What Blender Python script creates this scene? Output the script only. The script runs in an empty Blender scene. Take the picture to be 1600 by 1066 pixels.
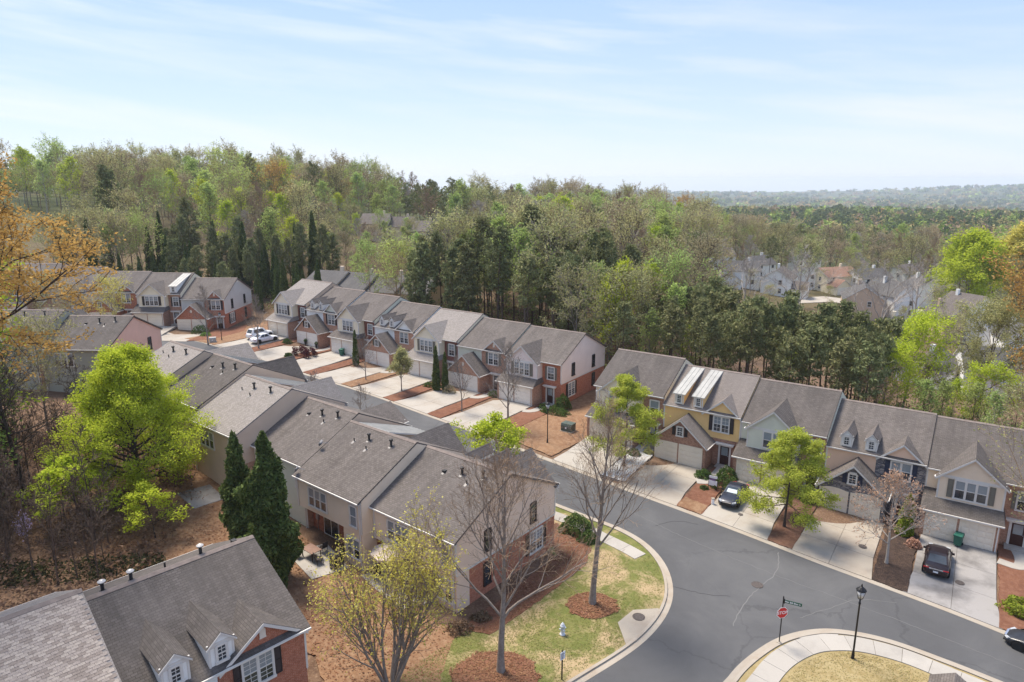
import bpy, bmesh, math, random
import numpy as np
from mathutils import Vector, Matrix
from mathutils.geometry import delaunay_2d_cdt

SC = bpy.context.scene
COL = SC.collection
PI = math.pi
# ------------------------------------------------------------------ camera
CAMZ = 31.35
cam_d = bpy.data.cameras.new('camera')
cam = bpy.data.objects.new('camera', cam_d)
COL.objects.link(cam)
cam.location = (0, 0, CAMZ)
cam.rotation_euler = (math.radians(90 - 13.149), 0, 0)
cam_d.sensor_width = 36.0
cam_d.lens = 24.082
cam_d.clip_start = 0.5
cam_d.clip_end = 30000
SC.camera = cam
# ------------------------------------------------------------------ sun and sky
SUN_EL, SUN_AZ = math.radians(62), math.radians(-42)      # azimuth from +Y towards +X
SDIR = (math.cos(SUN_EL) * math.sin(SUN_AZ), math.cos(SUN_EL) * math.cos(SUN_AZ), math.sin(SUN_EL))
W = bpy.data.worlds.new('World')
SC.world = W
W.use_nodes = True
nt = W.node_tree
nt.nodes.clear()
def N(tree, typ, **kw):
    n = tree.nodes.new(typ)
    for k, v in kw.items():
        if k == 'inp':
            for i, x in v.items(): n.inputs[i].default_value = x
        else: setattr(n, k, v)
    return n
wo = N(nt, 'ShaderNodeOutputWorld')
bg = N(nt, 'ShaderNodeBackground', inp={'Strength': 0.17})
sky = N(nt, 'ShaderNodeTexSky', sky_type='NISHITA', sun_disc=False, sun_elevation=SUN_EL, sun_rotation=SUN_AZ)
sky.altitude = 300; sky.air_density = 1.0; sky.dust_density = 0.2; sky.ozone_density = 1.6
# thin streaks of cirrus, a function of direction only
tc = N(nt, 'ShaderNodeTexCoord')
sp = N(nt, 'ShaderNodeSeparateXYZ')
nt.links.new(tc.outputs['Generated'], sp.inputs[0])
def M2(tree, op, a, b=None, c=None):
    m = N(tree, 'ShaderNodeMath', operation=op)
    for i, x in enumerate((a, b, c)):
        if x is None: continue
        if isinstance(x, (int, float)): m.inputs[i].default_value = x
        else: tree.links.new(x, m.inputs[i])
    return m.outputs[0]
az = M2(nt, 'ARCTAN2', sp.outputs[0], sp.outputs[1])
el = M2(nt, 'ARCSINE', sp.outputs[2])
cx = N(nt, 'ShaderNodeCombineXYZ')
nt.links.new(M2(nt, 'MULTIPLY', az, 2.6), cx.inputs[0])
nt.links.new(M2(nt, 'MULTIPLY', M2(nt, 'ADD', el, M2(nt, 'MULTIPLY', az, 0.10)), 24.0), cx.inputs[1])
def noise(tree, vec, scale, detail=5, rough=.55, lac=2.0, dist=0.0):
    n = N(tree, 'ShaderNodeTexNoise', inp={'Scale': scale, 'Detail': detail, 'Roughness': rough, 'Lacunarity': lac, 'Distortion': dist})
    if vec is not None: tree.links.new(vec, n.inputs['Vector'])
    return n
def ramp(tree, fac, stops):
    r = N(tree, 'ShaderNodeValToRGB')
    e = r.color_ramp.elements
    while len(e) < len(stops): e.new(0.5)
    for i, (p, c) in enumerate(stops):
        e[i].position = p; e[i].color = c if len(c) == 4 else (*c, 1)
    tree.links.new(fac, r.inputs[0])
    return r.outputs[0]
cn = noise(nt, cx.outputs[0], 1.0, 6, .55, 2.1, .25)
cf = ramp(nt, cn.outputs[0], [(0.44, (0, 0, 0)), (0.70, (1, 1, 1))])
cn2 = noise(nt, cx.outputs[0], 0.33, 3, .5)
cf2 = ramp(nt, cn2.outputs[0], [(0.35, (0.12, 0.12, 0.12)), (0.7, (1, 1, 1))])
cl = M2(nt, 'MULTIPLY', M2(nt, 'MULTIPLY', cf, cf2), 0.9)
veil = N(nt, 'ShaderNodeMix', data_type='RGBA'); veil.inputs[0].default_value = .92      # thin high cloud over the whole sky
vg = ramp(nt, M2(nt, 'ABSOLUTE', el), [(0.0, (1.80, 1.97, 2.26)), (.10, (1.50, 1.80, 2.42)), (.26, (1.10, 1.52, 2.55)), (.7, (1.12, 1.5, 2.45))])
nt.links.new(sky.outputs[0], veil.inputs[6]); nt.links.new(vg, veil.inputs[7])
mx = N(nt, 'ShaderNodeMix', data_type='RGBA')
nt.links.new(cl, mx.inputs[0]); nt.links.new(veil.outputs[2], mx.inputs[6])
# cirrus is brighter towards the sun
dt_ = N(nt, 'ShaderNodeVectorMath', operation='DOT_PRODUCT'); nt.links.new(tc.outputs['Generated'], dt_.inputs[0]); dt_.inputs[1].default_value = SDIR
fw = M2(nt, 'POWER', M2(nt, 'MAXIMUM', dt_.outputs['Value'], 0.0), 6.0)
cb = N(nt, 'ShaderNodeMix', data_type='RGBA'); nt.links.new(fw, cb.inputs[0]); cb.inputs[6].default_value = (2.4, 2.45, 2.6, 1); cb.inputs[7].default_value = (8.5, 8.3, 8.0, 1)
nt.links.new(cb.outputs[2], mx.inputs[7])
nt.links.new(mx.outputs[2], bg.inputs[0]); nt.links.new(bg.outputs[0], wo.inputs[0])
sun_d = bpy.data.lights.new('sun', 'SUN')
sun = bpy.data.objects.new('sun', sun_d)
COL.objects.link(sun)
sdir = Vector((math.cos(SUN_EL) * math.sin(SUN_AZ), math.cos(SUN_EL) * math.cos(SUN_AZ), math.sin(SUN_EL)))
sun.rotation_euler = sdir.to_track_quat('Z', 'Y').to_euler()
sun.location = (0, 0, 120)
sun_d.energy = 2.8
sun_d.angle = math.radians(20)
sun_d.color = (1.0, 0.90, 0.77)
SC.view_settings.view_transform = 'Standard'
SC.view_settings.look = 'None'
SC.view_settings.exposure = 1.27
SC.view_settings.gamma = 1.0
SC.cycles.max_bounces = 6
SC.cycles.diffuse_bounces = 4
SC.cycles.glossy_bounces = 2
SC.cycles.transmission_bounces = 3
SC.cycles.volume_bounces = 1
SC.cycles.transparent_max_bounces = 4
SC.cycles.caustics_reflective = False
SC.cycles.caustics_refractive = False

# ------------------------------------------------------------------ helpers: materials
MATS = {}
def new_mat(name):
    m = bpy.data.materials.new(name); m.use_nodes = True
    t = m.node_tree; b = t.nodes['Principled BSDF']
    MATS[name] = m
    return m, t, b
def C3(c): return (c[0], c[1], c[2], 1)
def mixc(t, fac, a, b):
    m = N(t, 'ShaderNodeMix', data_type='RGBA')
    for i, x in ((0, fac), (6, a), (7, b)):
        if isinstance(x, (int, float)): m.inputs[i].default_value = x
        elif isinstance(x, tuple): m.inputs[i].default_value = C3(x)
        else: t.links.new(x, m.inputs[i])
    return m.outputs[2]
def bump(t, b, h, dist=.02, strength=.5):
    n = N(t, 'ShaderNodeBump', inp={'Strength': strength, 'Distance': dist})
    t.links.new(h, n.inputs['Height']); t.links.new(n.outputs[0], b.inputs['Normal'])
def plain(name, col, rough=.6, metal=0., var=.12, scale=3., spec=.35):
    """painted or moulded surface with slight uneven wear"""
    m, t, b = new_mat(name)
    g = N(t, 'ShaderNodeNewGeometry')
    n = noise(t, g.outputs['Position'], scale, 5, .6)
    lo = tuple(c * (1 - var) for c in col); hi = tuple(min(1, c * (1 + var)) for c in col)
    t.links.new(ramp(t, n.outputs[0], [(.3, lo), (.7, hi)]), b.inputs['Base Color'])
    b.inputs['Roughness'].default_value = rough; b.inputs['Metallic'].default_value = metal
    b.inputs['Specular IOR Level'].default_value = spec
    return m
def shingle(name, c1, c2, stain=(.0, .0, .0), sf=.25, light=(.3, .28, .26)):
    m, t, b = new_mat(name)
    uv = N(t, 'ShaderNodeUVMap')
    br = N(t, 'ShaderNodeTexBrick', offset=.5, inp={'Color1': C3(c1), 'Color2': C3(c2), 'Mortar': C3(tuple(c * .45 for c in c1)), 'Scale': 1.0,
        'Mortar Size': .012, 'Mortar Smooth': .4, 'Bias': 0.0, 'Brick Width': .30, 'Row Height': .155})
    t.links.new(uv.outputs[0], br.inputs['Vector'])
    g = N(t, 'ShaderNodeNewGeometry')
    n1 = noise(t, g.outputs['Position'], .45, 5, .6)
    mp = N(t, 'ShaderNodeMapping', inp={'Scale': (1.3, .16, 1)})
    t.links.new(uv.outputs[0], mp.inputs[0])
    n2 = noise(t, mp.outputs[0], 1.2, 5, .65)
    n3 = noise(t, uv.outputs[0], 9., 3, .6)
    c = mixc(t, M2(t, 'MULTIPLY', ramp(t, n1.outputs[0], [(.38, (0, 0, 0)), (.66, (1, 1, 1))]), .35), br.outputs[0], light)
    c = mixc(t, M2(t, 'MULTIPLY', ramp(t, n2.outputs[0], [(.42, (0, 0, 0)), (.7, (1, 1, 1))]), sf * 2.2), c, stain)
    c = mixc(t, M2(t, 'MULTIPLY', n3.outputs[0], .35), c, tuple(x * .6 for x in c1))
    t.links.new(c, b.inputs['Base Color'])
    b.inputs['Roughness'].default_value = .92; b.inputs['Specular IOR Level'].default_value = .2
    bump(t, b, br.outputs['Fac'], -.012, .6)
    return m
def brick(name, c1, c2, mort=(.42, .38, .34)):
    m, t, b = new_mat(name)
    uv = N(t, 'ShaderNodeUVMap')
    br = N(t, 'ShaderNodeTexBrick', offset=.5, inp={'Color1': C3(c1), 'Color2': C3(c2), 'Mortar': C3(mort), 'Scale': 1.0,
        'Mortar Size': .009, 'Mortar Smooth': .2, 'Bias': -.1, 'Brick Width': .22, 'Row Height': .081})
    t.links.new(uv.outputs[0], br.inputs['Vector'])
    n = noise(t, uv.outputs[0], .6, 4, .6)
    n2 = noise(t, uv.outputs[0], 4.6, 3, .7)
    c = mixc(t, M2(t, 'MULTIPLY', ramp(t, n2.outputs[0], [(.45, (0, 0, 0)), (.62, (1, 1, 1))]), .55), br.outputs[0], tuple(x * .5 for x in c1))
    c = mixc(t, M2(t, 'MULTIPLY', n.outputs[0], .3), c, tuple(min(1, x * 1.5) for x in c2))
    t.links.new(c, b.inputs['Base Color'])
    b.inputs['Roughness'].default_value = .9; b.inputs['Specular IOR Level'].default_value = .2
    bump(t, b, br.outputs['Fac'], -.01, .7)
    return m
def ground_mat(name, cols, scales=(.25, 2.2, 11.), rough=.95, bd=.05, bs=.5):
    """three noise scales mixed: patches, clumps, litter. cols = dark, mid, light, fleck"""
    m, t, b = new_mat(name)
    g = N(t, 'ShaderNodeNewGeometry'); P = g.outputs['Position']
    a = noise(t, P, scales[0], 4, .6); c_ = noise(t, P, scales[1], 6, .65); f = noise(t, P, scales[2], 4, .7)
    col = mixc(t, ramp(t, a.outputs[0], [(.36, (0, 0, 0)), (.64, (1, 1, 1))]), cols[0], cols[1])
    col = mixc(t, M2(t, 'MULTIPLY', ramp(t, c_.outputs[0], [(.42, (0, 0, 0)), (.66, (1, 1, 1))]), .75), col, cols[2])
    col = mixc(t, M2(t, 'MULTIPLY', ramp(t, f.outputs[0], [(.5, (0, 0, 0)), (.68, (1, 1, 1))]), .7), col, cols[3])
    t.links.new(col, b.inputs['Base Color'])
    b.inputs['Roughness'].default_value = rough; b.inputs['Specular IOR Level'].default_value = .15
    bump(t, b, M2(t, 'ADD', f.outputs[0], c_.outputs[0]), bd, bs)
    return m
def leaf_mat(name, cols, trans=.35, hue=.04, sat=1.0, val=.3):
    """leaves: every island (leaf) its own tint, every tree (object) its own tint"""
    m, t, b = new_mat(name)
    t.nodes.remove(b)
    out = t.nodes['Material Output']
    g = N(t, 'ShaderNodeNewGeometry'); oi = N(t, 'ShaderNodeObjectInfo')
    st = [(i / max(1, len(cols) - 1), c) for i, c in enumerate(cols)]
    c = ramp(t, g.outputs['Random Per Island'], st)
    hs = N(t, 'ShaderNodeHueSaturation', inp={'Saturation': sat})
    t.links.new(M2(t, 'ADD', M2(t, 'MULTIPLY', oi.outputs['Random'], hue), .5 - hue / 2), hs.inputs['Hue'])
    r2 = N(t, 'ShaderNodeTexWhiteNoise', noise_dimensions='1D'); t.links.new(oi.outputs['Random'], r2.inputs['W'])
    t.links.new(M2(t, 'ADD', M2(t, 'MULTIPLY', r2.outputs['Value'], val), 1 - val / 2), hs.inputs['Value'])
    t.links.new(c, hs.inputs['Color'])
    d = N(t, 'ShaderNodeBsdfDiffuse'); tr = N(t, 'ShaderNodeBsdfTranslucent'); mxs = N(t, 'ShaderNodeMixShader', inp={0: trans})
    t.links.new(hs.outputs[0], d.inputs[0]); t.links.new(hs.outputs[0], tr.inputs[0])
    t.links.new(d.outputs[0], mxs.inputs[1]); t.links.new(tr.outputs[0], mxs.inputs[2]); t.links.new(mxs.outputs[0], out.inputs[0])
    return m

# ------------------------------------------------------------------ helpers: objects and meshes
def tag(o, label=None, cat=None, group=None, kind=None):
    if label: o['label'] = label
    if cat: o['category'] = cat
    if group: o['group'] = group
    if kind: o['kind'] = kind
    return o
def empty(name, loc=(0, 0, 0), rz=0., label=None, cat=None, group=None):
    o = bpy.data.objects.new(name, None); COL.objects.link(o)
    o.location = loc; o.rotation_euler = (0, 0, rz); o.empty_display_size = .3
    return tag(o, label, cat, group)
def inst(name, mesh, parent=None, loc=None, rz=None):
    o = bpy.data.objects.new(name, mesh); COL.objects.link(o)
    if parent: o.parent = parent
    if loc is not None: o.location = loc
    if rz is not None: o.rotation_euler = (0, 0, rz)
    return o
class MB:
    """collects faces of one mesh; UVs in metres follow each face's own plane"""
    def __init__(s): s.v = []; s.f = []; s.m = []; s.flip = None
    def add(s, pts, faces, mi=0):
        k = len(s.v); s.v += [tuple(p) for p in pts]
        for f in faces: s.f.append([k + i for i in f]); s.m.append(mi)
    def quad(s, a, b, c, d, mi=0): s.add((a, b, c, d), ((0, 1, 2, 3),), mi)
    def tri(s, a, b, c, mi=0): s.add((a, b, c), ((0, 1, 2),), mi)
    def poly(s, pts, mi=0): s.add(pts, (tuple(range(len(pts))),), mi)
    def box(s, x0, x1, y0, y1, z0, z1, mi=0):
        if x0 > x1: x0, x1 = x1, x0
        if y0 > y1: y0, y1 = y1, y0
        p = [(x, y, z) for z in (z0, z1) for y in (y0, y1) for x in (x0, x1)]
        s.add(p, ((0, 2, 3, 1), (4, 5, 7, 6), (0, 1, 5, 4), (2, 6, 7, 3), (0, 4, 6, 2), (1, 3, 7, 5)), mi)
    def slab(s, pts, th, mi=0, mside=None):
        """sheet of thickness th hung under the polygon pts"""
        a = [Vector(p) for p in pts]
        n = (a[1] - a[0]).cross(a[2] - a[0]).normalized()
        if n.z < 0: a = a[::-1]; n = -n
        lo = [p - n * th for p in a]; k = len(a)
        s.add(a, (tuple(range(k)),), mi)
        s.add(lo[::-1], (tuple(range(k)),), mi if mside is None else mside)
        for i in range(k):
            j = (i + 1) % k
            s.quad(lo[i], lo[j], a[j], a[i], mi if mside is None else mside)
    def tube(s, pts, rads, n=6, mi=0, cap=True):
        pts = [Vector(p) for p in pts]; rings = []
        for i, p in enumerate(pts):
            d = (pts[min(i + 1, len(pts) - 1)] - pts[max(i - 1, 0)])
            if d.length < 1e-9: d = Vector((0, 0, 1))
            d.normalize()
            u = d.cross(Vector((0, 0, 1)) if abs(d.z) < .95 else Vector((1, 0, 0))).normalized(); w = d.cross(u)
            r = rads[i] if hasattr(rads, '__len__') else rads
            rings.append([p + (u * math.cos(2 * PI * k / n) + w * math.sin(2 * PI * k / n)) * r for k in range(n)])
        b = len(s.v)
        for r in rings: s.v += [tuple(q) for q in r]
        for i in range(len(rings) - 1):
            for k in range(n):
                s.f.append([b + i * n + k, b + i * n + (k + 1) % n, b + (i + 1) * n + (k + 1) % n, b + (i + 1) * n + k]); s.m.append(mi)
        if cap:
            s.f.append([b + k for k in range(n)][::-1]); s.m.append(mi)
            s.f.append([b + (len(rings) - 1) * n + k for k in range(n)]); s.m.append(mi)
    def lathe(s, prof, n=16, c=(0, 0, 0), mi=0):
        b = len(s.v)
        for r, z in prof:
            for k in range(n): s.v.append((c[0] + r * math.cos(2 * PI * k / n), c[1] + r * math.sin(2 * PI * k / n), c[2] + z))
        for i in range(len(prof) - 1):
            for k in range(n):
                s.f.append([b + i * n + k, b + i * n + (k + 1) % n, b + (i + 1) * n + (k + 1) % n, b + (i + 1) * n + k]); s.m.append(mi)
        s.f.append([b + k for k in range(n)][::-1]); s.m.append(mi)
        s.f.append([b + (len(prof) - 1) * n + k for k in range(n)]); s.m.append(mi)
    def mirror(s, w):
        s.v = [(w - x, y, z) for x, y, z in s.v]; s.f = [f[::-1] for f in s.f]
    def mesh(s, name, mats, smooth=False, uv=True):
        me = bpy.data.meshes.new(name)
        me.from_pydata(s.v, [], s.f)
        mats = mats if isinstance(mats, (list, tuple)) else [mats]
        for m in mats: me.materials.append(m)
        if len(mats) > 1: me.polygons.foreach_set('material_index', s.m)
        if smooth: me.polygons.foreach_set('use_smooth', [True] * len(s.f))
        if uv and s.f:
            l = me.uv_layers.new(name='UVMap').data
            for p in me.polygons:
                n = p.normal
                if abs(n.z) > .99: t = Vector((1, 0, 0)); w = Vector((0, 1, 0))
                else: t = Vector((-n.y, n.x, 0)).normalized(); w = n.cross(t)
                for li in p.loop_indices:
                    q = me.vertices[me.loops[li].vertex_index].co
                    l[li].uv = (q.dot(t), q.dot(w))
        me.update()
        return me
    def obj(s, name, mats, parent=None, smooth=False, loc=None, rz=None, uv=True):
        return inst(name, s.mesh(name, mats, smooth, uv), parent, loc, rz)
def np_mesh(name, verts, faces, mats, mi=None, smooth=False):
    """fast mesh from numpy: faces all of one size, or a list of such arrays"""
    me = bpy.data.meshes.new(name)
    if not isinstance(faces, list): faces = [faces]
    faces = [f for f in faces if len(f)]
    nl = sum(f.size for f in faces); nf = sum(len(f) for f in faces)
    me.vertices.add(len(verts)); me.vertices.foreach_set('co', np.asarray(verts, np.float32).ravel())
    me.loops.add(nl); me.loops.foreach_set('vertex_index', np.concatenate([f.ravel() for f in faces]).astype(np.int32))
    me.polygons.add(nf)
    tot = np.concatenate([np.full(len(f), f.shape[1]) for f in faces]); st = np.concatenate([[0], np.cumsum(tot)[:-1]])
    me.polygons.foreach_set('loop_start', st.astype(np.int32)); me.polygons.foreach_set('loop_total', tot.astype(np.int32))
    mats = mats if isinstance(mats, (list, tuple)) else [mats]
    for m in mats: me.materials.append(m)
    if mi is not None: me.polygons.foreach_set('material_index', np.asarray(mi, np.int32))
    me.polygons.foreach_set('use_smooth', [bool(smooth)] * nf)
    me.update(calc_edges=True); me.validate()
    return me

# ------------------------------------------------------------------ the lie of the land
ROW = {  # name: origin, heading of the row (degrees), unit boundaries, slab heights, setbacks
 'R': ((9.769, 75.767), -34.539, [0, 8.27, 16.65, 24.8, 33.15, 41.4], [3.00, 2.31, 2.06, 1.24, 1.08], [0] * 5),
 'M': ((-41.361, 118.693), -35.283, [0, 8.07, 16.27, 24.42, 32.92, 41.24, 49.74, 58.43], [5.5, 4.82, 4.59, 3.90, 3.65, 3.15, 2.93], [0] * 7),
 'N': ((-41.93, 72.41), -38.928, [0, 7.38, 15.06, 23.19, 30.9, 39.3, 48.07], [5.02, 4.53, 3.76, 2.60, 2.15, 1.55], [-1.06, .05, -.87, .75, -.1, 1.0]),
 'L': ((-92.9, 123.9), -1.98, [0, 8.3, 16.4, 24.7, 32.85, 40.8], [7.6, 7.0, 6.21, 5.94, 5.03], [0] * 5),
 'K': ((-75.0, 82.75), -2.73, [0, 8.4, 16.9, 25.4], [6.9, 6.55, 5.75], [-1., -.6, 0]),
 'F': ((-23.48, 20.41), 45.87, [0, 8.3, 17.4], [3.27, 2.2], [-.9, 0.]),
}
DEPTH, EH, RH = 11.85, 5.54, 3.02
def row_axes(r):
    o, a = ROW[r][0], math.radians(ROW[r][1])
    return np.array(o), np.array([math.cos(a), math.sin(a)]), np.array([-math.sin(a), math.cos(a)])
def base_plane(x, y): return -.02694 * x + .03063 * y + .5584
_cp = []
for r_, (o_, a_, b_, z_, s_) in ROW.items():
    O_, U_, V_ = row_axes(r_)
    for i_, zz in enumerate(z_):
        for vv in (0., DEPTH):
            p_ = O_ + U_ * (b_[i_] + b_[i_ + 1]) / 2 + V_ * (vv + s_[i_])
            _cp.append((p_[0], p_[1], zz - .12 - base_plane(*p_)))
_cp = np.array(_cp)
def sstep(a, b, x):
    t = np.clip((x - a) / (b - a), 0, 1); return t * t * (3 - 2 * t)
def vnoise(x, y, s, seed=0):
    x = np.asarray(x, float) / s + seed * 17.3; y = np.asarray(y, float) / s - seed * 9.1
    xi = np.floor(x); yi = np.floor(y); fx = x - xi; fy = y - yi
    fx = fx * fx * (3 - 2 * fx); fy = fy * fy * (3 - 2 * fy)
    h = lambda a, b: (np.sin(a * 127.1 + b * 311.7 + seed * 7.7) * 43758.5453) % 1.0
    return (h(xi, yi) * (1 - fx) + h(xi + 1, yi) * fx) * (1 - fy) + (h(xi, yi + 1) * (1 - fx) + h(xi + 1, yi + 1) * fx) * fy
def gz(x, y):
    x = np.asarray(x, float); y = np.asarray(y, float)
    z = base_plane(x, y)
    sw = 0.; sd = 0.
    for cx_, cy_, d_ in _cp:
        w = np.exp(-((x - cx_) ** 2 + (y - cy_) ** 2) / (2 * 5.2 ** 2)); sw = sw + w; sd = sd + w * d_
    z = z + sd / (sw + .25)
    d = np.hypot(x, y); t = x / np.maximum(np.abs(y), 1)
    # wooded rise behind the far rows on the left
    hill = 9 * sstep(140, 260, d) * sstep(.02, -.38, t) * (y > 0)
    # valley behind the right-hand row
    q = (x - 9.77) * .567 + (y - 75.77) * .8237                   # distance behind its front line
    val = -8.5 * sstep(18, 85, q) * sstep(.10, .42, t) * (y > 0)
    near = z + hill + val
    far = -14 - 60 * sstep(450, 2600, d) + sstep(3300, 6000, d) * (6 + 62 * sstep(.36, .80, t)) + (vnoise(x, y, 420, 3) - .5) * 24 * sstep(350, 900, d) + (vnoise(x, y, 1500, 5) - .5) * 34 * sstep(2000, 5000, d)
    far = np.where(d > 2000, far, far)
    k = sstep(0, 1, (d - 270 - 180 * sstep(.0, -.35, t)) / (290 + 100 * sstep(.0, -.35, t)))
    near_c = np.clip(near, -30, 26)
    return near_c * (1 - k) + far * k
def g1(x, y): return float(gz(x, y))
# ------------------------------------------------------------------ materials
forest_floor = ground_mat('forest_floor', ((.095, .056, .036), (.145, .088, .056), (.195, .125, .082), (.27, .19, .125)), (.12, 1.1, 7.))
t = forest_floor.node_tree; b = t.nodes['Principled BSDF']
g_ = N(t, 'ShaderNodeNewGeometry')
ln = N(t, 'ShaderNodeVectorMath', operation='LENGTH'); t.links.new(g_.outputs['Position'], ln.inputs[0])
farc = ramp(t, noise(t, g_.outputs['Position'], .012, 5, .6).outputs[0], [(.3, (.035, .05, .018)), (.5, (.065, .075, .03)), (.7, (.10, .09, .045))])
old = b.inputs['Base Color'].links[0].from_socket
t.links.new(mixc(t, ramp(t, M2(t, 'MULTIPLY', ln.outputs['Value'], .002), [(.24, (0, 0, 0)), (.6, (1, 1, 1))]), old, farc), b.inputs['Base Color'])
mulch = ground_mat('pine_straw', ((.135, .060, .036), (.19, .088, .054), (.24, .122, .078), (.095, .042, .027)), (.35, 2.6, 16.))
mulch_tan = ground_mat('faded_straw', ((.17, .09, .05), (.24, .14, .078), (.31, .205, .125), (.12, .065, .04)), (.35, 2.6, 16.), bd=.015)
mulch_brown = ground_mat('brown_mulch', ((.10, .05, .035), (.14, .075, .05), (.19, .11, .075), (.06, .03, .02)), (.5, 3., 14.))
mulch_black = ground_mat('black_mulch', ((.028, .02, .017), (.05, .035, .028), (.075, .05, .04), (.13, .085, .06)), (.5, 3., 12.))
lawn_mat = ground_mat('patchy_lawn', ((.105, .125, .032), (.145, .155, .045), (.205, .19, .07), (.085, .10, .027)), (.3, 1.5, 15.))
t = lawn_mat.node_tree; b = t.nodes['Principled BSDF']; g_ = N(t, 'ShaderNodeNewGeometry')
pn = noise(t, g_.outputs['Position'], .30, 6, .68, 2.2, .5)
old = b.inputs['Base Color'].links[0].from_socket
t.links.new(mixc(t, ramp(t, pn.outputs[0], [(.47, (0, 0, 0)), (.60, (1, 1, 1))]), old, (.36, .27, .155)), b.inputs['Base Color'])
dry_lawn = ground_mat('dry_lawn', ((.27, .205, .095), (.32, .25, .125), (.37, .30, .165), (.20, .175, .065)), (.5, 2.0, 13.))
strip_lawn = ground_mat('strip_lawn', ((.22, .20, .062), (.30, .25, .09), (.36, .29, .12), (.15, .16, .045)), (.5, 2.0, 13.))
gravel_mat = ground_mat('white_gravel', ((.42, .42, .42), (.50, .50, .49), (.58, .58, .57), (.30, .30, .30)), (.8, 6., 20.))
def concrete(name, c, stain=.25, dark=(.22, .20, .18), sc=.5):
    m, t, b = new_mat(name); g = N(t, 'ShaderNodeNewGeometry'); P = g.outputs['Position']; oi = N(t, 'ShaderNodeObjectInfo')
    n1 = noise(t, P, sc, 6, .62, 2., .3); n2 = noise(t, P, 5., 5, .65); n3 = noise(t, P, 26., 3, .6)
    k = mixc(t, M2(t, 'MULTIPLY', ramp(t, n1.outputs[0], [(.44, (0, 0, 0)), (.7, (1, 1, 1))]), stain * 1.6), c, dark)
    k = mixc(t, M2(t, 'MULTIPLY', n2.outputs[0], .35), k, tuple(x * .8 for x in c))
    k = mixc(t, M2(t, 'MULTIPLY', n3.outputs[0], .2), k, tuple(min(1, x * 1.25) for x in c))
    hs = N(t, 'ShaderNodeHueSaturation'); t.links.new(k, hs.inputs['Color']); t.links.new(M2(t, 'ADD', M2(t, 'MULTIPLY', oi.outputs['Random'], .10), .95), hs.inputs['Value'])
    t.links.new(hs.outputs[0], b.inputs['Base Color']); b.inputs['Roughness'].default_value = .9; b.inputs['Specular IOR Level'].default_value = .25
    bump(t, b, n3.outputs[0], .01, .3)
    return m
conc = concrete('driveway_concrete', (.365, .335, .29), .5, (.27, .22, .17))
conc_tan = concrete('old_driveway_concrete', (.345, .305, .25), .45, (.24, .19, .145))
conc_grey = concrete('stained_driveway_concrete', (.29, .275, .26), .8, (.12, .112, .105), .35)
conc_walk = concrete('sidewalk_concrete', (.37, .345, .305), .35)
kerb_mat = concrete('kerb_concrete', (.345, .305, .25), .45, (.28, .22, .16), .9)
asph, t, b = new_mat('asphalt')
g_ = N(t, 'ShaderNodeNewGeometry'); P_ = g_.outputs['Position']
n1 = noise(t, P_, .16, 6, .6, 2., .6); n2 = noise(t, P_, 1.6, 5, .6); n3 = noise(t, P_, 30., 3, .7)
k = ramp(t, n1.outputs[0], [(.34, (.050, .051, .054)), (.5, (.067, .068, .071)), (.68, (.100, .100, .100))])
k = mixc(t, M2(t, 'MULTIPLY', n2.outputs[0], .3), k, (.085, .086, .089))
k = mixc(t, M2(t, 'MULTIPLY', n3.outputs[0], .4), k, (.16, .158, .155))
vo = N(t, 'ShaderNodeTexVoronoi', feature='DISTANCE_TO_EDGE', inp={'Scale': .13}); wp = N(t, 'ShaderNodeVectorMath', operation='ADD')
nd = noise(t, P_, .8, 4, .6); sc_ = N(t, 'ShaderNodeVectorMath', operation='SCALE', inp={'Scale': 1.6}); t.links.new(nd.outputs['Color'], sc_.inputs[0])
t.links.new(P_, wp.inputs[0]); t.links.new(sc_.outputs[0], wp.inputs[1]); t.links.new(wp.outputs[0], vo.inputs['Vector'])
crk = ramp(t, vo.outputs['Distance'], [(0.0, (1, 1, 1)), (.006, (1, 1, 1)), (.012, (0, 0, 0))])
crm = ramp(t, noise(t, P_, .11, 2, .5).outputs[0], [(.44, (0, 0, 0)), (.56, (1, 1, 1))])
k = mixc(t, M2(t, 'MULTIPLY', M2(t, 'MULTIPLY', crk, crm), .4), k, (.045, .045, .047))
t.links.new(k, b.inputs['Base Color']); b.inputs['Roughness'].default_value = .88; b.inputs['Specular IOR Level'].default_value = .3
bump(t, b, n3.outputs[0], .008, .4)
# roofs
roof_brown = shingle('roof_shingle_brown', (0.123, 0.107, 0.094), (0.186, 0.162, 0.147), (.075, .066, .062), .22, (.21, .185, .168))
roof_dark = shingle('roof_shingle_dark', (0.104, 0.092, 0.081), (0.153, 0.133, 0.122), (.062, .055, .051), .25, (.17, .15, .137))
roof_light = shingle('roof_shingle_light', (0.249, 0.224, 0.197), (0.339, 0.305, 0.282), (.17, .15, .14), .08, (.30, .27, .25))
roof_mid = shingle('roof_shingle_mid', (0.186, 0.163, 0.143), (0.243, 0.212, 0.194), (.12, .103, .095), .15, (.24, .21, .19))
roof_slate = shingle('roof_shingle_slate', (.105, .10, .098), (.135, .13, .125), (.07, .067, .065), .2, (.17, .165, .16))
roof_red = shingle('roof_shingle_terracotta', (.27, .165, .12), (.32, .20, .145), (.2, .1, .07), .2, (.4, .25, .18))
ROOFS = [roof_brown, roof_dark, roof_light, roof_mid]
ridge_mat = plain('ridge_cap', (.19, .155, .135), .9, var=.2)
brick_red = brick('brick_red', (.36, .115, .06), (.44, .155, .085), (.45, .33, .26))
brick_brown = brick('brick_brown', (.27, .13, .085), (.42, .22, .145), (.48, .40, .33))
brick_tan = brick('brick_rose', (.40, .20, .125), (.50, .28, .185), (.5, .42, .35))
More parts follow.
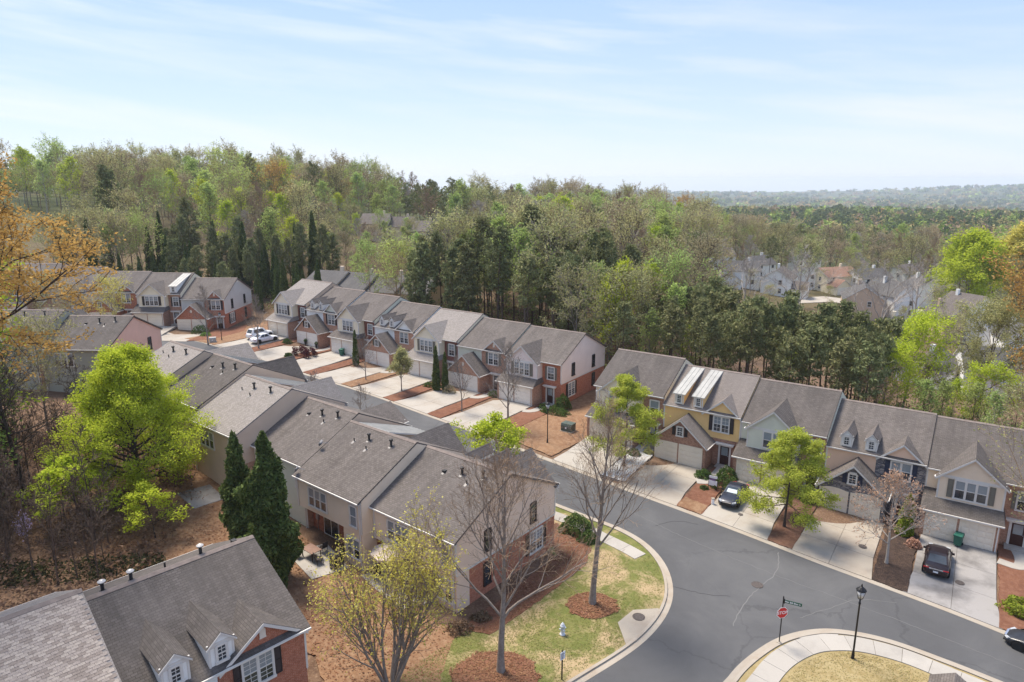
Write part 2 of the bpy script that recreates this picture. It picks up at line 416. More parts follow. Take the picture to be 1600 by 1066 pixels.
brick_dk = brick('brick_maroon', (.17, .06, .045), (.24, .09, .065), (.30, .22, .18))
stone, t, b = new_mat('grey_ledgestone')
uv = N(t, 'ShaderNodeUVMap'); mp = N(t, 'ShaderNodeMapping', inp={'Scale': (2.6, 7.5, 1)}); t.links.new(uv.outputs[0], mp.inputs[0])
vo = N(t, 'ShaderNodeTexVoronoi', inp={'Scale': 1.0, 'Randomness': .85}); t.links.new(mp.outputs[0], vo.inputs['Vector'])
ve = N(t, 'ShaderNodeTexVoronoi', feature='DISTANCE_TO_EDGE', inp={'Scale': 1.0, 'Randomness': .85}); t.links.new(mp.outputs[0], ve.inputs['Vector'])
sx = N(t, 'ShaderNodeSeparateColor'); t.links.new(vo.outputs['Color'], sx.inputs[0])
k = ramp(t, sx.outputs[0], [(0, (.10, .10, .115)), (.35, (.19, .18, .19)), (.65, (.27, .25, .24)), (1, (.36, .31, .27))])
ed = ramp(t, ve.outputs['Distance'], [(.0, (0, 0, 0)), (.09, (1, 1, 1))])
t.links.new(mixc(t, ed, (.05, .048, .05), k), b.inputs['Base Color']); b.inputs['Roughness'].default_value = .9; bump(t, b, ed, .03, .8)
def siding(name, c): return plain(name, c, .6, 0, .05, .8, .3)
sd_beige = siding('siding_beige', (.76, .62, .455)); sd_cream = siding('siding_cream', (.78, .69, .51)); sd_taupe = siding('siding_taupe', (.74, .565, .43))
sd_yellow = siding('siding_yellow', (.80, .535, .225)); sd_sage = siding('siding_sage', (.62, .62, .50)); sd_peach = siding('siding_peach', (.76, .52, .355))
sd_grey = siding('siding_grey', (0.542, 0.537, 0.505)); sd_pink = siding('siding_pink', (.74, .47, .355)); sd_white = siding('siding_white', (0.800, 0.800, 0.760)); sd_tan = siding('siding_tan', (.60, .455, .33))
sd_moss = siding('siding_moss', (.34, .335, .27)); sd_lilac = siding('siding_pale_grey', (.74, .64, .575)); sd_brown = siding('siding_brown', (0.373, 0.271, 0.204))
trim = plain('white_trim', (.64, .615, .565), .5, 0, .05, 1.5)
trim_cream = plain('cream_trim', (.68, .61, .51), .55, 0, .05, 1.5)
garage_mat = plain('garage_door_paint', (.74, .655, .53), .5, 0, .05, .8)
garage_white = plain('garage_door_white', (.78, .73, .645), .5, 0, .05, .8)
shutter_dark = plain('shutter_dark', (.035, .026, .026), .5); shutter_navy = plain('shutter_navy', (.02, .027, .055), .5); shutter_olive = plain('shutter_olive', (.17, .155, .12), .55)
door_dark = plain('door_dark', (.05, .018, .014), .4); door_black = plain('door_black', (.018, .018, .02), .4)
metal_seam = plain('standing_seam_metal', (.34, .335, .31), .6, .05, .15, 1.2, .4)
metal_green = plain('oxidised_metal_flashing', (.42, .45, .42), .5, .2, .2, 2.)
black_metal = plain('black_metal', (.012, .012, .013), .4, .2); grey_metal = plain('grey_metal', (.33, .33, .34), .4, .6); vent_mat = plain('vent_black', (.02, .02, .021), .6); vent_cap = plain('vent_cap_pale', (.5, .48, .45), .5, .3)
flash_mat = plain('lead_flashing', (.24, .225, .21), .6, .2, .25, 6.)
glass, t, b = new_mat('window_glass')
g_ = N(t, 'ShaderNodeNewGeometry'); oi = N(t, 'ShaderNodeObjectInfo')
n1 = noise(t, g_.outputs['Position'], .9, 3, .5)
k = ramp(t, n1.outputs[0], [(.35, (.012, .015, .02)), (.65, (.05, .058, .068))])
t.links.new(k, b.inputs['Base Color']); b.inputs['Roughness'].default_value = .06; b.inputs['Specular IOR Level'].default_value = .8
blind, t, b = new_mat('window_blind')
uv = N(t, 'ShaderNodeUVMap'); wv = N(t, 'ShaderNodeTexWave', bands_direction='Y', inp={'Scale': 9.}); t.links.new(uv.outputs[0], wv.inputs['Vector'])
t.links.new(mixc(t, wv.outputs['Fac'], (.15, .18, .20), (.29, .33, .345)), b.inputs['Base Color']); b.inputs['Roughness'].default_value = .12; b.inputs['Specular IOR Level'].default_value = .7
bark = ground_mat('bark_grey', ((.19, .155, .13), (.26, .22, .185), (.33, .285, .245), (.13, .105, .09)), (1.2, 5., 18.), .9, .02)
bark_brown = ground_mat('bark_brown', ((.085, .06, .045), (.13, .095, .072), (.17, .13, .10), (.05, .036, .028)), (1.2, 5., 18.), .9, .02)
bark_dark = ground_mat('bark_dark', ((.045, .034, .028), (.07, .053, .044), (.10, .078, .064), (.03, .022, .018)), (1.2, 5., 18.), .9, .02)
bark_pale = ground_mat('bark_pale', ((.30, .265, .23), (.38, .34, .30), (.46, .42, .37), (.22, .19, .165)), (1.2, 5., 18.), .9, .02)
twig_tan = ground_mat('twig_tan', ((.24, .165, .105), (.31, .22, .145), (.37, .27, .185), (.18, .12, .078)), (1., 4., 10.), .9, .01)

# ------------------------------------------------------------------ ground
def terrain():
    rr = [0.01]
    r = 6.0
    while r < 7000: rr.append(r); r *= 1.028 if r < 400 else 1.05
    rr = np.array(rr)
    az = np.concatenate([np.radians(np.linspace(-62, 62, 300)), np.radians(np.linspace(66, 294, 58))])
    R, A = np.meshgrid(rr, az, indexing='ij')
    X = R * np.sin(A); Y = R * np.cos(A); Z = gz(X, Y)
    nr, na = R.shape
    v = np.stack([X.ravel(), Y.ravel(), Z.ravel()], 1)
    i = np.arange(nr - 1)[:, None] * na; j = np.arange(na)[None, :]; j2 = (j + 1) % na
    f = np.stack([i + j, i + j2, i + na + j2, i + na + j], -1).reshape(-1, 4)[:, ::-1]
    return np_mesh('ground', v, f, forest_floor, smooth=True)
tag(inst('ground', terrain()), 'leaf-strewn brown ground running out to wooded hills', kind='structure')

def resample(line, step=1.0, closed=False):
    P = [np.array(p, float) for p in line]
    if closed: P = P + [P[0]]
    out = []
    for a, c in zip(P[:-1], P[1:]):
        n = max(1, int(round(np.linalg.norm(c - a) / step)))
        for i in range(n): out.append(a + (c - a) * i / n)
    if not closed: out.append(P[-1])
    return np.array(out)
def smooth_line(line, it=2, closed=False):
    P = np.array(line, float)
    for _ in range(it):
        Q = []
        n = len(P)
        rng = range(n if closed else n - 1)
        if not closed: Q.append(P[0])
        for i in rng:
            a, c = P[i], P[(i + 1) % n]; Q += [a * .75 + c * .25, a * .25 + c * .75]
        if not closed: Q.append(P[-1])
        P = np.array(Q)
    return P
def offset_line(line, d):
    P = np.array(line, float); T = np.gradient(P, axis=0); T /= np.linalg.norm(T, axis=1)[:, None] + 1e-9
    return P + np.stack([-T[:, 1], T[:, 0]], 1) * d
def drape(name, poly, off, mat, step=1.2, skirt=.25, parent=None, zf=None, jag=0., kind='structure', label=None, seed=1):
    """a sheet that follows the ground, off metres above it, with closed edges going down by skirt"""
    rs = np.random.RandomState(seed)
    B = resample(poly, min(step, .5 if jag else step), True)
    if jag:
        c = B - np.roll(B, 1, 0); nrm = np.stack([-c[:, 1], c[:, 0]], 1); nrm /= np.linalg.norm(nrm, axis=1)[:, None] + 1e-9
        B = B + nrm * (rs.rand(len(B), 1) - .5) * 2 * jag
    nb = len(B)
    mn, mxx = B.min(0), B.max(0)
    gx, gy = np.meshgrid(np.arange(mn[0] + step * .37, mxx[0], step), np.arange(mn[1] + step * .41, mxx[1], step))
    G = np.stack([gx.ravel(), gy.ravel()], 1)
    # keep the inside grid points only
    ins = np.zeros(len(G), bool); j = nb - 1
    for i in range(nb):
        yi, yj = B[i, 1], B[j, 1]
        c = ((yi > G[:, 1]) != (yj > G[:, 1])) & (G[:, 0] < (B[j, 0] - B[i, 0]) * (G[:, 1] - yi) / (yj - yi + 1e-12) + B[i, 0])
        ins ^= c; j = i
    G = G[ins]
    if len(G):
        dmin = np.min(np.linalg.norm(G[:, None] - B[None], axis=2), axis=1); G = G[dmin > step * .3]
    P = np.concatenate([B, G]) if len(G) else B
    vs, es, fs, ov, oe, of = delaunay_2d_cdt([Vector((float(a), float(c))) for a, c in P], [], [list(range(nb))], 1, 1e-4)
    V = np.array([(p.x, p.y) for p in vs])
    zfun = zf or (lambda X, Y: gz(X, Y) + off)
    Z = zfun(V[:, 0], V[:, 1])
    tv = np.c_[V, Z]; tf = []
    for f in fs:
        a, c, d = (V[f[0]], V[f[1]], V[f[2]])
        tf.append(f if (c[0] - a[0]) * (d[1] - a[1]) - (c[1] - a[1]) * (d[0] - a[0]) > 0 else f[::-1])
    tf = np.array(tf)
    # boundary edges -> skirt
    cnt = {}
    for f in tf:
        for k in range(3):
            e = (int(f[k]), int(f[(k + 1) % 3])); cnt[e] = 1
    sk = []; lowv = []; idx = {}
    for (a, c) in cnt:
        if (c, a) not in cnt:
            for q in (a, c):
                if q not in idx: idx[q] = len(tv) + len(lowv); lowv.append((V[q, 0], V[q, 1], Z[q] - skirt))
            sk.append((c, a, idx[a], idx[c]))
    tv = np.concatenate([tv, np.array(lowv)]) if lowv else tv
    o = inst(name, np_mesh(name, tv, [tf, np.array(sk)] if sk else tf, mat), parent)
    if parent is None: tag(o, label, kind=kind)
    return o
# kerb lines, from the far end of the street to the foreground
far_k = [(-66.0, 121.0), (-55.0, 113.2), (-46.5, 106.6), (-40.3, 101.9), (-34.9, 98.3), (-29.3, 94.2), (-24.2, 90.6), (-17.6, 85.6), (-13.2, 81.9), (-9.75, 79.1), (-4.2, 74.7), (3.0, 68.2), (6.2, 65.5), (8.9, 63.2), (11.2, 61.1), (15.2, 57.7), (18.1, 55.2), (21.1, 52.6), (24.6, 49.5), (27.0, 47.5), (29.6, 45.3), (32.1, 43.1), (34.6, 40.6), (38.0, 37.2), (46.0, 29.0)]
in_k = [(-69.0, 114.5), (-59.0, 107.5), (-44.0, 96.2), (-33.5, 88.6), (-20.5, 78.6), (-8.6, 69.3), (-1.4, 63.6), (4.2, 59.4), (7.2, 56.9), (9.3, 55.2), (10.9, 53.2), (11.9, 50.9), (12.35, 48.2), (12.05, 45.2), (11.0, 42.6), (9.2, 40.1), (7.2, 38.2), (4.4, 36.0), (1.0, 33.2), (-5.0, 28.5), (-14.0, 21.5)]
isl_k = [(1.5, 25.8), (7.6, 31.2), (13.0, 36.2), (14.2, 37.6), (15.8, 39.0), (17.6, 40.3), (19.4, 41.1), (21.1, 41.5), (22.5, 41.5), (24.3, 41.1), (25.7, 40.5), (27.1, 39.6), (30.4, 37.1), (34.0, 33.8), (41.0, 27.0)]
far_s, in_s, isl_s = smooth_line(far_k), smooth_line(in_k), smooth_line(isl_k)
road = np.concatenate([far_s, isl_s[::-1], in_s[::-1]])
drape('road', road, .035, asph, 1.0, .1, label='dark grey asphalt street curving into the junction')
def strip(name, line, d0, d1, off, mat, label=None, skirt=.2):
    a, c = offset_line(line, d0), offset_line(line, d1)
    return drape(name, np.concatenate([a, c[::-1]]), off, mat, 1.0, skirt, label=label)
# gutter pan and kerb top (left of the line's direction is +)
strip('gutter', far_s, 0.0, .55, .055, kerb_mat, 'pale concrete gutter along the driveways')
strip('gutter', in_s, -.42, 0., .05, kerb_mat, 'pale concrete gutter round the lawn corner')
strip('kerb', in_s, -.62, -.42, .16, kerb_mat, 'rounded concrete kerb round the lawn corner', .35)
strip('gutter', isl_s, -.42, 0., .05, kerb_mat, 'pale concrete gutter round the near corner')
strip('kerb', isl_s, -.62, -.42, .16, kerb_mat, 'concrete kerb round the near dry-grass corner', .35)
# ------------------------------------------------------------------ lawns, walks, beds, driveways
lawn = np.concatenate([offset_line(in_s, -.63)[27:78], np.array([(-9.0, 27.0), (-9.5, 33.0), (-6.0, 37.5), (-3.2, 40.9), (3.9, 50.2), (1.4, 53.2), (2.2, 55.2)])])
drape('lawn', lawn, .09, lawn_mat, 1.0, .2, label='patchy green lawn on the street corner')
def blob(cx_, cy_, rx, ry, rz=0., n=22, jag=.08, seed=0):
    rs = np.random.RandomState(seed)
    a = np.linspace(0, 2 * PI, n, endpoint=False); r = 1 + (rs.rand(n) - .5) * 2 * jag
    x, y = rx * np.cos(a) * r, ry * np.sin(a) * r
    return np.stack([cx_ + x * math.cos(rz) - y * math.sin(rz), cy_ + x * math.sin(rz) + y * math.cos(rz)], 1)
def bed(poly, mat, label, off=.125, jag=.11, seed=1):
    return drape('mulch_bed', poly, off, mat, .8, .15, jag=jag, seed=seed, label=label)
bed(blob(5.75, 43.7, 1.75, 1.6, seed=1), mulch, 'round pine straw ring round the bare corner tree')
bed(blob(-1.0, 36.4, 2.7, 2.4, seed=2), mulch, 'pine straw patch round the foreground bare tree')
bed([(-3.4, 41.2), (-1.5, 40.6), (1.0, 43.2), (3.3, 46.0), (5.6, 48.6), (6.6, 51.6), (5.6, 54.2), (3.9, 55.8), (2.9, 54.6), (3.75, 50.6)], mulch, 'pine straw bed along the brick end wall')
bed([(-33.0, 48.0), (-24.5, 43.2), (-12.5, 37.8), (-9.0, 31.0), (-4.5, 35.0), (-3.8, 41.0), (-10.5, 46.5), (-21.0, 54.8), (-27.0, 60.5), (-31.0, 64.0), (-36.0, 64.0), (-33.0, 57.0)], mulch_tan, 'straw-covered strip behind the near townhouses', .10)
drape('patio', [(-17.9, 49.4), (-15.1, 46.2), (-12.7, 47.9), (-15.3, 51.2)], .16, conc_walk, 1., .25, label='concrete patio behind the beige townhouse')
drape('patio', [(-11.6, 47.0), (-8.0, 43.0), (-5.0, 44.4), (-8.2, 48.6)], .16, conc_walk, 1., .25, label='concrete patio under the beige umbrella')
drape('path', [(-30.5, 57.5), (-28.3, 59.4), (-26.0, 57.2), (-27.9, 55.2)], .14, conc_grey, 1., .2, label='grey paved pad beside the wood edge')
sw = smooth_line([(1.6, 58.6), (4.2, 56.9), (6.0, 55.4), (7.9, 53.2), (9.5, 51.4), (10.4, 50.1)])
def walk(line, w, off, n, lab):
    """sidewalk poured in separate slabs with open joints"""
    L = resample(smooth_line(line), .25); s = np.concatenate([[0], np.cumsum(np.linalg.norm(np.diff(L, axis=0), axis=1))])
    root = empty('sidewalk', (0, 0, 0)); tag(root, lab, kind='structure')
    T = np.gradient(L, axis=0); T /= np.linalg.norm(T, axis=1)[:, None]; Q = np.stack([-T[:, 1], T[:, 0]], 1)
    for k in range(n):
        a, c = s[-1] * k / n + .012, s[-1] * (k + 1) / n - .012
        ss = np.linspace(a, c, max(3, int((c - a) / .5) + 1))
        px = np.stack([np.interp(ss, s, L[:, 0]), np.interp(ss, s, L[:, 1])], 1); qx = np.stack([np.interp(ss, s, Q[:, 0]), np.interp(ss, s, Q[:, 1])], 1)
        drape('slab', np.concatenate([px + qx * w / 2, (px - qx * w / 2)[::-1]]), off, conc_walk, .8, .2, root)
    return root
walk(sw, 1.25, .135, 7, 'pale concrete sidewalk beside the end townhouse')
walk([(8.6, 29.6), (12.2, 33.0), (15.3, 36.1), (16.5, 37.5), (17.9, 38.7), (19.8, 39.75), (21.4, 40.0), (22.9, 39.95), (24.3, 39.5), (25.8, 38.75), (27.4, 37.4), (30.5, 34.8)], 1.5, .14, 17, 'curved concrete sidewalk round the near corner')
drape('kerb_ramp', [(19.25, 40.35), (19.7, 40.5), (21.2, 40.85), (22.2, 40.83), (21.7, 40.3)], .13, conc_walk, .8, .2, label='concrete ramp joining sidewalk and kerb')
corner = np.concatenate([offset_line(isl_s, -.63)[2:52], np.array([(30.0, 26.0), (14.0, 22.0)])])
drape('lawn', corner, .085, dry_lawn, 1.0, .2, label='dry straw-coloured grass on the near corner')
drape('drain_pad', [(7.5, 39.3), (7.3, 41.6), (8.6, 43.0), (10.45, 43.2), (10.3, 42.4), (9.2, 40.9), (8.2, 39.7)], .15, conc_tan, .8, .2, label='tan concrete drain pad at the lawn corner')

def local(row, x, y):
    O, U, V = row_axes(row); p = O + U * x + V * y; return (float(p[0]), float(p[1]))
def far_kerb_y(row, x):
    """row-local y of the far kerb line"""
    O, U, V = row_axes(row); k = offset_line(far_s, .5); lx = (k - O) @ U; ly = (k - O) @ V
    return float(np.interp(x, lx, ly))
def driveway(row, i, x0, x1, mat, label, yg=-2.25, nx=2, ny=3, mirror=False, kerb=None, flare=.35, group=None):
    bx, z0 = ROW[row][2][i], ROW[row][3][i]
    ya = yg + ROW[row][4][i]
    O, U, V = row_axes(row)
    root = empty('driveway'); tag(root, label, kind='structure', group=group)
    def zf(X, Y):
        ly = (X - O[0]) * V[0] + (Y - O[1]) * V[1]
        k = np.clip((ya - ly) / 5.0, 0, 1)
        return (z0 - .01) * (1 - k) + (gz(X, Y) + .10) * k
    kb = kerb or (lambda x: far_kerb_y(row, x))
    xs = np.linspace(x0, x1, nx + 1) + bx
    for a in range(nx):
        for c in range(ny):
            g = .012
            def pt(x, f):
                yk = kb(x); y = ya + (yk - ya) * f
                return y
            f0, f1 = c / ny, (c + 1) / ny
            xa, xb = xs[a] + g, xs[a + 1] - g
            P = [(xa, pt(xa, f0) - g), (xb, pt(xb, f0) - g), (xb, pt(xb, f1) + g), (xa, pt(xa, f1) + g)]
            if c == ny - 1:
                if a == 0: P[3] = (xa - flare, pt(xa - flare, f1) + g)
                if a == nx - 1: P[2] = (xb + flare, pt(xb + flare, f1) + g)
            drape('slab', [local(row, *q) for q in P], 0, mat, .9, .25, root, zf)
    return root
DW = 'concrete driveways of the row'
driveway('R', 0, .35, 5.8, conc, 'pale driveway left of the white gravel bed')
driveway('R', 1, .2, 5.85, conc_tan, 'driveway of the yellow townhouse')
driveway('R', 2, .35, 5.9, conc, 'driveway with the dark blue car')
driveway('R', 3, .15, 5.8, conc_tan, 'bare tan driveway of the stone-fronted townhouse')
driveway('R', 4, .3, 5.8, conc_grey, 'stained grey driveway with the maroon car')
ml = ['driveway with two white cars', 'driveway left of the dark red hedge', 'driveway with the green bin by the thin cypress', 'driveway of the second gabled garage in the middle row', 'driveway left of the twin cypresses', 'driveway right of the twin cypresses', 'driveway nearest the lamp post in the middle row']
for i in range(7): driveway('M', i, .3, 5.75, conc, ml[i])
def bed_local(row, i, pts, mat, label, off=.12, seed=1):
    bx = ROW[row][2][i]
    return bed([local(row, bx + x, y if y > -50 else far_kerb_y(row, bx + x) + .05) for x, y in pts], mat, label, off, .07, seed)
K = -99
# white gravel bed and the planted beds of the right-hand row
bx = 0
drape('gravel_bed', [local('R', 5.95, -9.9), local('R', 8.45, -9.9), local('R', 8.3, -2.6), local('R', 7.6, -.6), local('R', 5.95, -.9)], .14, gravel_mat, .7, .2, jag=.04, label='white gravel bed edged in black round a young tree')
eb = MB()
el_ = [local('R', 5.9, -9.98), local('R', 8.52, -9.98), local('R', 8.36, -2.5)]
for a, c in zip(resample(el_, .5)[:-1], resample(el_, .5)[1:]): eb.tube([(a[0], a[1], g1(*a) + .16), (c[0], c[1], g1(*c) + .16)], .045, 5)
tag(eb.obj('bed_edging', black_metal), 'black plastic edging round the white gravel bed', 'edging')
bed_local('R', 1, [(6.1, K), (8.55, K), (8.5, -6), (8.4, -.4), (6.2, -.4), (6.1, -3)], mulch, 'rust pine straw bed with the sale sign', .12, 3)
bed_local('R', 1, [(6.15, K), (8.5, K), (8.45, -9.6), (6.2, -9.2)], mulch_tan, 'faded strip at the kerb below the sale sign bed', .14, 4)
bed_local('R', 2, [(6.2, K), (8.25, K), (8.3, -.6), (6.2, -.6), (6.0, -4)], mulch_brown, 'brown mulch bed under the layered green tree', .12, 5)
bed_local('R', 3, [(6.1, K), (8.6, K), (8.5, -.4), (6.1, -.4)], mulch_black, 'black mulch bed under the rust-leaved bare tree', .12, 6)
bed_local('R', 4, [(6.0, K), (12., K), (12., -.4), (5.9, -.4)], mulch, 'rust straw bed behind the yellow-green hedge', .12, 7)
bl = ['straw bed beside the white cars', 'straw bed under the dark red hedge', 'straw bed under the thin cypress', 'tan straw bed under the small bare tree of the middle row', 'straw bed under the twin cypresses', 'straw bed under the bare tree beside the last driveway but one', 'straw yard round the middle row lamp post']
for i in range(7):
    xe = 8.1 if i < 6 else 8.9
    bed_local('M', i, [(6.05, K), (xe + .2, K), (xe, -7), (xe, -.3), (6., -.3)], mulch_tan if i in (3,) else mulch, bl[i], .12, 10 + i)
bed([local('M', 58.9, -13.3), local('M', 66.2, -14.6), local('M', 67., -9.), local('M', 66.6, -2.), local('M', 66., 8.), local('M', 58.6, 9.), local('M', 58.6, -1.)], mulch_tan, 'straw yard between the two rows with a green utility box', .11, .08, 31)
bed([local('M', -9, -12.4), local('M', 0, -12.3), local('M', .1, -3.), local('M', -.3, 6.), local('M', -9., 8.)], mulch_tan, 'straw yard beside the far brick end house', .11, .08, 32)
# curved front walks
def front_walk(row, i, pts, lab):
    bx = ROW[row][2][i]
    L = [local(row, bx + x, y) for x, y in pts]
    s = smooth_line(L); a, c = offset_line(s, .5), offset_line(s, -.5)
    drape('path', np.concatenate([a, c[::-1]]), .15, conc_walk, .7, .2, label=lab)
front_walk('R', 1, [(5.9, -5.4), (6.9, -4.8), (7.0, -3.), (6.95, -.4)], 'curved front walk of the yellow townhouse')
front_walk('R', 4, [(5.9, -3.6), (7.4, -3.9), (7.6, -2.4), (7.2, -.4)], 'curved front walk at the right edge')
for i in (1, 3, 5, 6): front_walk('M', i, [(5.85, -4.6), (6.9, -4.2), (7.15, -2.6), (7.1, -.4)], 'curved front walk %s' % {1: 'by the dark red hedge', 3: 'left of the small olive tree', 5: 'right of the twin cypresses', 6: 'by the round bush of the end house'}[i])
# far street rows and near-row fronts: driveways with plain slabs
def nk(row):
    O, U, V = row_axes(row); k = offset_line(in_s, -.5); lx = (k - O) @ U; ly = (k - O) @ V; o = np.argsort(lx)
    return lambda x: float(np.interp(x, lx[o], ly[o]))
def front_n(i, x0, x1, lab):
    # the near row turns its fronts to the street: garages look away from the camera
    row = 'N'; bx = ROW[row][2][i]; kf = nk(row); ya = DEPTH + 2.3 + ROW[row][4][i]; z0 = ROW[row][3][i]
    root = empty('driveway'); tag(root, lab, kind='structure')
    O, U, V = row_axes(row)
    def zf(X, Y):
        ly = (X - O[0]) * V[0] + (Y - O[1]) * V[1]; k = np.clip((ly - ya) / 4., 0, 1)
        return (z0 - .01) * (1 - k) + (gz(X, Y) + .10) * k
    for a in range(2):
        for c in range(2):
            xa, xb = bx + x0 + (x1 - x0) * a / 2 + .012, bx + x0 + (x1 - x0) * (a + 1) / 2 - .012
            P = [(xa, ya + (kf(xa) - ya) * c / 2 + .012), (xb, ya + (kf(xb) - ya) * c / 2 + .012), (xb, ya + (kf(xb) - ya) * (c + 1) / 2 - .012), (xa, ya + (kf(xa) - ya) * (c + 1) / 2 - .012)]
            if P[2][1] - P[1][1] > .3: drape('slab', [local(row, *q) for q in P], 0, conc, 1., .2, root, zf)
for i in range(6): front_n(i, 2.6, 8.1, 'driveway on the street side of near townhouse %s' % ('with pale roof' if i in (0, 2) else 'with dark roof'))
driveway('L', 4, .3, 5.8, conc, 'driveway of the far orange brick end house', nx=2, ny=2, kerb=lambda x: -11.5)
driveway('L', 3, 2.4, 7.9, conc, 'driveway behind the pink-gabled house', nx=2, ny=2, kerb=lambda x: -11.)
bed_local('L', 4, [(6.0, -11.), (9.5, -9.5), (12.5, -3.), (10.5, 3.), (8.3, -.3), (6.0, -.3)], mulch, 'straw bed in front of the far orange brick house', .12, 40)

# old seams and patches in the asphalt
seam_dark = concrete('crack_sealant', (.055, .055, .057), .2, (.03, .03, .03)); seam_pale = concrete('pale_seam', (.15, .148, .143), .3, (.10, .10, .10)); patch_mat = concrete('asphalt_patch', (.079, .079, .081), .4, (.06, .06, .062))
def seam(line, w, mat, label, seed, off=.041):
    R = np.random.RandomState(seed); L = resample(smooth_line(line), .35); L = L + R.normal(0, .035, L.shape); a, c = offset_line(L, w / 2), offset_line(L, -w / 2)
    drape('road_seam', np.concatenate([a, c[::-1]]), off, mat, 2., .01, label=label)
seam([(21.9, 51.0), (20.86, 48.12), (18.93, 46.38), (17.05, 44.37), (15.2, 41.6)], .07, seam_pale, 'pale curved seam across the junction', 1)
seam([(9.0, 47.0), (12.07, 46.11), (14.19, 45.02), (16.0, 44.9)], .05, seam_dark, 'dark crack reaching in from the lawn kerb', 2)
seam([(20.26, 42.6), (23.15, 43.86), (25.6, 45.08), (28.2, 44.6)], .05, seam_pale, 'pale seam behind the street lamp', 3)
seam([(4.9, 64.6), (8.69, 60.2), (12.03, 56.09), (15.55, 52.04), (20.2, 47.9), (25.12, 44.3), (29.96, 40.4), (34.5, 36.4)], .045, seam_pale, 'long pale joint along the middle of the street', 4)
seam([(12.6, 55.0), (14.6, 55.9), (16.4, 55.2)], .06, seam_dark, 'short dark crack before the blue car', 5)
drape('asphalt_patch', [(2.2, 66.2), (5.2, 63.7), (6.2, 64.9), (3.2, 67.4)], .043, patch_mat, 1., .01, jag=.06, label='darker asphalt patch before the white gravel bed')
# ------------------------------------------------------------------ house building kit
MS = RH / (DEPTH / 2 + .33)
def zr(y): return EH + (y + .33) * MS
def yr(z): return (z - EH) / MS - .33
LOW = 2.78
def boards(mb, p0, u, n, prof, z0, z1, h=.19, mi=0):
    """lap siding: each board tilts out at its foot over the one below"""
    p0, u, n = Vector(p0), Vector(u), Vector(n)
    k = max(1, int(round((z1 - z0) / h))); hh = (z1 - z0) / k
    for j in range(k):
        za, zb = z0 + j * hh, z0 + (j + 1) * hh
        a0, a1 = prof(za); b0, b1 = prof(zb)
        if a1 - a0 < .02: continue
        if b1 - b0 < .0: b0 = b1 = (b0 + b1) / 2
        o, i = n * .036, n * .006
        P = [p0 + u * a0 + Vector((0, 0, za)), p0 + u * a1 + Vector((0, 0, za)), p0 + u * b1 + Vector((0, 0, zb)), p0 + u * b0 + Vector((0, 0, zb))]
        mb.add([P[0] + o, P[1] + o, P[2] + i, P[3] + i, P[0] + i, P[1] + i], ((0, 1, 2, 3), (4, 5, 1, 0)), mi)
def pieces(mb, name, mat, parent):
    """each box of the builder as an object of its own"""
    for q in range(0, len(mb.v), 8):
        o = MB(); o.add(mb.v[q:q + 8], [[i - q for i in f] for f in mb.f if q <= f[0] < q + 8]); o.obj(name, mat, parent)
_wc = {}
def window_meshes(w, h, n, grid, tm, blind_f, arch):
    key = (round(w, 2), round(h, 2), n, grid, tm.name, blind_f, arch)
    if key in _wc: return _wc[key]
    fr = MB(); t = .09
    fr.box(-w / 2 - t, -w / 2, -.085, .0, -t, h + t); fr.box(w / 2, w / 2 + t, -.085, .0, -t, h + t)
    fr.box(-w / 2, w / 2, -.085, .0, h, h + t + (.05 if not arch else .14)); fr.box(-w / 2 - t * 1.4, w / 2 + t * 1.4, -.12, .0, -t * 1.6, -t * .0 - .001)
    uw = w / n
    for k in range(1, n): fr.box(-w / 2 + k * uw - .05, -w / 2 + k * uw + .05, -.08, 0, .0, h)
    mu = MB(); pl = MB(); pu = MB()
    for k in range(n):
        a = -w / 2 + k * uw + (.05 if k else 0); c = -w / 2 + (k + 1) * uw - (.05 if k < n - 1 else 0)
        fr.box(a, c, -.075, 0, h / 2 - .03, h / 2 + .03)
        for s in (a, c - .04): fr.box(s, s + .04, -.07, 0, .0, h)
        pl.quad((a + .04, -.035, 0.), (c - .04, -.035, 0.), (c - .04, -.035, h / 2 - .03), (a + .04, -.035, h / 2 - .03))
        pu.quad((a + .04, -.04, h / 2 + .03), (c - .04, -.04, h / 2 + .03), (c - .04, -.04, h), (a + .04, -.04, h))
        gx, gy = grid
        for zz0, zz1 in ((0., h / 2 - .03), (h / 2 + .03, h)):
            for q in range(1, gx): x = a + .04 + (c - a - .08) * q / gx; mu.box(x - .013, x + .013, -.058, -.036, zz0, zz1)
            for q in range(1, gy): z = zz0 + (zz1 - zz0) * q / gy; mu.box(a + .04, c - .04, -.0575, -.0365, z - .013, z + .013)
    r = (fr.mesh('window', tm), pl.mesh('pane', glass if blind_f < 2 else blind), pu.mesh('pane', blind if blind_f else glass), mu.mesh('muntin', tm) if mu.f else None)
    _wc[key] = r
    return r
def window(parent, loc, rz, w, h, n=1, grid=(2, 2), tm=None, blind_f=1, arch=False):
    r = window_meshes(w, h, n, grid, tm or trim, blind_f, arch)
    o = inst('window', r[0], parent, loc, rz)
    inst('pane', r[1], o); inst('pane', r[2], o)
    if r[3]: inst('muntin', r[3], o)
    return o
_sc = {}
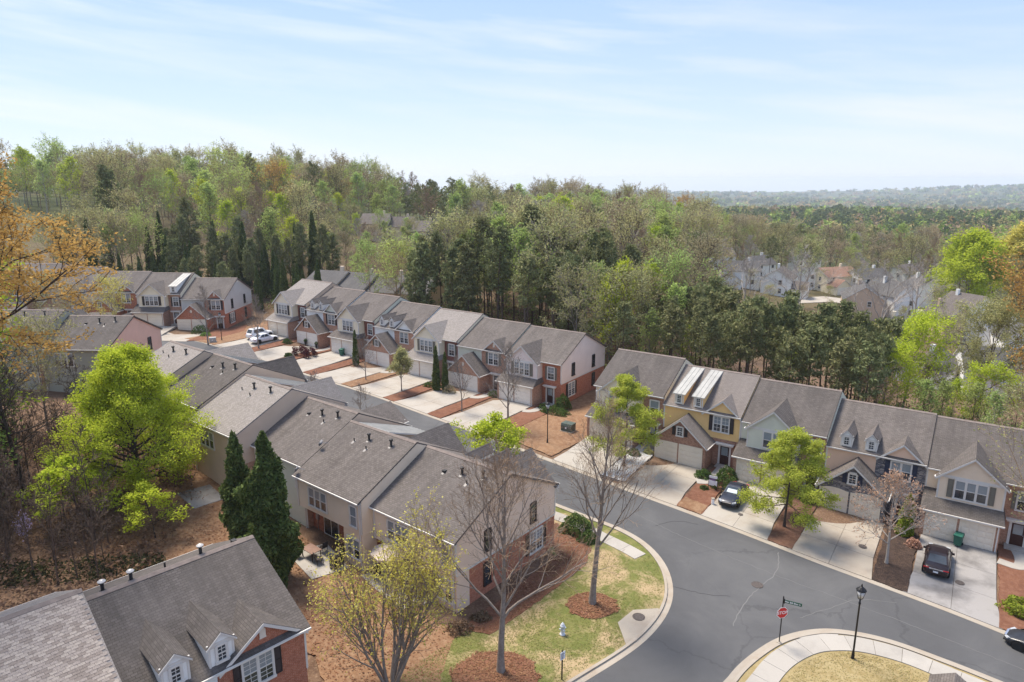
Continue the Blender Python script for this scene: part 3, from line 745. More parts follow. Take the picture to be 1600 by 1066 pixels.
def shutter(parent, loc, rz, w, h, mat):
    key = (round(w, 2), round(h, 2), mat.name)
    if key not in _sc:
        m = MB(); m.box(-w / 2, -w / 2 + .05, -.07, 0, 0, h); m.box(w / 2 - .05, w / 2, -.07, 0, 0, h)
        for z in (0, h / 2 - .03, h - .06): m.box(-w / 2 + .05, w / 2 - .05, -.07, 0, z, z + .06)
        k = max(4, int(h / .12))
        for q in range(k):
            z = .06 + (h - .12) * q / k; m.quad((-w / 2 + .05, -.045, z), (w / 2 - .05, -.045, z), (w / 2 - .05, -.02, z + h / k), (-w / 2 + .05, -.02, z + h / k))
        _sc[key] = m.mesh('shutter', mat)
    return inst('shutter', _sc[key], parent, loc, rz)
_gc = {}
def garage_door(parent, loc, rz, w, h, mat, arch=False):
    key = (round(w, 2), h, mat.name, arch)
    if key not in _gc:
        m = MB(); fr = MB()
        rows, cols = 4, 4
        for r in range(rows):
            z0, z1 = h * r / rows, h * (r + 1) / rows
            m.box(-w / 2, w / 2, -.03, .02, z0 + .008, z1 - .008)
            for c in range(cols):
                x0, x1 = -w / 2 + w * c / cols + .07, -w / 2 + w * (c + 1) / cols - .07
                m.add([(x0, -.031, z0 + .09), (x1, -.031, z0 + .09), (x1, -.031, z1 - .09), (x0, -.031, z1 - .09), (x0 + .035, -.048, z0 + .125), (x1 - .035, -.048, z0 + .125), (x1 - .035, -.048, z1 - .125), (x0 + .035, -.048, z1 - .125)],
                      ((0, 1, 5, 4), (1, 2, 6, 5), (2, 3, 7, 6), (3, 0, 4, 7), (4, 5, 6, 7)))
        fr.box(-w / 2 - .1, -w / 2, -.06, .0, 0, h + .1); fr.box(w / 2, w / 2 + .1, -.06, 0, 0, h + .1)
        fr.box(-w / 2, w / 2, -.06, 0, h, h + .1)
        if arch:
            k = 10
            for q in range(k):
                x0, x1 = -w / 2 + w * q / k, -w / 2 + w * (q + 1) / k
                f = lambda x: h + .1 + .2 * (1 - (2 * x / w) ** 2)
                fr.add([(x0, -.06, h + .1), (x1, -.06, h + .1), (x1, -.06, f(x1)), (x0, -.06, f(x0))], ((0, 1, 2, 3),))
        _gc[key] = (m.mesh('garage_door', mat), fr.mesh('door_frame', mat))
    o = inst('garage_door', _gc[key][0], parent, loc, rz); inst('door_frame', _gc[key][1], o)
    return o
_dc = {}
def entry_door(parent, loc, rz, mat):
    if mat.name not in _dc:
        m = MB(); m.box(-.46, .46, -.04, .02, 0, 2.05)
        for x in (-.3, .06):
            m.box(x, x + .24, -.055, -.04, .2, .85)
        gl = MB(); gl.quad((-.34, -.056, 1.0), (.34, -.056, 1.0), (.34, -.056, 1.9), (-.34, -.056, 1.9))
        fr = MB(); fr.box(-.66, -.47, -.09, 0, 0, 2.1); fr.box(.47, .66, -.09, 0, 0, 2.1); fr.box(-.85, .85, -.32, 0, 2.1, 2.24); fr.box(-.95, .95, -.42, 0, 2.24, 2.36)
        ha = MB(); ha.lathe([(.03, 0), (.045, .03), (.03, .07)], 8, (.38, -.07, .95))
        _dc[mat.name] = (m.mesh('door', mat), gl.mesh('pane', blind), fr.mesh('door_surround', trim), ha.mesh('handle', grey_metal))
    a = _dc[mat.name]
    o = inst('door', a[0], parent, loc, rz); inst('pane', a[1], o); inst('door_surround', a[2], o); inst('handle', a[3], o)
    return o
def vent_meshes():
    a = MB(); a.tube([(0, 0, -.3), (0, 0, .28)], .055, 8); p = a.mesh('roof_vent', vent_mat)
    c = MB(); c.lathe([(.17, -.25), (.17, .0), (.09, .02), (.09, .42), (.16, .44), (.17, .56), (.05, .62)], 12); q = c.mesh('roof_vent', vent_mat)
    d = MB(); d.box(-.13, .13, -.16, .14, -.12, .12); r = d.mesh('roof_vent', vent_mat)
    s = MB(); s.box(-.12, .12, -.34, .12, 0, .012); fl = s.mesh('flashing', flash_mat)
    cp = MB(); cp.lathe([(.19, .50), (.20, .55), (.10, .62), (.01, .65)], 12); cap = cp.mesh('vent_cap', vent_cap)
    return p, q, r, fl, cap
VENT = vent_meshes()

def house(row, i, T='A', mirror=False, roof=None, low=None, up=None, box=None, ped=None, shut=None, dorm=None, gd=None, garg=None, away=False,
          end_l=False, end_r=False, endmat=None, rear='plain', label='', group=None, vents=(), door=None, gshut=None, gwin=True, gtop=7.5, recess_low=None, grid=(2, 2), bwin=3, roof_hidden=False, name='townhouse', arch=False, no_garage=False, tm=None):
    O, U, V = row_axes(row); bs = ROW[row][2]; z0 = ROW[row][3][i]; st = ROW[row][4][i]; a = math.radians(ROW[row][1])
    Wd = bs[i + 1] - bs[i]
    if away: p = O + U * bs[i + 1] + V * (DEPTH + st); a += PI
    else: p = O + U * bs[i] + V * st
    R = empty(name, (p[0], p[1], z0), a, label, 'house', group)
    low = low or brick_tan; up = up or sd_beige; box = box or up; roof = roof or roof_brown; tm = tm or trim
    ped = ped or box; recess_low = recess_low or low; endmat = endmat or up
    e = .012; x0, x1 = e, Wd - e
    def mx(x): return Wd - x if mirror else x
    def WIN(x, y, z, w, h, **k): return window(R, (mx(x), y, z), 0, w, h, **k)
    def finish(mb, nm, mats, **k):
        if mirror: mb.mirror(Wd)
        o = mb.obj(nm, mats, R, **k); return o
    rec = rear == 'recess'
    yb = DEPTH
    # ---- lower brick walls
    w = MB(); ylow = yb - 1.35 if rec else yb
    w.box(x0, x1, 0, ylow, -1.6, LOW)
    if rec:
        # ground-floor block standing under the upper floor at one end, recess beside it
        w.box(x0, x0 + 2.35, ylow + .002, yb - .01, -1.6, LOW - .002, 1)
    wl = w.obj('wall', [low, endmat if rec else low], R)     # ends mirror-free
    # ---- siding of the upper floor and the gable ends
    s = MB()
    pr = lambda z: (x0, x1)
    boards(s, (0, 0, 0), (1, 0, 0), (0, -1, 0), pr, LOW, EH - .02)
    boards(s, (0, yb, 0), (1, 0, 0), (0, 1, 0), pr, LOW if rear != 'siding' else -.4, EH - .02)
    def gp(z):
        if z <= EH: return (0.0, yb)
        y = max(0., yr(z + .12)); return (y, yb - y)
    e2 = MB()
    for xs, nx in ((x0, -1), (x1, 1)):
        boards(e2, (xs, 0, 0), (0, 1, 0), (nx, 0, 0), gp, LOW, EH + RH - .14)
    if rec: s.box(x0 + .01, x1 - .01, ylow - .1, yb - .02, LOW - .02, LOW + .05)
    so = finish(s, 'siding', up); so['kind'] = 'stuff'
    eo = e2.obj('gable_siding', endmat, R); eo['kind'] = 'stuff'
    bd = MB()
    for xs, sgn, on in ((x0, -1, (end_l if not mirror else end_l)), (x1, 1, end_r)):
        if on:
            bd.box(xs, xs + sgn * .045, 0, yb, LOW - .03, LOW + .12)
            for y in (0, yb): bd.box(xs - sgn * .06, xs + sgn * .05, y - .06, y + .06, LOW + .12 if True else 0, EH - .05)
    for y, sg in ((0, -1), (yb, 1)):
        for xs in (x0, x1 - .12): bd.box(xs, xs + .12, y, y + sg * .04, LOW + .02 if y == 0 else (.0 if rear == 'siding' else LOW + .02), EH - .06)
    pieces(bd, 'corner_board', tm, R)
    # ---- main roof
    ra, rb = x0 - (.22 if end_l else 0), x1 + (.22 if end_r else 0)
    r = MB(); yr_ = DEPTH / 2
    r.slab([(ra, -.33, EH), (rb, -.33, EH), (rb, yr_, EH + RH), (ra, yr_, EH + RH)], .15, 0, 0)
    r.slab([(ra, yb + .33, EH), (rb, yb + .33, EH), (rb, yr_ + .002, EH + RH - .001), (ra, yr_ + .002, EH + RH - .001)], .15, 0, 0)
    ro = r.obj('roof', [roof, tm], R)
    rc = MB()
    for sg in (-1, 1): rc.slab([(ra, yr_, EH + RH + .035), (rb, yr_, EH + RH + .035), (rb, yr_ + sg * .22, EH + RH + .035 - .22 * MS), (ra, yr_ + sg * .22, EH + RH + .035 - .22 * MS)], .03)
    rc.obj('ridge_cap', ridge_mat, R)
    gt = MB()
    for y, sg in ((-.33, -1), (yb + .33, 1)):
        gt.box(ra, rb, y + sg * .005, y + sg * .10, EH - .14, EH - .04)
    pieces(gt, 'gutter', tm, R)
    so_ = MB()
    for y, sg in ((-.33, -1), (yb + .33, 1)): so_.box(ra, rb, y - sg * .30, y, EH - .19, EH - .165)
    pieces(so_, 'soffit', tm, R)
    dp = MB()
    for x in ((x0 + .2), (x1 - .2)):
        dp.box(x - .04, x + .04, yb + .03, yb + .11, -.3 if not (rec and x > x0 + 3) else LOW, EH - .1)
    pieces(dp, 'downspout', tm, R)
    # ---- cross gables
    def gable(xa, xb, yf, ze, za, wallmat, ov=.24, rmat=None, back=None, nm='gable', band=True, shin=False, vent=None):
        """cross gable on the front: front wall triangle, two roof planes, white rakes"""
        xm = (xa + xb) / 2; sl = (za - ze) / (xm - xa); xo, zo = ov, ze - sl * ov
        ye = back if back is not None else min(yr(za), DEPTH / 2); y0 = back if back is not None else max(yr(zo), yf)
        g = MB(); fo = yf - ov
        g.slab([(xa - xo, fo, zo), (xm, fo, za), (xm, ye + .02, za), (xa - xo, y0 + .04, zo)], .11, 0, 0)
        g.slab([(xb + xo, fo, zo), (xm, fo, za - .001), (xm, ye + .02, za - .001), (xb + xo, y0 + .04, zo)], .11, 0, 0)
        finish(g, 'gable_roof', [rmat or roof, tm])
        rk = MB()
        for s_ in (-1, 1):
            xe = xm + s_ * (xm - xa + xo); hh = .2 if xb - xa > 1.5 else .11
            rk.slab([(xe, fo - .012, zo - .03), (xm, fo - .012, za - .03), (xm, fo - .012, za - .03 - hh), (xe, fo - .012, zo - .03 - hh)], .03); finish(rk, 'rake_trim', tm); rk = MB()
        if band: rk.box(xa - .05, xb + .05, yf - .05, yf + .02, ze - .22, ze + .02)
        # short eave returns and side gutters
        for s_, xx in (((-1, xa), (1, xb)) if xb - xa > 1.5 else ()):
            rk.box(xx + s_ * xo, xx + s_ * (xo + .09), fo + .02, max(y0 - .1, fo + .3), zo - .11, zo - .02)
        if mirror: rk.mirror(Wd)
        pieces(rk, 'gable_trim', tm, R)
        pd = MB()
        prf = lambda z: (xa + (z - ze) / sl, xb - (z - ze) / sl)
        if wallmat in BRICKS: pd.poly([(xa, yf - .004, ze - .25), (xb, yf - .004, ze - .25), (xb, yf - .004, ze), (xm, yf - .004, za - .1), (xa, yf - .004, ze)])
        else: boards(pd, (0, yf, 0), (1, 0, 0), (0, -1, 0), prf, ze, za - .1, .16)
        finish(pd, 'gable_wall', wallmat)
        if vent:
            v = MB(); v.lathe([(.16, 0), (.22, .02), (.22, .05), (.1, .06)], 14)
            if vent == 'oval': v.v = [(xm + q[0] * .8, yf - q[2] - .01, ze + (za - ze) * .45 + q[1] * 1.3) for q in v.v]
            else:
                v = MB(); v.add([(xm - .17, yf - .06, za - .95), (xm + .17, yf - .06, za - .95), (xm + .17, yf - .06, za - .5), (xm, yf - .06, za - .32), (xm - .17, yf - .06, za - .5)], ((0, 1, 2, 3, 4),))
                v.box(xm - .19, xm + .19, yf - .065, yf, za - 1.0, za - .95)
            finish(v, 'gable_vent', trim_cream)
    gmat = gd or garage_mat
    dr = door or door_dark
    if T == 'B':
        if not no_garage:
            yf = -2.35; gx0, gx1, ge, ga = .06, 5.6, 2.55, 4.95
            g = MB(); g.box(gx0, gx1, yf, -.004, -1.6, ge - .005); finish(g, 'garage_wall', garg or low)
            gable(gx0, gx1, yf, ge, ga, garg or low, .26, roof, -.01, band=False, vent=None if gwin else 'oval')
            for x, ww in ((1.37, 2.3), (4.05, 2.35)): garage_door(R, (mx(x), yf, 0), 0, ww, 2.1, gmat, arch)
            if gwin:
                WIN(2.8, yf - .006, 3.12, .62, .86, grid=(2, 2), blind_f=0, arch=arch)
                if gshut or shut:
                    for sx_ in (-1, 1): shutter(R, (mx(2.8 + sx_ * .66), yf - .01, 3.08), 0, .34, .95, gshut or shut)
        # right-hand front with a gable flush to the wall
        g1x, g2x = (4.55, Wd - .15) if not away else (3.5, Wd - .1)
        gable(g1x, g2x, 0 - .03, 5.5, 7.02 if not away else 7.95, ped, .24, vent='shield' if ped in BRICKS else None)
        bx_ = MB()
        if box in BRICKS:
            bx_.box(4.3, Wd - .03, -.05, -.004, LOW, 5.3); finish(bx_, 'front_panel', box)
        elif box is not up:
            boards(bx_, (0, -.03, 0), (1, 0, 0), (0, -1, 0), lambda z: (4.3, Wd - .03), LOW, 5.3); finish(bx_, 'front_panel', box)
        wx = 6.35
        WIN(wx, -.055, 3.6, 1.6, 1.55, n=2, grid=grid)
        if shut:
            for sx_ in (-1, 1): shutter(R, (mx(wx + sx_ * 1.1), -.06, 3.55), 0, .38, 1.65, shut)
        entry_door(R, (mx(6.9), -.02, .05), 0, dr)
        st_ = MB(); st_.box(6.2, 7.6, -.9, .0, -.6, .05); finish(st_, 'doorstep', conc_walk)
        if dorm:
            for xa in (((1.15, 3.25) if row != 'F' else (1.8, 4.0)) if dorm != 'wide' else (1.2,)):
                ww = (1.0 if row != 'F' else 1.3) if dorm != 'wide' else 3.6
                dorm_w(R, xa, ww, dorm, roof, sd_white if dorm == 'gable' else up, finish, gable, WIN, tm)
    if T == 'A':
        bxm = MB(); yf = -1.2; bx0, bx1 = 1.02, 5.75
        if box in BRICKS: bxm.box(bx0, bx1, yf, -.004, 3.3, 5.5)
        else:
            boards(bxm, (0, yf, 0), (1, 0, 0), (0, -1, 0), lambda z: (bx0, bx1), 3.3, 5.48)
            boards(bxm, (bx0, 0, 0), (0, 1, 0), (-1, 0, 0), lambda z: (yf, 0), 3.3, 5.48); boards(bxm, (bx1, 0, 0), (0, 1, 0), (1, 0, 0), lambda z: (yf, 0), 3.3, 5.48)
            bxm.quad((bx0, yf, 3.3), (bx1, yf, 3.3), (bx1, 0, 3.3), (bx0, 0, 3.3))
        finish(bxm, 'bay', box)
        cb = MB()
        for x in (bx0, bx1): cb.box(x - .07, x + .07, yf - .045, yf + .05, 3.25, 5.4)
        cb.box(bx0 - .1, bx1 + .1, yf - .05, yf, 3.2, 3.34); cb.mirror(Wd) if mirror else None; pieces(cb, 'corner_board', tm, R)
        gable(bx0, bx1, yf, 5.5, gtop, ped, .28)
        wx = 3.4
        WIN(wx, yf - .03, 3.62, 2.3 if bwin == 3 else 1.7, 1.55, n=bwin, grid=grid)
        if shut:
            for sx_ in (-1, 1): shutter(R, (mx(wx + sx_ * (1.5 if bwin == 3 else 1.2)), yf - .03, 3.56), 0, .42, 1.65, shut)
        gy = -2.25
        g = MB(); g.box(.08, 5.8, gy, -.004, -1.6, 2.52); finish(g, 'garage_wall', garg or low)
        sk = MB(); a0, a1 = -.05 + e, 6.05
        sk.slab([(a0, gy - .3, 2.5), (a1, gy - .3, 2.5), (bx1 + .1, yf + .01, 3.32), (bx0 - .75, yf + .01, 3.32)], .1, 0, 1)
        sk.slab([(a1, gy - .3, 2.499), (a1, -.01, 2.72), (bx1 + .1, -.01, 3.32), (bx1 + .1, yf + .01, 3.319)], .08, 0, 1)
        sk.slab([(bx0 - .75, yf + .01, 3.319), (bx1, yf + .01, 3.319), (bx1, -.005, 3.7), (bx0 - .75, -.005, 3.7)], .08, 0, 1) if False else None
        sk.slab([(a0, gy - .29, 2.498), (bx0 - .75, yf + .01, 3.318), (bx0 + .2, yf + .02, 3.32), (bx0 + .2, -.01, 3.62), (a0 + .02, -.01, 3.62)], .08, 0, 1)
        finish(sk, 'skirt_roof', [roof, tm])
        gt2 = MB(); gt2.box(a0, a1, gy - .41, gy - .305, 2.37, 2.49); finish(gt2, 'gutter', tm); gt2 = MB(); gt2.box(5.62, 5.72, gy - .08, gy - .002, -.2, 2.4); finish(gt2, 'downspout', tm)
        for x, ww in ((1.6, 2.15), (4.22, 2.35)): garage_door(R, (mx(x), gy, 0), 0, ww, 2.12, gmat, arch)
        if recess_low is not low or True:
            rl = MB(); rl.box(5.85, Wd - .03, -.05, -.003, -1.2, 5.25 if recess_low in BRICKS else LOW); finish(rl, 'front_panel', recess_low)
        WIN(7.2, -.055, 3.3, 1.0, 1.55, n=1, grid=grid)
        if shut: 
            for sx_ in (-1, 1): shutter(R, (mx(7.2 + sx_ * .72), -.06, 3.26), 0, .3, 1.62, shut)
        entry_door(R, (mx(7.1), -.052, .05), 0, dr)
        st_ = MB(); st_.box(6.3, 7.9, -1., -.05, -.6, .05); finish(st_, 'doorstep', conc_walk)
        if dorm: dorm_w(R, 6.3, 1.2, dorm, roof, sd_white, finish, gable, WIN, tm)
    # ---- gable-end openings
    def ENDWIN(side, y, z, w_, h_, n=1, sh=False, gr=(1, 1), bf=0, dk=False):
        xs = x0 - .03 if side == 'l' else x1 + .03; rz = -PI / 2 if side == 'l' else PI / 2
        window(R, (xs, y, z), rz, w_, h_, n=n, grid=gr, blind_f=bf, tm=shutter_dark if dk else None)
        if sh:
            for q in (-1, 1): shutter(R, (xs, y + q * (w_ / 2 + .32), z - .04), rz, .4, h_ + .1, shutter_dark)
    for side, on in (('l', end_l), ('r', end_r)):
        if on == 'pink': ENDWIN(side, 2.9, 3.4, .62, 1.5, dk=True); ENDWIN(side, 8.6, 3.4, .62, 1.5, dk=True)
        if on == 2:
            ENDWIN(side, 3.0, 3.45, .62, 1.5, dk=True); ENDWIN(side, 8.5, 3.45, .62, 1.5, dk=True)
            ENDWIN(side, 2.6, .75, 1.6, 1.7, 2, True, (2, 3), 1); ENDWIN(side, 8.6, .75, .62, 1.6, dk=True)
    # ---- back of the house
    if rear in ('recess', 'siding'):
        window(R, (Wd - 2.9, yb + .03, 3.35), PI, 2.3, 1.5, n=3, grid=(1, 1)); window(R, (.95, yb + .03, 3.3), PI, .75, 1.6, n=1, grid=(1, 1), blind_f=2)
    if rec:
        window(R, (1.15, yb + .0, .55), PI, 1.5, 1.55, n=2, grid=(1, 1))
        sd = MB(); sd.box(-1., 1., -.06, 0, -.02, 2.1); sdo = sd.obj('patio_door', tm, R, loc=(Wd - 2.6, ylow + .005, .1), rz=PI)
        pg = MB(); pg.quad((-.92, -.065, .08), (-.05, -.065, .08), (-.05, -.065, 2.02), (-.92, -.065, 2.02)); pg.quad((.05, -.065, .08), (.92, -.065, .08), (.92, -.065, 2.02), (.05, -.065, 2.02)); pg.obj('pane', glass, sdo)
        window(R, (Wd - 4.9, ylow + .005, .5), PI, .7, 1.6, n=1, grid=(1, 1), blind_f=0)
        lm = MB(); lm.lathe([(.05, 0), (.09, .05), (.1, .2), (.03, .27)], 8, (Wd - 4.2, ylow + .12, 1.75)); lm.obj('wall_lamp', trim, R)
        mt = MB(); mt.box(Wd - .9, Wd - .6, ylow, ylow + .14, 1.1, 1.6); mt.tube([(Wd - .75, ylow + .06, 1.1), (Wd - .75, ylow + .06, -.3)], .03, 6); mt.obj('meter_box', grey_metal, R)
    # ---- pipes through the back slope
    ang = math.atan(MS)
    for vx, vy, kd in vents:
        y = DEPTH - vy if vy >= 0 else -vy; z = EH + (DEPTH + .33 - y if vy >= 0 else y + .33) * MS
        o = inst('roof_vent', VENT[kd], R, (vx, y, z)); f = inst('flashing', VENT[3], o)
        f.rotation_euler = (ang if vy < 0 else -ang, 0, 0 if vy < 0 else 0)
        if kd == 1 and row == 'F': inst('vent_cap', VENT[4], o)
        if vy >= 0: f.rotation_euler = (ang, 0, PI); 
        f.location = (0, 0, .012)
    return R
BRICKS = {brick_red, brick_brown, brick_tan, brick_dk, stone}
SLW = .352
def dorm_w(R, xa, ww, kind, roof, wallm, finish, gable, WIN, tm):
    yf = .02; zb = zr(yf) - .1; zt = 6.82 + .4 * max(0, ww - 1) * (ww < 2); xb = xa + ww
    m = MB()
    if kind in ('shed', 'wide'):
        sl = .27 if kind == 'shed' else SLW; zt = 6.85 if kind == 'shed' else 6.4
        yl = (zt + sl * .2 - EH - .33 * MS) / (MS - sl)
        yl = min(yl, DEPTH / 2 - .02)
    else: yl = yr(zt)
    m.quad((xa, yf, zb), (xb, yf, zb), (xb, yf, zt), (xa, yf, zt))
    zl = zr(yl) if kind == 'gable' else zt + .2 * 0 + (.27 if kind == 'shed' else SLW) * yl
    for x in (xa, xb): m.poly([(x, yf, zb), (x, yf, zt), (x, yl, zl), (x, yl, zr(yl) - .1)] if kind != 'gable' else [(x, yf, zb), (x, yf, zt), (x, yl, zt)])
    finish(m, 'dormer', wallm)
    c = MB()
    for x in (xa, xb - .11): c.box(x, x + .11, yf - .03, yf, zb + .05, zt)
    for q_ in range(0, len(c.v), 8):
        c1 = MB(); c1.add(c.v[q_:q_ + 8], [[i - q_ for i in f] for f in c.f if q_ <= f[0] < q_ + 8]); finish(c1, 'corner_board', tm)
    n = 1 if ww < 2 else 3
    WIN((xa + xb) / 2, yf - .005, zb + (.3 if n == 1 else .14), .46 if n == 1 else ww - .7, .78 if n == 1 else .5, n=n, grid=(2, 2), blind_f=0)
    if kind == 'gable': gable(xa, xb, yf, zt, zt + .56, wallm, .13, roof, None, band=True)
    else:
        r = MB(); sl = .27 if kind == 'shed' else SLW; o = .2
        p = [(xa - o, yf - o, zt + .05), (xb + o, yf - o, zt + .05), (xb + o, yl, zt + .05 + sl * (yl - yf + o)), (xa - o, yl, zt + .05 + sl * (yl - yf + o))]
        r.slab(p, .09, 0, 1)
        k = max(3, int((ww + .4) / .42))
        for q in range(k + 1):
            x = xa - o + (ww + 2 * o) * q / k; x = min(max(x, xa - o + .02), xb + o - .02)
            r.box(x - .012, x + .012, 0, 1, 0, .035)
            for j in range(8):
                v = r.v[-8 + j]; y = yf - o + .01 + v[1] * (yl - yf + o - .02); r.v[-8 + j] = (v[0], y, zt + .05 + sl * (y - yf + o) + v[2])
        finish(r, 'dormer_roof', [metal_seam, tm])
# ------------------------------------------------------------------ the townhouses
GR, GM, GN, GL = 'townhouses of the right-hand row', 'townhouses of the middle row', 'near townhouses seen from behind', 'townhouses of the far left row'
house('R', 0, 'A', roof=roof_dark, low=brick_brown, up=sd_cream, box=sd_cream, end_l=1, label='cream townhouse half hidden behind the lime-green tree, first of the right-hand row', group=GR, grid=(1, 1))
house('R', 1, 'B', roof=roof_mid, low=brick_brown, up=sd_yellow, shut=shutter_dark, dorm='shed', label='yellow townhouse with brown brick garage and two metal-roofed dormers', group=GR, grid=(2, 2))
house('R', 2, 'A', roof=roof_dark, low=brick_brown, up=sd_sage, box=sd_sage, bwin=2, label='sage green townhouse behind the layered green tree', group=GR, grid=(1, 1))
house('R', 3, 'B', roof=roof_brown, low=stone, up=sd_peach, box=stone, ped=sd_peach, garg=stone, shut=shutter_navy, dorm='gable', label='peach townhouse with grey stone garage and two small white dormers', group=GR, grid=(1, 1), arch=True, gd=garage_mat)
house('R', 4, 'A', roof=roof_dark, low=brick_tan, up=sd_beige, box=sd_beige, shut=shutter_olive, end_r=1, label='taupe townhouse with triple window above the maroon car', group=GR, grid=(1, 1), arch=True, garg=brick_tan)
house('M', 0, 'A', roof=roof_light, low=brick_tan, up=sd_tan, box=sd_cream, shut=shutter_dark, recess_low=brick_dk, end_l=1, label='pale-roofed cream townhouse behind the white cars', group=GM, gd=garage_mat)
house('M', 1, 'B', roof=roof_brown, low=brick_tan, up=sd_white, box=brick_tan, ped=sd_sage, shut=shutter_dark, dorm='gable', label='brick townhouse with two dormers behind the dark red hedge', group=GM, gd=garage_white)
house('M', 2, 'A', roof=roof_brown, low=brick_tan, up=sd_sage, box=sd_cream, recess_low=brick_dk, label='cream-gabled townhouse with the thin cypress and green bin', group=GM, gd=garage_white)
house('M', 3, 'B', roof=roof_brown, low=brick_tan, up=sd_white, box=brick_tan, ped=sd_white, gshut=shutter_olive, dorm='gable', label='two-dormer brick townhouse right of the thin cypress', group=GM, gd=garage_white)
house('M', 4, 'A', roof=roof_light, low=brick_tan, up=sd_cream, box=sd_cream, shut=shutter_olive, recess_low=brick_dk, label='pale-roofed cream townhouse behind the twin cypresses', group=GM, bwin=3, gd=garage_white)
house('M', 5, 'B', roof=roof_brown, low=brick_tan, up=sd_sage, box=brick_tan, ped=brick_tan, shut=shutter_olive, gwin=False, label='brick-gabled townhouse without dormers next to the middle row end house', group=GM, gd=garage_white)
house('M', 6, 'A', roof=roof_brown, low=brick_red, up=sd_beige, box=sd_lilac, endmat=sd_lilac, shut=shutter_olive, recess_low=brick_red, end_r=2, label='end townhouse of the middle row with pale siding over a red brick side wall', group=GM, gd=garage_white, garg=brick_tan)
V1 = ((1.7, 4.9, 1), (3.6, 4.6, 1), (2.6, 4.0, 0), (5.2, 4.3, 2))
V2 = ((2.0, 4.9, 1), (4.6, 4.75, 1), (4.0, 3.9, 0), (5.9, 4.2, 0))
NK = dict(away=True, rear='siding')
house('N', 0, 'A', mirror=True, roof=roof_light, low=brick_tan, up=sd_tan, end_r=1, vents=V2, label='pale-roofed near townhouse beside the pink house', group=GN, **NK)
house('N', 1, 'B', mirror=True, roof=roof_dark, low=brick_tan, up=sd_tan, endmat=sd_tan, dorm='wide', vents=V1, label='dark-roofed near townhouse behind the big lime-green tree', group=GN, **NK)
house('N', 2, 'B', mirror=True, roof=roof_light, low=brick_tan, up=sd_tan, endmat=sd_tan, dorm='wide', vents=V2, label='pale-roofed near townhouse right of the big lime-green tree', group=GN, **NK)
house('N', 3, 'A', mirror=True, roof=roof_brown, low=brick_tan, up=sd_sage, endmat=sd_tan, gtop=6.9, vents=V1, label='near townhouse with a grey-green back wall behind the tall cypresses', group=GN, **NK)
house('N', 4, 'B', mirror=True, roof=roof_brown, low=brick_red, up=sd_beige, endmat=sd_beige, dorm='wide', vents=V2, rear='recess', away=True, label='beige-backed near townhouse with a satellite dish and patio table', group=GN)
house('N', 5, 'B', mirror=True, roof=roof_brown, low=brick_red, up=sd_beige, endmat=sd_taupe, dorm='gable', vents=V1, end_l=2, rear='recess', away=True, label='near end townhouse with taupe siding over a red brick side wall', group=GN)
house('L', 0, 'A', roof=roof_brown, low=brick_tan, up=sd_peach, box=sd_peach, shut=shutter_navy, label='peach far townhouse behind the orange-leaved branches', group=GL, end_l=1)
house('L', 1, 'B', roof=roof_brown, low=brick_tan, up=sd_tan, label='far townhouse hidden behind the orange-leaved branches', group=GL)
house('L', 2, 'B', mirror=False, roof=roof_brown, low=brick_red, up=sd_tan, box=brick_red, ped=brick_red, label='far townhouse with a red brick gable above the pink house', group=GL)
house('L', 3, 'A', roof=roof_brown, low=brick_brown, up=sd_cream, box=sd_cream, dorm='shed', recess_low=brick_brown, label='far townhouse with a cream gable and one metal-roofed dormer', group=GL, shut=shutter_dark)
house('L', 4, 'B', roof=roof_brown, low=brick_red, up=sd_grey, box=brick_red, ped=brick_red, endmat=sd_grey, shut=shutter_dark, gwin=False, end_r=2, label='far orange brick end townhouse with a grey-sided gable end', group=GL)
GK = 'dark-roofed houses at the left wood edge'
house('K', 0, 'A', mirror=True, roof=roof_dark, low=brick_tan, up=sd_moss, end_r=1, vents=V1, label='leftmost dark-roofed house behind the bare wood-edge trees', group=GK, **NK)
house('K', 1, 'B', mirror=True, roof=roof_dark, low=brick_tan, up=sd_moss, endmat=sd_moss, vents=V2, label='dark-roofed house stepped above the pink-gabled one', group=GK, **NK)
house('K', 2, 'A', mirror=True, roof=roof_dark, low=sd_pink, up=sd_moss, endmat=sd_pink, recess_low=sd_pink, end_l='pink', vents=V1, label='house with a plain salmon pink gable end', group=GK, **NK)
GF = 'foreground townhouses at the bottom left'
FV = ((1.1, -5.7, 2), (4.3, -5.75, 1), (2.3, -5.8, 0), (6.6, -5.85, 0))
f1 = house('F', 1, 'B', roof=roof_dark, low=brick_red, up=sd_white, box=brick_red, ped=brick_red, shut=shutter_dark, dorm='gable', end_r=1, label='foreground townhouse with two white dormers and a red brick gable', group=GF, grid=(2, 3))
f0 = house('F', 0, 'A', roof=roof_light, low=brick_red, up=sd_white, box=sd_white, end_r=1, end_l=1, label='foreground townhouse with a pale textured shingle roof in the corner', group=GF)
for vx, vy, kd in ((1.35, 6.25, 1), (2.7, 6.2, 1), (6.35, 6.2, 1), (4.5, 6.5, 0), (8.3, 6.3, 2)):
    o = inst('roof_vent', VENT[kd], f1, (vx, vy, EH + (DEPTH + .33 - vy) * MS + .03))
    if kd == 1: inst('vent_cap', VENT[4], o)
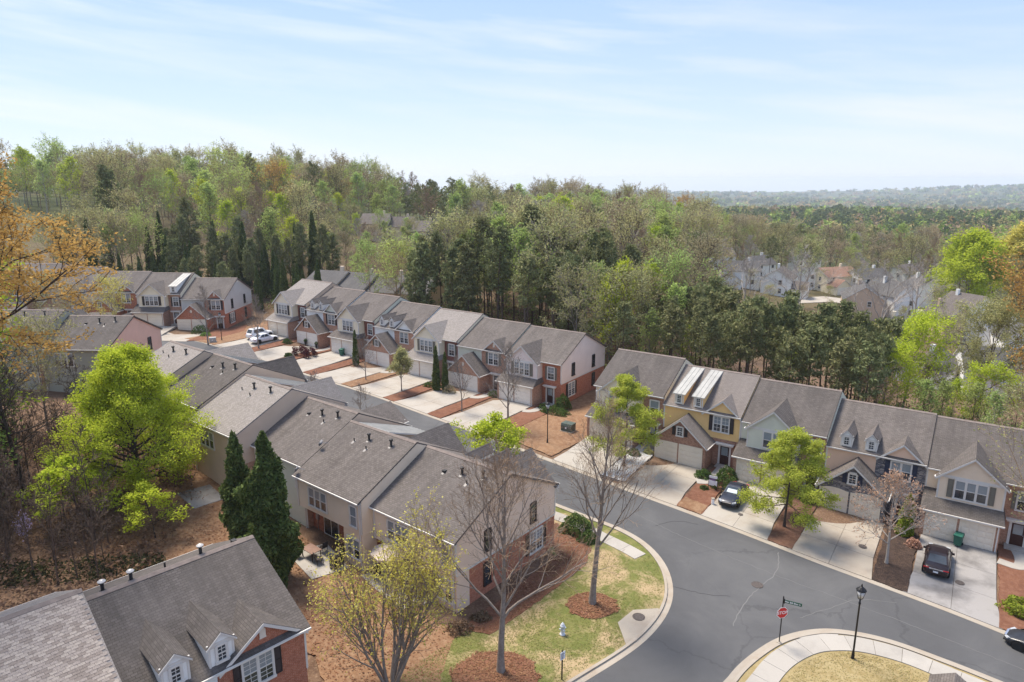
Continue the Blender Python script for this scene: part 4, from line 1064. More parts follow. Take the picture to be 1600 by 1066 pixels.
# the corner roof shows its shingles one by one
sm = MB(); sm.add([(0, 0, .022), (.285, 0, .022), (.285, .2, .010), (0, .2, .010), (0, 0, 0), (.285, 0, 0), (.285, .2, 0), (0, .2, 0)], ((0, 1, 2, 3), (4, 5, 1, 0), (5, 6, 2, 1), (7, 4, 0, 3)))
shade = [plain('shingle_%s' % n, c, .92, 0, .22, 14.) for n, c in (('ash', (.235, .195, .165)), ('stone', (.30, .255, .22)), ('sand', (.345, .295, .25)))]
tabs = [sm.mesh('shingle', m) for m in shade]
ang = math.atan(MS); sl_len = (DEPTH / 2 + .33) / math.cos(ang)
rest = [MB() for _ in range(3)]
rs = random.Random(4); cand = []
for r_ in range(int(sl_len / .155) - 1):
    for c_ in range(int(8.3 / .30) + 1):
        x = c_ * .30 + (.15 if r_ % 2 else 0.) - .1; s = r_ * .155 + .01
        if x < 0 or x > 8.25: continue
        cand.append((x, s, rs.randrange(3), rs.random() * .006))
cand.sort(key=lambda q: (8.3 - q[0]) ** 2 * 1. + (q[1] - 3.6) ** 2 * .55)
for k, (x, s, v, dz) in enumerate(cand):
    p = Vector((x, -.33 + s * math.cos(ang), EH + s * math.sin(ang) + .004 + dz))
    if k < 298:
        o = inst('shingle', tabs[v], f0); o.location = p; o.rotation_euler = (ang, 0, 0)
    else:
        M_ = Matrix.Translation(p) @ Matrix.Rotation(ang, 4, 'X')
        b0 = len(rest[v].v); rest[v].add([M_ @ Vector(q) for q in sm.v], sm.f)
mm = MB()
for v in range(3):
    mm.add(rest[v].v, rest[v].f, v)
tag(mm.obj('shingles', shade, f0), kind='stuff')
# satellite dishes fixed to the eave
def dish(R, loc, rz):
    d = MB(); d.lathe([(.02, 0.), (.12, .012), (.24, .05), (.30, .09)], 14); o = d.obj('satellite_dish', plain('dish_grey', (.2, .2, .21), .5), R, True, loc); o.rotation_euler = (math.radians(55), 0, rz)
    a = MB(); a.tube([(0, 0, 0), (.0, -.12, .32)], .015, 5); a.tube([(0, 0, 0), (0, .1, -.15), (0, .25, -.55)], .02, 5); a.obj('dish_arm', grey_metal, o)
for h_ in [o for o in COL.objects if o.get('label') == 'beige-backed near townhouse with a satellite dish and patio table']:
    dish(h_, (8.0, DEPTH + .1, EH + .55), PI * .8); dish(h_, (8.3, DEPTH - 2.6, EH + 1.9), PI * .9)
# ------------------------------------------------------------------ trees
class Tree:
    def __init__(s, seed): s.r = np.random.RandomState(seed); s.tubes = []; s.tips = []
    def limb(s, p, d, L, r, lev, mx, kids, spread, wob, up, ratio, seg=.9, start=.3, tipr=.3, keep=1.):
        R = s.r; n = max(2, min(9, int(L / seg) + 1))
        P = [np.array(p, float)]; d = np.array(d, float); d /= np.linalg.norm(d); D = [d]
        for i in range(n):
            d = d + R.normal(0, wob, 3) + np.array([0, 0, up]); d /= np.linalg.norm(d)
            P.append(P[-1] + d * L / n); D.append(d)
        P = np.array(P); rad = r * (1 - (1 - tipr) * np.linspace(0, 1, n + 1))
        s.tubes.append((P, rad, lev))
        if lev < mx:
            k = kids[lev]; ph = R.rand() * 6.28
            for j in range(k):
                t = start + (1 - start) * (j + R.rand() * .7) / k; t = min(t, .99)
                q = t * n; i = int(q); f = q - i
                pp = P[i] * (1 - f) + P[min(i + 1, n)] * f; dd = D[i]
                a = np.cross(dd, [0, 0, 1.0] if abs(dd[2]) < .9 else [1.0, 0, 0]); a /= np.linalg.norm(a); b = np.cross(dd, a)
                ph += 2.4 + R.normal(0, .4)
                sp = spread[lev] * (1 + R.normal(0, .15))
                nd = dd * math.cos(sp) + (a * math.cos(ph) + b * math.sin(ph)) * math.sin(sp)
                s.limb(pp, nd, L * ratio[lev] * (1.15 - .55 * t) * (1 + R.normal(0, .12)), max(.006, rad[i] * .55), lev + 1, mx, kids, spread, wob, up, ratio, seg, .2, tipr)
        if lev >= mx - 1:
            m = max(2, n)
            for t in np.linspace(.35, 1, m): 
                q = t * n; i = min(int(q), n - 1); s.tips.append(P[i] * (1 - (q - i)) + P[i + 1] * (q - i))
    def trunk(s, H, r, crown0, limbs, lenf, angf, mx, kids, spread, wob=.12, up=.05, ratio=(.6, .55, .5), lean=(0, 0), twob=.03, seg=.9, top=.97, tipr=.12):
        R = s.r; n = 10; P = [np.zeros(3)]; d = np.array([lean[0], lean[1], 1.0]); d /= np.linalg.norm(d)
        for i in range(n): 
            d = d + np.append(R.normal(0, twob, 2), 0); d /= np.linalg.norm(d); P.append(P[-1] + d * H / n)
        P = np.array(P); rad = r * (1 - (1 - tipr) * np.linspace(0, 1, n + 1) ** .9)
        P2 = np.concatenate([[P[0] - [0, 0, .6]], [P[0] + [0, 0, .1]], P[1:]]); r2 = np.concatenate([[r * 1.7], [r * 1.25], rad[1:]])
        s.tubes.append((P2, r2, 0)); ph = R.rand() * 6
        for j in range(limbs):
            t = crown0 + (top - crown0) * (j + R.rand() * .8) / limbs; h = (t - crown0) / (1 - crown0)
            q = t * n; i = min(int(q), n - 1); pp = P[i] * (1 - (q - i)) + P[i + 1] * (q - i)
            ph += 2.4 + R.normal(0, .35); an = angf(h)
            nd = np.array([math.cos(ph) * math.sin(an), math.sin(ph) * math.sin(an), math.cos(an)])
            s.limb(pp, nd, lenf(h) * (1 + R.normal(0, .13)), max(.012, rad[i] * .5), 1, mx, (0,) + tuple(kids), (0,) + tuple(spread), wob, up, (0,) + tuple(ratio), seg)
        s.tips.append(P[-1])
    def wood(s, minr=0., lev=(0, 9), sides=(8, 6, 4, 3, 3)):
        V, F4 = [], []; k = 0
        for P, rad, lv in s.tubes:
            if not lev[0] <= lv <= lev[1]: continue
            n = sides[min(lv, 4)]; m = len(P)
            T = np.gradient(P, axis=0); T /= np.linalg.norm(T, axis=1)[:, None] + 1e-9
            ref = np.where(np.abs(T[:, 2:3]) < .9, np.array([[0, 0, 1.]]), np.array([[1., 0, 0]]))
            U = np.cross(T, ref); U /= np.linalg.norm(U, axis=1)[:, None] + 1e-9; Wv = np.cross(T, U)
            a = np.linspace(0, 2 * PI, n, endpoint=False)
            ring = P[:, None] + (U[:, None] * np.cos(a)[None, :, None] + Wv[:, None] * np.sin(a)[None, :, None]) * np.maximum(rad, minr)[:, None, None]
            V.append(ring.reshape(-1, 3))
            i = np.arange(m - 1)[:, None] * n; j = np.arange(n)[None]
            F4.append((k + np.stack([i + j, i + (j + 1) % n, i + n + (j + 1) % n, i + n + j], -1)).reshape(-1, 4)); k += m * n
        return np.concatenate(V), np.concatenate(F4)
def leaf_quads(R, C, size, flat=.5, var=.35, aspect=.55, droop=0.):
    """one diamond leaf per centre, facing mostly up when flat is near 1"""
    n = len(C)
    nrm = R.normal(0, 1, (n, 3)); nrm /= np.linalg.norm(nrm, axis=1)[:, None]
    nrm = nrm * (1 - flat) + np.array([0, 0, flat]); nrm /= np.linalg.norm(nrm, axis=1)[:, None] + 1e-9
    a = np.cross(nrm, R.normal(0, 1, (n, 3))); a /= np.linalg.norm(a, axis=1)[:, None] + 1e-9; b = np.cross(nrm, a)
    s = (size * (1 + var * R.uniform(-1, 1, n)))[:, None]
    a = a * s; b = b * s * aspect; a[:, 2] -= droop * s[:, 0]
    V = np.stack([C - a, C - b * 1. + nrm * s * .12, C + a, C + b + nrm * s * .12], 1).reshape(-1, 3)
    return V, np.arange(4 * n).reshape(-1, 4)
def scatter(R, T, per, sig, vs=1.):
    T = np.asarray(T); k = np.repeat(np.arange(len(T)), per)
    return T[k] + R.normal(0, 1, (len(k), 3)) * np.array([sig, sig, sig * vs])
def join(parts):
    V = []; F = []; k = 0
    for v, f in parts: V.append(v); F.append(f + k); k += len(v)
    return np.concatenate(V), np.concatenate(F)
def tree_meshes(name, T, leafVF, wood_m, leaf_m, split=2, minr=.0, twig_m=None):
    """trunk = stem and limbs; crown = twigs and leaves"""
    v, f = T.wood(minr, (0, split)); tm = np_mesh('trunk', v, f, wood_m, smooth=True)
    parts = []; mi = []
    if any(t[2] > split for t in T.tubes):
        q = T.wood(minr, (split + 1, 9)); parts.append(q); mi += [0] * len(q[1])
    if leafVF is not None: parts.append(leafVF); mi += [1] * len(leafVF[1])
    cm = None
    if parts:
        v, f = join(parts); cm = np_mesh('crown', v, f, [twig_m or wood_m, leaf_m or wood_m], mi)
    return tm, cm
def recolor(pair, leaf, wood=None):
    tm, cm = pair; c = cm.copy(); c.materials[1] = leaf
    if wood: 
        tm = tm.copy(); tm.materials[0] = wood; c.materials[0] = wood
    return tm, c
def plant(name, pair, x, y, rz=0., s=1., label='', cat='tree', group=None, sz=None, dz=-.05, z=None):
    o = empty(name, (x, y, (g1(x, y) if z is None else z) + dz), rz, label, cat, group)
    o.scale = (s, s, sz or s)
    inst('trunk', pair[0], o)
    if pair[1]: inst('crown', pair[1], o)
    return o
L_lime = leaf_mat('leaf_lime', ((.38, .47, .035), (.46, .55, .05), (.54, .61, .075), (.30, .40, .033)), .45, .02, 1., .15)
L_oak = leaf_mat('leaf_willow_oak', ((.34, .42, .055), (.43, .50, .08), (.52, .57, .115)), .45, .02, 1., .15)
L_yel = leaf_mat('leaf_yellow_bud', ((.56, .50, .10), (.66, .58, .13), (.46, .44, .09), (.70, .64, .20)), .4, .02, 1., .15)
L_spring = leaf_mat('leaf_spring', ((.30, .42, .085), (.39, .50, .12), (.47, .56, .16), (.24, .34, .07)), .45, .03, .92, .42)
L_olive = leaf_mat('leaf_olive_bud', ((.33, .34, .12), (.42, .41, .16), (.50, .47, .21), (.28, .29, .09)), .4, .03, .9, .42)
L_tan = leaf_mat('leaf_tan_bud', ((.38, .31, .16), (.45, .38, .21), (.33, .28, .13), (.48, .42, .25)), .4, .02, .85, .25)
L_gold = leaf_mat('leaf_gold', ((0.440, 0.259, 0.055), (0.550, 0.352, 0.088), (0.374, 0.220, 0.050), (0.616, 0.440, 0.143)), .4, .03, .95, .2)
L_rust = leaf_mat('leaf_rust', ((.46, .27, .17), (.54, .34, .22), (.38, .21, .13)), .35, .02, .9, .2)
L_green = leaf_mat('leaf_mid_green', ((0.131, 0.231, 0.044), (0.200, 0.308, 0.059), (0.262, 0.370, 0.080), (0.100, 0.177, 0.037)), .35, .04, .95, .3)
L_pine = leaf_mat('needle_pine', ((.125, .15, .055), (.175, .20, .072), (.23, .245, .095), (.27, .265, .11)), .2, .035, .9, .35)
L_cedar = leaf_mat('needle_cedar', ((.075, .115, .032), (.11, .155, .042), (.165, .205, .06), (.05, .078, .022)), .2, .025, .95, .2)
L_shrub = leaf_mat('leaf_shrub', ((0.060, 0.102, 0.025), (0.090, 0.144, 0.034), (0.126, 0.180, 0.048), (0.042, 0.072, 0.021)), .25, .03, .95, .25)
L_hedge = leaf_mat('leaf_yellow_hedge', ((.22, .27, .03), (.29, .34, .045), (.35, .38, .07), (.14, .18, .025)), .35, .02, 1., .1)
L_red = leaf_mat('leaf_red_hedge', ((.075, .022, .030), (.10, .030, .038), (.13, .042, .05), (.05, .016, .022)), .3, .02, .95, .1)
L_wis = leaf_mat('wisteria_bloom', ((.38, .30, .58), (.46, .38, .66), (.30, .23, .48)), .3, .02, .8, .1)
L_dead = leaf_mat('leaf_dead', ((.19, .12, .07), (.26, .17, .10), (.14, .085, .05)), .25, .02, .9, .2)

def pine(seed, H=18., crown0=.5, W=2.9, n=26, dense=1., bark_=None, leaf=None):
    T = Tree(seed); R = T.r
    T.trunk(H, .17, crown0, n, lambda h: W * (1.05 - .75 * h ** 1.6) * (.55 + .6 * min(1, h * 3.)), lambda h: 1.45 - .75 * h, 2, (5,), (.75,), .10, .05, (.5,), twob=.012, seg=.8)
    tips = np.array(T.tips)
    C = scatter(R, tips, max(1, int(6 * dense)), .26, .7)
    # needle tufts: each a small upright fan of narrow leaves
    V, F = leaf_quads(R, C, np.full(len(C), .30), .25, .4, .38, -.25)
    return tree_meshes('pine', T, (V, F), bark_ or bark_brown, leaf or L_pine, 0, .02)
def decid(seed, H=18., crown0=.35, W=4.5, n=15, ang=(1.0, .35), leaf=L_spring, per=5, sig=.35, size=.26, wood=bark, r=.2, shape=None, kids=(5, 4), vs=1., mx=3, up=.05, minr=.018, sp=(.65, .7), split=1, wob=.12, flat=.3, tips_keep=1.):
    T = Tree(seed); R = T.r
    sh = shape or (lambda h: (.5 + 1.1 * math.sin(PI * min(1, .12 + h * .9)) ** .8))
    T.trunk(H, r, crown0, n, lambda h: W * sh(h), lambda h: ang[0] * (1 - h) + ang[1] * h, mx, kids, sp, wob, up, (.55, .5), twob=.03)
    tips = np.array(T.tips)
    if per:
        if tips_keep < 1: tips = tips[R.rand(len(tips)) < tips_keep]
        C = scatter(R, tips, per, sig, vs); lv = leaf_quads(R, C, np.full(len(C), size), flat)
    else: lv = None
    return tree_meshes('tree', T, lv, wood, leaf, split, minr)
def cone_tree(seed, H, W, n, size, leaf, pw=.85, lump=.25, base=.02, bark_=None, lumps=90):
    """dense cypress: leaf sprays over a lumpy cone with a dark twig core"""
    R = np.random.RandomState(seed); T = Tree(seed)
    T.tubes.append((np.array([[0, 0, -.4], [0, 0, H * .4], [0, 0, H * .93]]), np.array([W * .14, W * .10, .02]), 0))
    # twig fans feed the volume
    for k in range(140):
        t = R.rand() ** 1.3 * .9; a = R.rand() * 2 * PI; rr = W * (1 - t) ** pw * .8
        p = np.array([0, 0, t * H]); q = p + np.array([math.cos(a) * rr, math.sin(a) * rr, rr * .5 + .15]); T.tubes.append((np.array([p, (p + q) / 2, q]), np.array([.03, .02, .01]), 3))
    t = 1 - R.rand(n) ** .62; a = R.rand(n) * 2 * PI
    lt = R.rand(lumps); la = R.rand(lumps) * 2 * PI; ls = R.uniform(.5, 1.3, lumps)
    bulge = np.zeros(n)
    for i in range(lumps):
        da = np.abs((a - la[i] + PI) % (2 * PI) - PI); dt = (t - lt[i]) * H / W
        bulge += ls[i] * np.exp(-(da ** 2 * 9. + dt ** 2 * 9.))
    rr = W * (1 - t) ** pw * (base + (1 - base)) * (.74 + lump * 1.25 * (bulge - .3)) * np.minimum(1, .62 + t * 5) * (1 - .38 * R.rand(n) ** 1.7) * np.where(R.rand(n) < .07, R.uniform(1.02, 1.16, n), 1)
    C = np.stack([np.cos(a) * rr, np.sin(a) * rr, t * H + rr * .15 + R.normal(0, .08, n)], 1)
    V, F = leaf_quads(R, C, np.full(n, size), .15, .4, .5, -.35)
    return tree_meshes('cone', T, (V, F), bark_ or bark_dark, leaf, 0, .01)
def shrub(seed, rx, ry, rz_, n, size, leaf, box=0., stems=9):
    """clipped or loose bush: leaves over a lumpy dome with stems inside"""
    R = np.random.RandomState(seed); T = Tree(seed)
    for k in range(stems):
        a = R.rand() * 2 * PI; T.tubes.append((np.array([[0, 0, -.15], [math.cos(a) * rx * .3, math.sin(a) * ry * .3, rz_ * .5], [math.cos(a) * rx * .62, math.sin(a) * ry * .62, rz_ * .85]]), np.array([.03, .02, .008]), 0))
    d = R.normal(0, 1, (n, 3)); d /= np.linalg.norm(d, axis=1)[:, None]; d[:, 2] = np.abs(d[:, 2]) * 1.0 - .12
    if box: d = np.sign(d) * np.abs(d) ** (1 - box * .6); d = d / np.maximum(1., np.linalg.norm(d, axis=1, keepdims=True) * .78)
    bl = 1 + .13 * np.sin(d[:, 0] * 5 + seed) * np.cos(d[:, 1] * 6 + seed * 2) + .08 * np.sin(d[:, 2] * 9 + d[:, 0] * 7)
    s_ = bl * (1 - .3 * R.rand(n) ** 2)
    C = d * s_[:, None] * np.array([rx, ry, rz_]); C[:, 2] = np.maximum(C[:, 2], .03)
    V, F = leaf_quads(R, C, np.full(n, size), .2, .35)
    return tree_meshes('shrub', T, (V, F), bark_dark, leaf, 0, .005)
# ------------------------------------------------------------------ near trees, one of a kind each
def bare(seed, H, r, crown0, n, W, ang, kids, sp, mx=4, up=.07, wob=.10, wood=bark, shape=None, minr=.007, ratio=(.58, .55, .5), leaf=None, per=0, sig=.15, size=.08, keep=1., lean=(0, 0), twig=None):
    T = Tree(seed); R = T.r
    sh = shape or (lambda h: 1.15 - .75 * h)
    T.trunk(H, r, crown0, n, lambda h: W * sh(h), lambda h: ang[0] * (1 - h) + ang[1] * h, mx, kids, sp, wob, up, ratio, lean, .02, .6)
    lv = None
    if leaf:
        tips = np.array(T.tips); tips = tips[R.rand(len(tips)) < keep]
        C = scatter(R, tips, per, sig); lv = leaf_quads(R, C, np.full(len(C), size), .2)
    return tree_meshes('bare', T, lv, wood, leaf, 2, minr, twig)
GBt = 'bare street trees'
plant('bare_tree', bare(11, 14.0, .24, .30, 17, 5.0, (.62, .22), (7, 5, 4), (.55, .6, .6), twig=twig_tan), 5.8, 43.9, .6, 1., 'tall bare tree with grey trunk in the round straw ring on the corner lawn', 'tree', GBt)
plant('bare_tree', bare(12, 11.5, .22, .26, 19, 5.2, (.75, .25), (7, 5, 4), (.5, .6, .6), twig=twig_tan), -.7, 36.9, 2.1, 1.1, 'bare tree with dense tan twigs in the foreground straw patch', 'tree', GBt)
# foreground multi-stemmed tree breaking into yellow leaf
T = Tree(21); R = T.r
for k in range(11):
    a = k * 2.4 + R.rand(); q = .18 + .50 * R.rand()
    T.limb((math.cos(a) * .12, math.sin(a) * .12, -.3), (math.cos(a) * q, math.sin(a) * q, 1), 8.2 * (1.05 - .3 * q) * R.uniform(.8, 1.05), .10, 1, 4, (0, 9, 6, 3), (0, .42, .5, .55), .07, .05, (0, .48, .48, .5), .7, .25)
tips = np.array(T.tips); tips = tips[R.rand(len(tips)) < np.clip(.12 + .055 * tips[:, 2], .1, .55)]
C = scatter(R, tips, 4, .14)
plant('budding_tree', tree_meshes('budding', T, leaf_quads(R, C, np.full(len(C), .066), .2), bark, L_yel, 2, .008, twig_tan), -7.3, 35.6, .3, 1.14, 'multi-stemmed foreground tree breaking into yellow leaf', 'tree')
# the big lime-green tree
T = Tree(31); R = T.r
def lime_len(h): return 6.3 * (1.0 - h) ** .62 * (.60 + .45 * min(1, h * 5)) + .8
T.trunk(13.9, .30, .09, 62, lime_len, lambda h: 1.45 - 1.0 * h, 3, (8, 5), (.6, .7), .08, .035, (.45, .5), twob=.015)
tips = np.array(T.tips)
C = scatter(R, tips, 15, .30, .7)
plant('lime_green_tree', tree_meshes('lime', T, leaf_quads(R, C, np.full(len(C), .098), .4), bark_dark, L_lime, 1, .012), -33.6, 57.4, 0, .89, 'big bright lime-green tree at the wood edge', 'tree')
T = Tree(32); R = T.r
T.trunk(4.6, .07, .25, 14, lambda h: 2.5 * (1.1 - .8 * h), lambda h: 1.4 - .5 * h, 3, (6, 4), (.6, .7), .08, .0, (.5, .5)); C = scatter(R, np.array(T.tips), 4, .18, .4)
sap = tree_meshes('sapling', T, leaf_quads(R, C, np.full(len(C), .10), .6), bark_dark, L_lime, 1, .008)
GS = 'lime-green saplings below the big lime-green tree'
for x, y, s, l in ((-35.5, 51.5, 1.25, 'tall'), (-29.0, 50.6, .95, 'low'), (-38.2, 53.5, 1.1, 'leftmost')): plant('sapling', sap, x, y, x, s, '%s lime-green sapling on the brown wood floor below the big tree' % l, 'tree', GS)
# the pair of tall dark cypresses
GC = 'tall cypresses behind the near townhouses'
cy = cone_tree(41, 11.8, 2.1, 22000, .17, L_cedar, .62, .34)
cy2 = cone_tree(42, 10.2, 1.5, 16000, .17, L_cedar, .6, .34)
plant('cypress_tree', cy, -17.9, 46.2, 0, 1., 'broader tall dark green cypress next to the corner roof', 'tree', GC)
plant('cypress_tree', cy2, -21.5, 49.6, 1., 1., 'narrower tall dark green cypress nearer the lime-green tree', 'tree', GC)
# right-hand street trees
def layered(seed, H, W, keep=1.):
    T = Tree(seed); R = T.r
    T.trunk(H, .13, .22, 26, lambda h: W * (1.0 - h) ** .7 * (.65 + .4 * min(1, h * 4)) + .35, lambda h: 1.62 - .95 * h, 3, (7, 5), (.55, .65), .07, -.004, (.42, .5), twob=.02)
    C = scatter(R, np.array(T.tips), 15, .21, .5); C = C[R.rand(len(C)) < keep]
    return tree_meshes('layered', T, leaf_quads(R, C, np.full(len(C), .078), .4), bark_dark, L_oak, 1, .012)
GO = 'leafing street trees of the right-hand row'
plant('street_tree', layered(51, 8.6, 3.5), 24.0, 55.1, 0, 1., 'layered yellow-green tree in the brown mulch bed', 'tree', GO)
plant('street_tree', layered(52, 9.4, 3.1), 11.6, 66.2, 1., 1., 'upright lime-green tree in the white gravel bed', 'tree', GO)
rust = bare(61, 7.0, .13, .24, 16, 3.0, (.95, .3), (6, 5, 3), (.6, .6, .6), 4, .04, .1, bark_pale, None, .009, (.55, .5, .5), L_rust, 3, .14, .075, .22)
plant('bare_tree', rust, 30.3, 49.9, 0, 1., 'pale-barked bare tree with a few rust leaves in the black mulch bed', 'tree', GBt)
small = [bare(70 + i, 6.2, .085, .22, 13, 2.4, (.7, .25), (5, 4, 3), (.5, .55, .6), 4, .06, .1, bark, None, .012, (.55, .5, .5)) for i in range(2)]
small_leaf = bare(75, 5.2, .09, .25, 14, 2.0, (.7, .25), (6, 4, 3), (.5, .55, .6), 4, .05, .1, bark, None, .012, (.55, .5, .5), L_olive, 4, .16, .10, .7)
mid_bare = bare(77, 9.0, .14, .22, 16, 3.3, (.65, .2), (6, 4, 3), (.5, .55, .6), 4, .06, .1, bark, None, .012)
def LM(x, y): return local('M', x, y)
plant('bare_tree', mid_bare, *LM(57.3, -10.2), 0, 1., 'bare tree at the edge of the last middle row driveway', 'tree', GBt)
plant('bare_tree', small[0], *LM(49.7, -9.6), 0, 1.05, 'small bare tree left of the last middle row driveway', 'tree', GBt)
plant('olive_tree', small_leaf, *LM(38.6, -8.9), 0, 1., 'small olive-leaved tree left of the twin cypresses', 'tree')
plant('bare_tree', small[1], *LM(31.3, -8.6), 1, .95, 'small bare tree on the tan straw bed of the middle row', 'tree', GBt)
plant('bare_tree', mid_bare, *LM(7.0, -9.0), 2, .85, 'grey bare tree beside the two white cars', 'tree', GBt)
plant('bare_tree', mid_bare, -49.6, 108.8, 3, .95, 'brown bare tree in front of the far orange brick house', 'tree', GBt)
pale = [(19.5, 4.5), (25.8, 3.8), (36.4, 4.2), (44.6, 4.4)]
for k, (x, h) in enumerate(pale):
    p = LM(x, -20.9 - .8); plant('bare_tree', small[k % 2], p[0], p[1], k, h / 6.2, 'thin leafless sapling on the near kerb, %s along the street' % ('farthest', 'second farthest', 'second nearest', 'nearest')[k], 'tree', 'leafless saplings on the near kerb')
# bright green tree between the rows of roofs
T = Tree(81); R = T.r
T.trunk(4.5, .12, .26, 18, lambda h: 3.6 * (1.05 - .75 * h), lambda h: 1.35 - .8 * h, 3, (6, 4), (.6, .7), .1, .03, (.5, .5)); C = scatter(R, np.array(T.tips), 7, .26, .5)
plant('street_tree', tree_meshes('bright', T, leaf_quads(R, C, np.full(len(C), .13), .4), bark, L_lime, 1, .012), -1.5, 66.4, 0, 1., 'low bright green tree showing above the near end roof', 'tree')
# thin cypresses of the middle row
ty = cone_tree(43, 5.6, .72, 5200, .12, L_cedar, .55, .2, lumps=20)
GT = 'thin cypresses of the middle row'
plant('thin_cypress', ty, *LM(24.9, -4.6), 0, .98, 'thin dark cypress beside the green bin', 'tree', GT)
plant('thin_cypress', ty, *LM(41.6, -5.2), 0, 1.12, 'left and taller of the twin thin cypresses', 'tree', GT)
plant('thin_cypress', ty, *LM(42.6, -4.5), 2, .98, 'right one of the twin thin cypresses', 'tree', GT)
# shrubs and hedges
GBu = 'clipped green bushes'
def bush(x, y, rx, ry, rz_, leaf, lab, rot=0., n=1600, size=.085, box=0., nm='bush', cat='bush', group=GBu, seed=1):
    return plant(nm, shrub(seed + int(abs(x * 7) % 50), rx, ry, rz_, n, size, leaf, box), x, y, rot, 1., lab, cat, group)
def LR(x, y): return local('R', x, y)
bush(*LR(14.35, -3.9), .95, .85, .95, L_shrub, 'round clipped bush at the garage corner of the yellow townhouse')
bush(*LR(16.35, -2.7), 1.05, .95, 1.45, L_shrub, 'large round bush beside the front door of the yellow townhouse')
bush(*LR(16.7, -4.9), 1.15, 1.25, 1.25, L_shrub, 'flat-topped bush behind the sale sign', math.radians(-34), box=.8, n=2200)
bush(*LR(15.3, -6.4), .5, .5, .5, L_shrub, 'small sprawling bush in the straw bed with the sale sign', n=500)
bush(*LR(24.1, -2.6), .75, .75, 1.9, L_shrub, 'upright bush behind the layered yellow-green tree', n=1500)
plant('conifer_shrub', cone_tree(45, 4.0, 1.05, 4200, .12, L_hedge, .6, .25, lumps=20), *LR(32.3, -3.5), 0, 1., 'tall olive conifer behind the rust-leaved bare tree', 'tree')
bush(*LR(33.1, -5.2), .7, .7, .9, L_rust, 'low rust-brown bush in the black mulch bed', n=900, group=None)
bush(*LR(41.2, -10.9), 2.0, 1.2, 1.15, L_hedge, 'yellow-green hedge at the right edge of the photo', math.radians(-34), 3200, .1, .6, 'hedge', 'hedge', None)
bush(*LR(6.6, -3.6), .7, .7, .9, L_shrub, 'dark bush beside the white gravel bed', n=900)
bush(*LR(7.6, -2.2), .6, .6, .8, L_olive, 'loose olive bush at the end of the white gravel bed', n=800, group=None)
bush(*LM(59.3, -.9), 1.15, 1.1, 2.2, L_shrub, 'big round dark bush at the brick corner of the middle row end house', n=2400)
bush(*LM(59.4, -3.0), 2.0, .9, 1.0, L_shrub, 'long low hedge beside the round bush of the end house', math.radians(-35), 2400, .085, .5, 'hedge', 'hedge', None)
bush(*LM(57.1, -1.9), .9, .7, .8, L_shrub, 'low dark bush by the front walk of the end house', n=900)
bush(*LM(49.1, -2.2), .8, .7, .9, L_shrub, 'dark bush left of the last garage of the middle row', n=900)
bush(*LM(40.2, -4.6), 1.25, .9, .75, L_shrub, 'low green bush left of the twin cypresses', n=1400, box=.4)
bush(*LM(43.6, -4.9), .9, .8, 1.3, L_tan, 'tan leafless-looking bush right of the twin cypresses', n=700, group=None)
bush(*LM(15.6, -6.7), 2.1, 1.2, 1.5, L_red, 'dark red clipped hedge between two driveways', math.radians(-35), 4600, .075, .9, 'hedge', 'hedge', None)
bush(*LM(14.0, -8.6), .7, .65, .75, L_shrub, 'small round bush at the end of the dark red hedge')
bush(*LM(7.6, -4.0), .8, .75, .9, L_shrub, 'small round bush beside the white sedan', n=1000)
bush(-55.2, 118.6, 1.6, 1.3, 1.7, L_shrub, 'green bush at the corner of the far orange brick house', n=1400)
bush(-53.4, 116.4, 1.0, .9, .8, L_green, 'low bush in front of the far orange brick house', n=800)
bush(-66.5, 115.6, .9, .8, .8, L_shrub, 'low bush behind the pink-gabled house', n=700)
bush(5.6, 54.6, 1.5, 1.25, 1.7, L_shrub, 'large loose dark bush at the brick corner of the near end house', 0, 2800, .09)
bush(6.5, 52.9, 1.0, .9, 1.0, L_shrub, 'smaller bush in front of the near end house corner', 0, 1400, .085)
bush(-2.2, 42.3, .8, .6, .7, L_dead, 'low brown shrub at the foot of the red brick side wall', 0, 700, .08, group=None)
bush(-3.6, 41.0, 1.0, .8, .9, L_dead, 'dull red-brown shrub at the back corner of the near end house', 0, 900, .08, group=None)
bush(-18.6, 50.4, .8, .7, 1.5, L_red, 'dark purple shrub by the patio door', 0, 900, .08, group=None)
# ------------------------------------------------------------------ cars
tyre_mat = plain('tyre_rubber', (.018, .018, .018), .85); rim_mat = plain('alloy_rim', (.42, .42, .43), .35, .7); rim_dark = plain('dark_rim', (.06, .06, .065), .4, .5)
car_glass, t_, b_ = new_mat('car_glass'); b_.inputs['Base Color'].default_value = (.035, .045, .055, 1); b_.inputs['Roughness'].default_value = .04; b_.inputs['Specular IOR Level'].default_value = .9
head_mat = plain('headlight_lens', (.42, .44, .46), .08, 0, .05, 8., .8); tail_mat = plain('taillight_lens', (.42, .012, .015), .15, 0, .1, 8., .7); chrome = plain('chrome', (.75, .75, .76), .15, .9, .03); plate_mat = plain('plate_white', (.72, .73, .74), .5)
dash_mat = plain('sunshade_silver', (.32, .37, .40), .35, .3)
def paint(name, c, metal=.3):
    m, t, b = new_mat(name); b.inputs['Base Color'].default_value = C3(c); b.inputs['Metallic'].default_value = metal; b.inputs['Roughness'].default_value = .34; b.inputs['Coat Weight'].default_value = .35 if c[0] > .1 else .2; b.inputs['Coat Roughness'].default_value = .05
    g = N(t, 'ShaderNodeNewGeometry'); n = noise(t, g.outputs['Position'], 3., 4, .6); t.links.new(ramp(t, n.outputs[0], [(.3, tuple(x * .85 for x in c)), (.7, tuple(min(1, x * 1.12 + .004) for x in c))]), b.inputs['Base Color'])
    return m
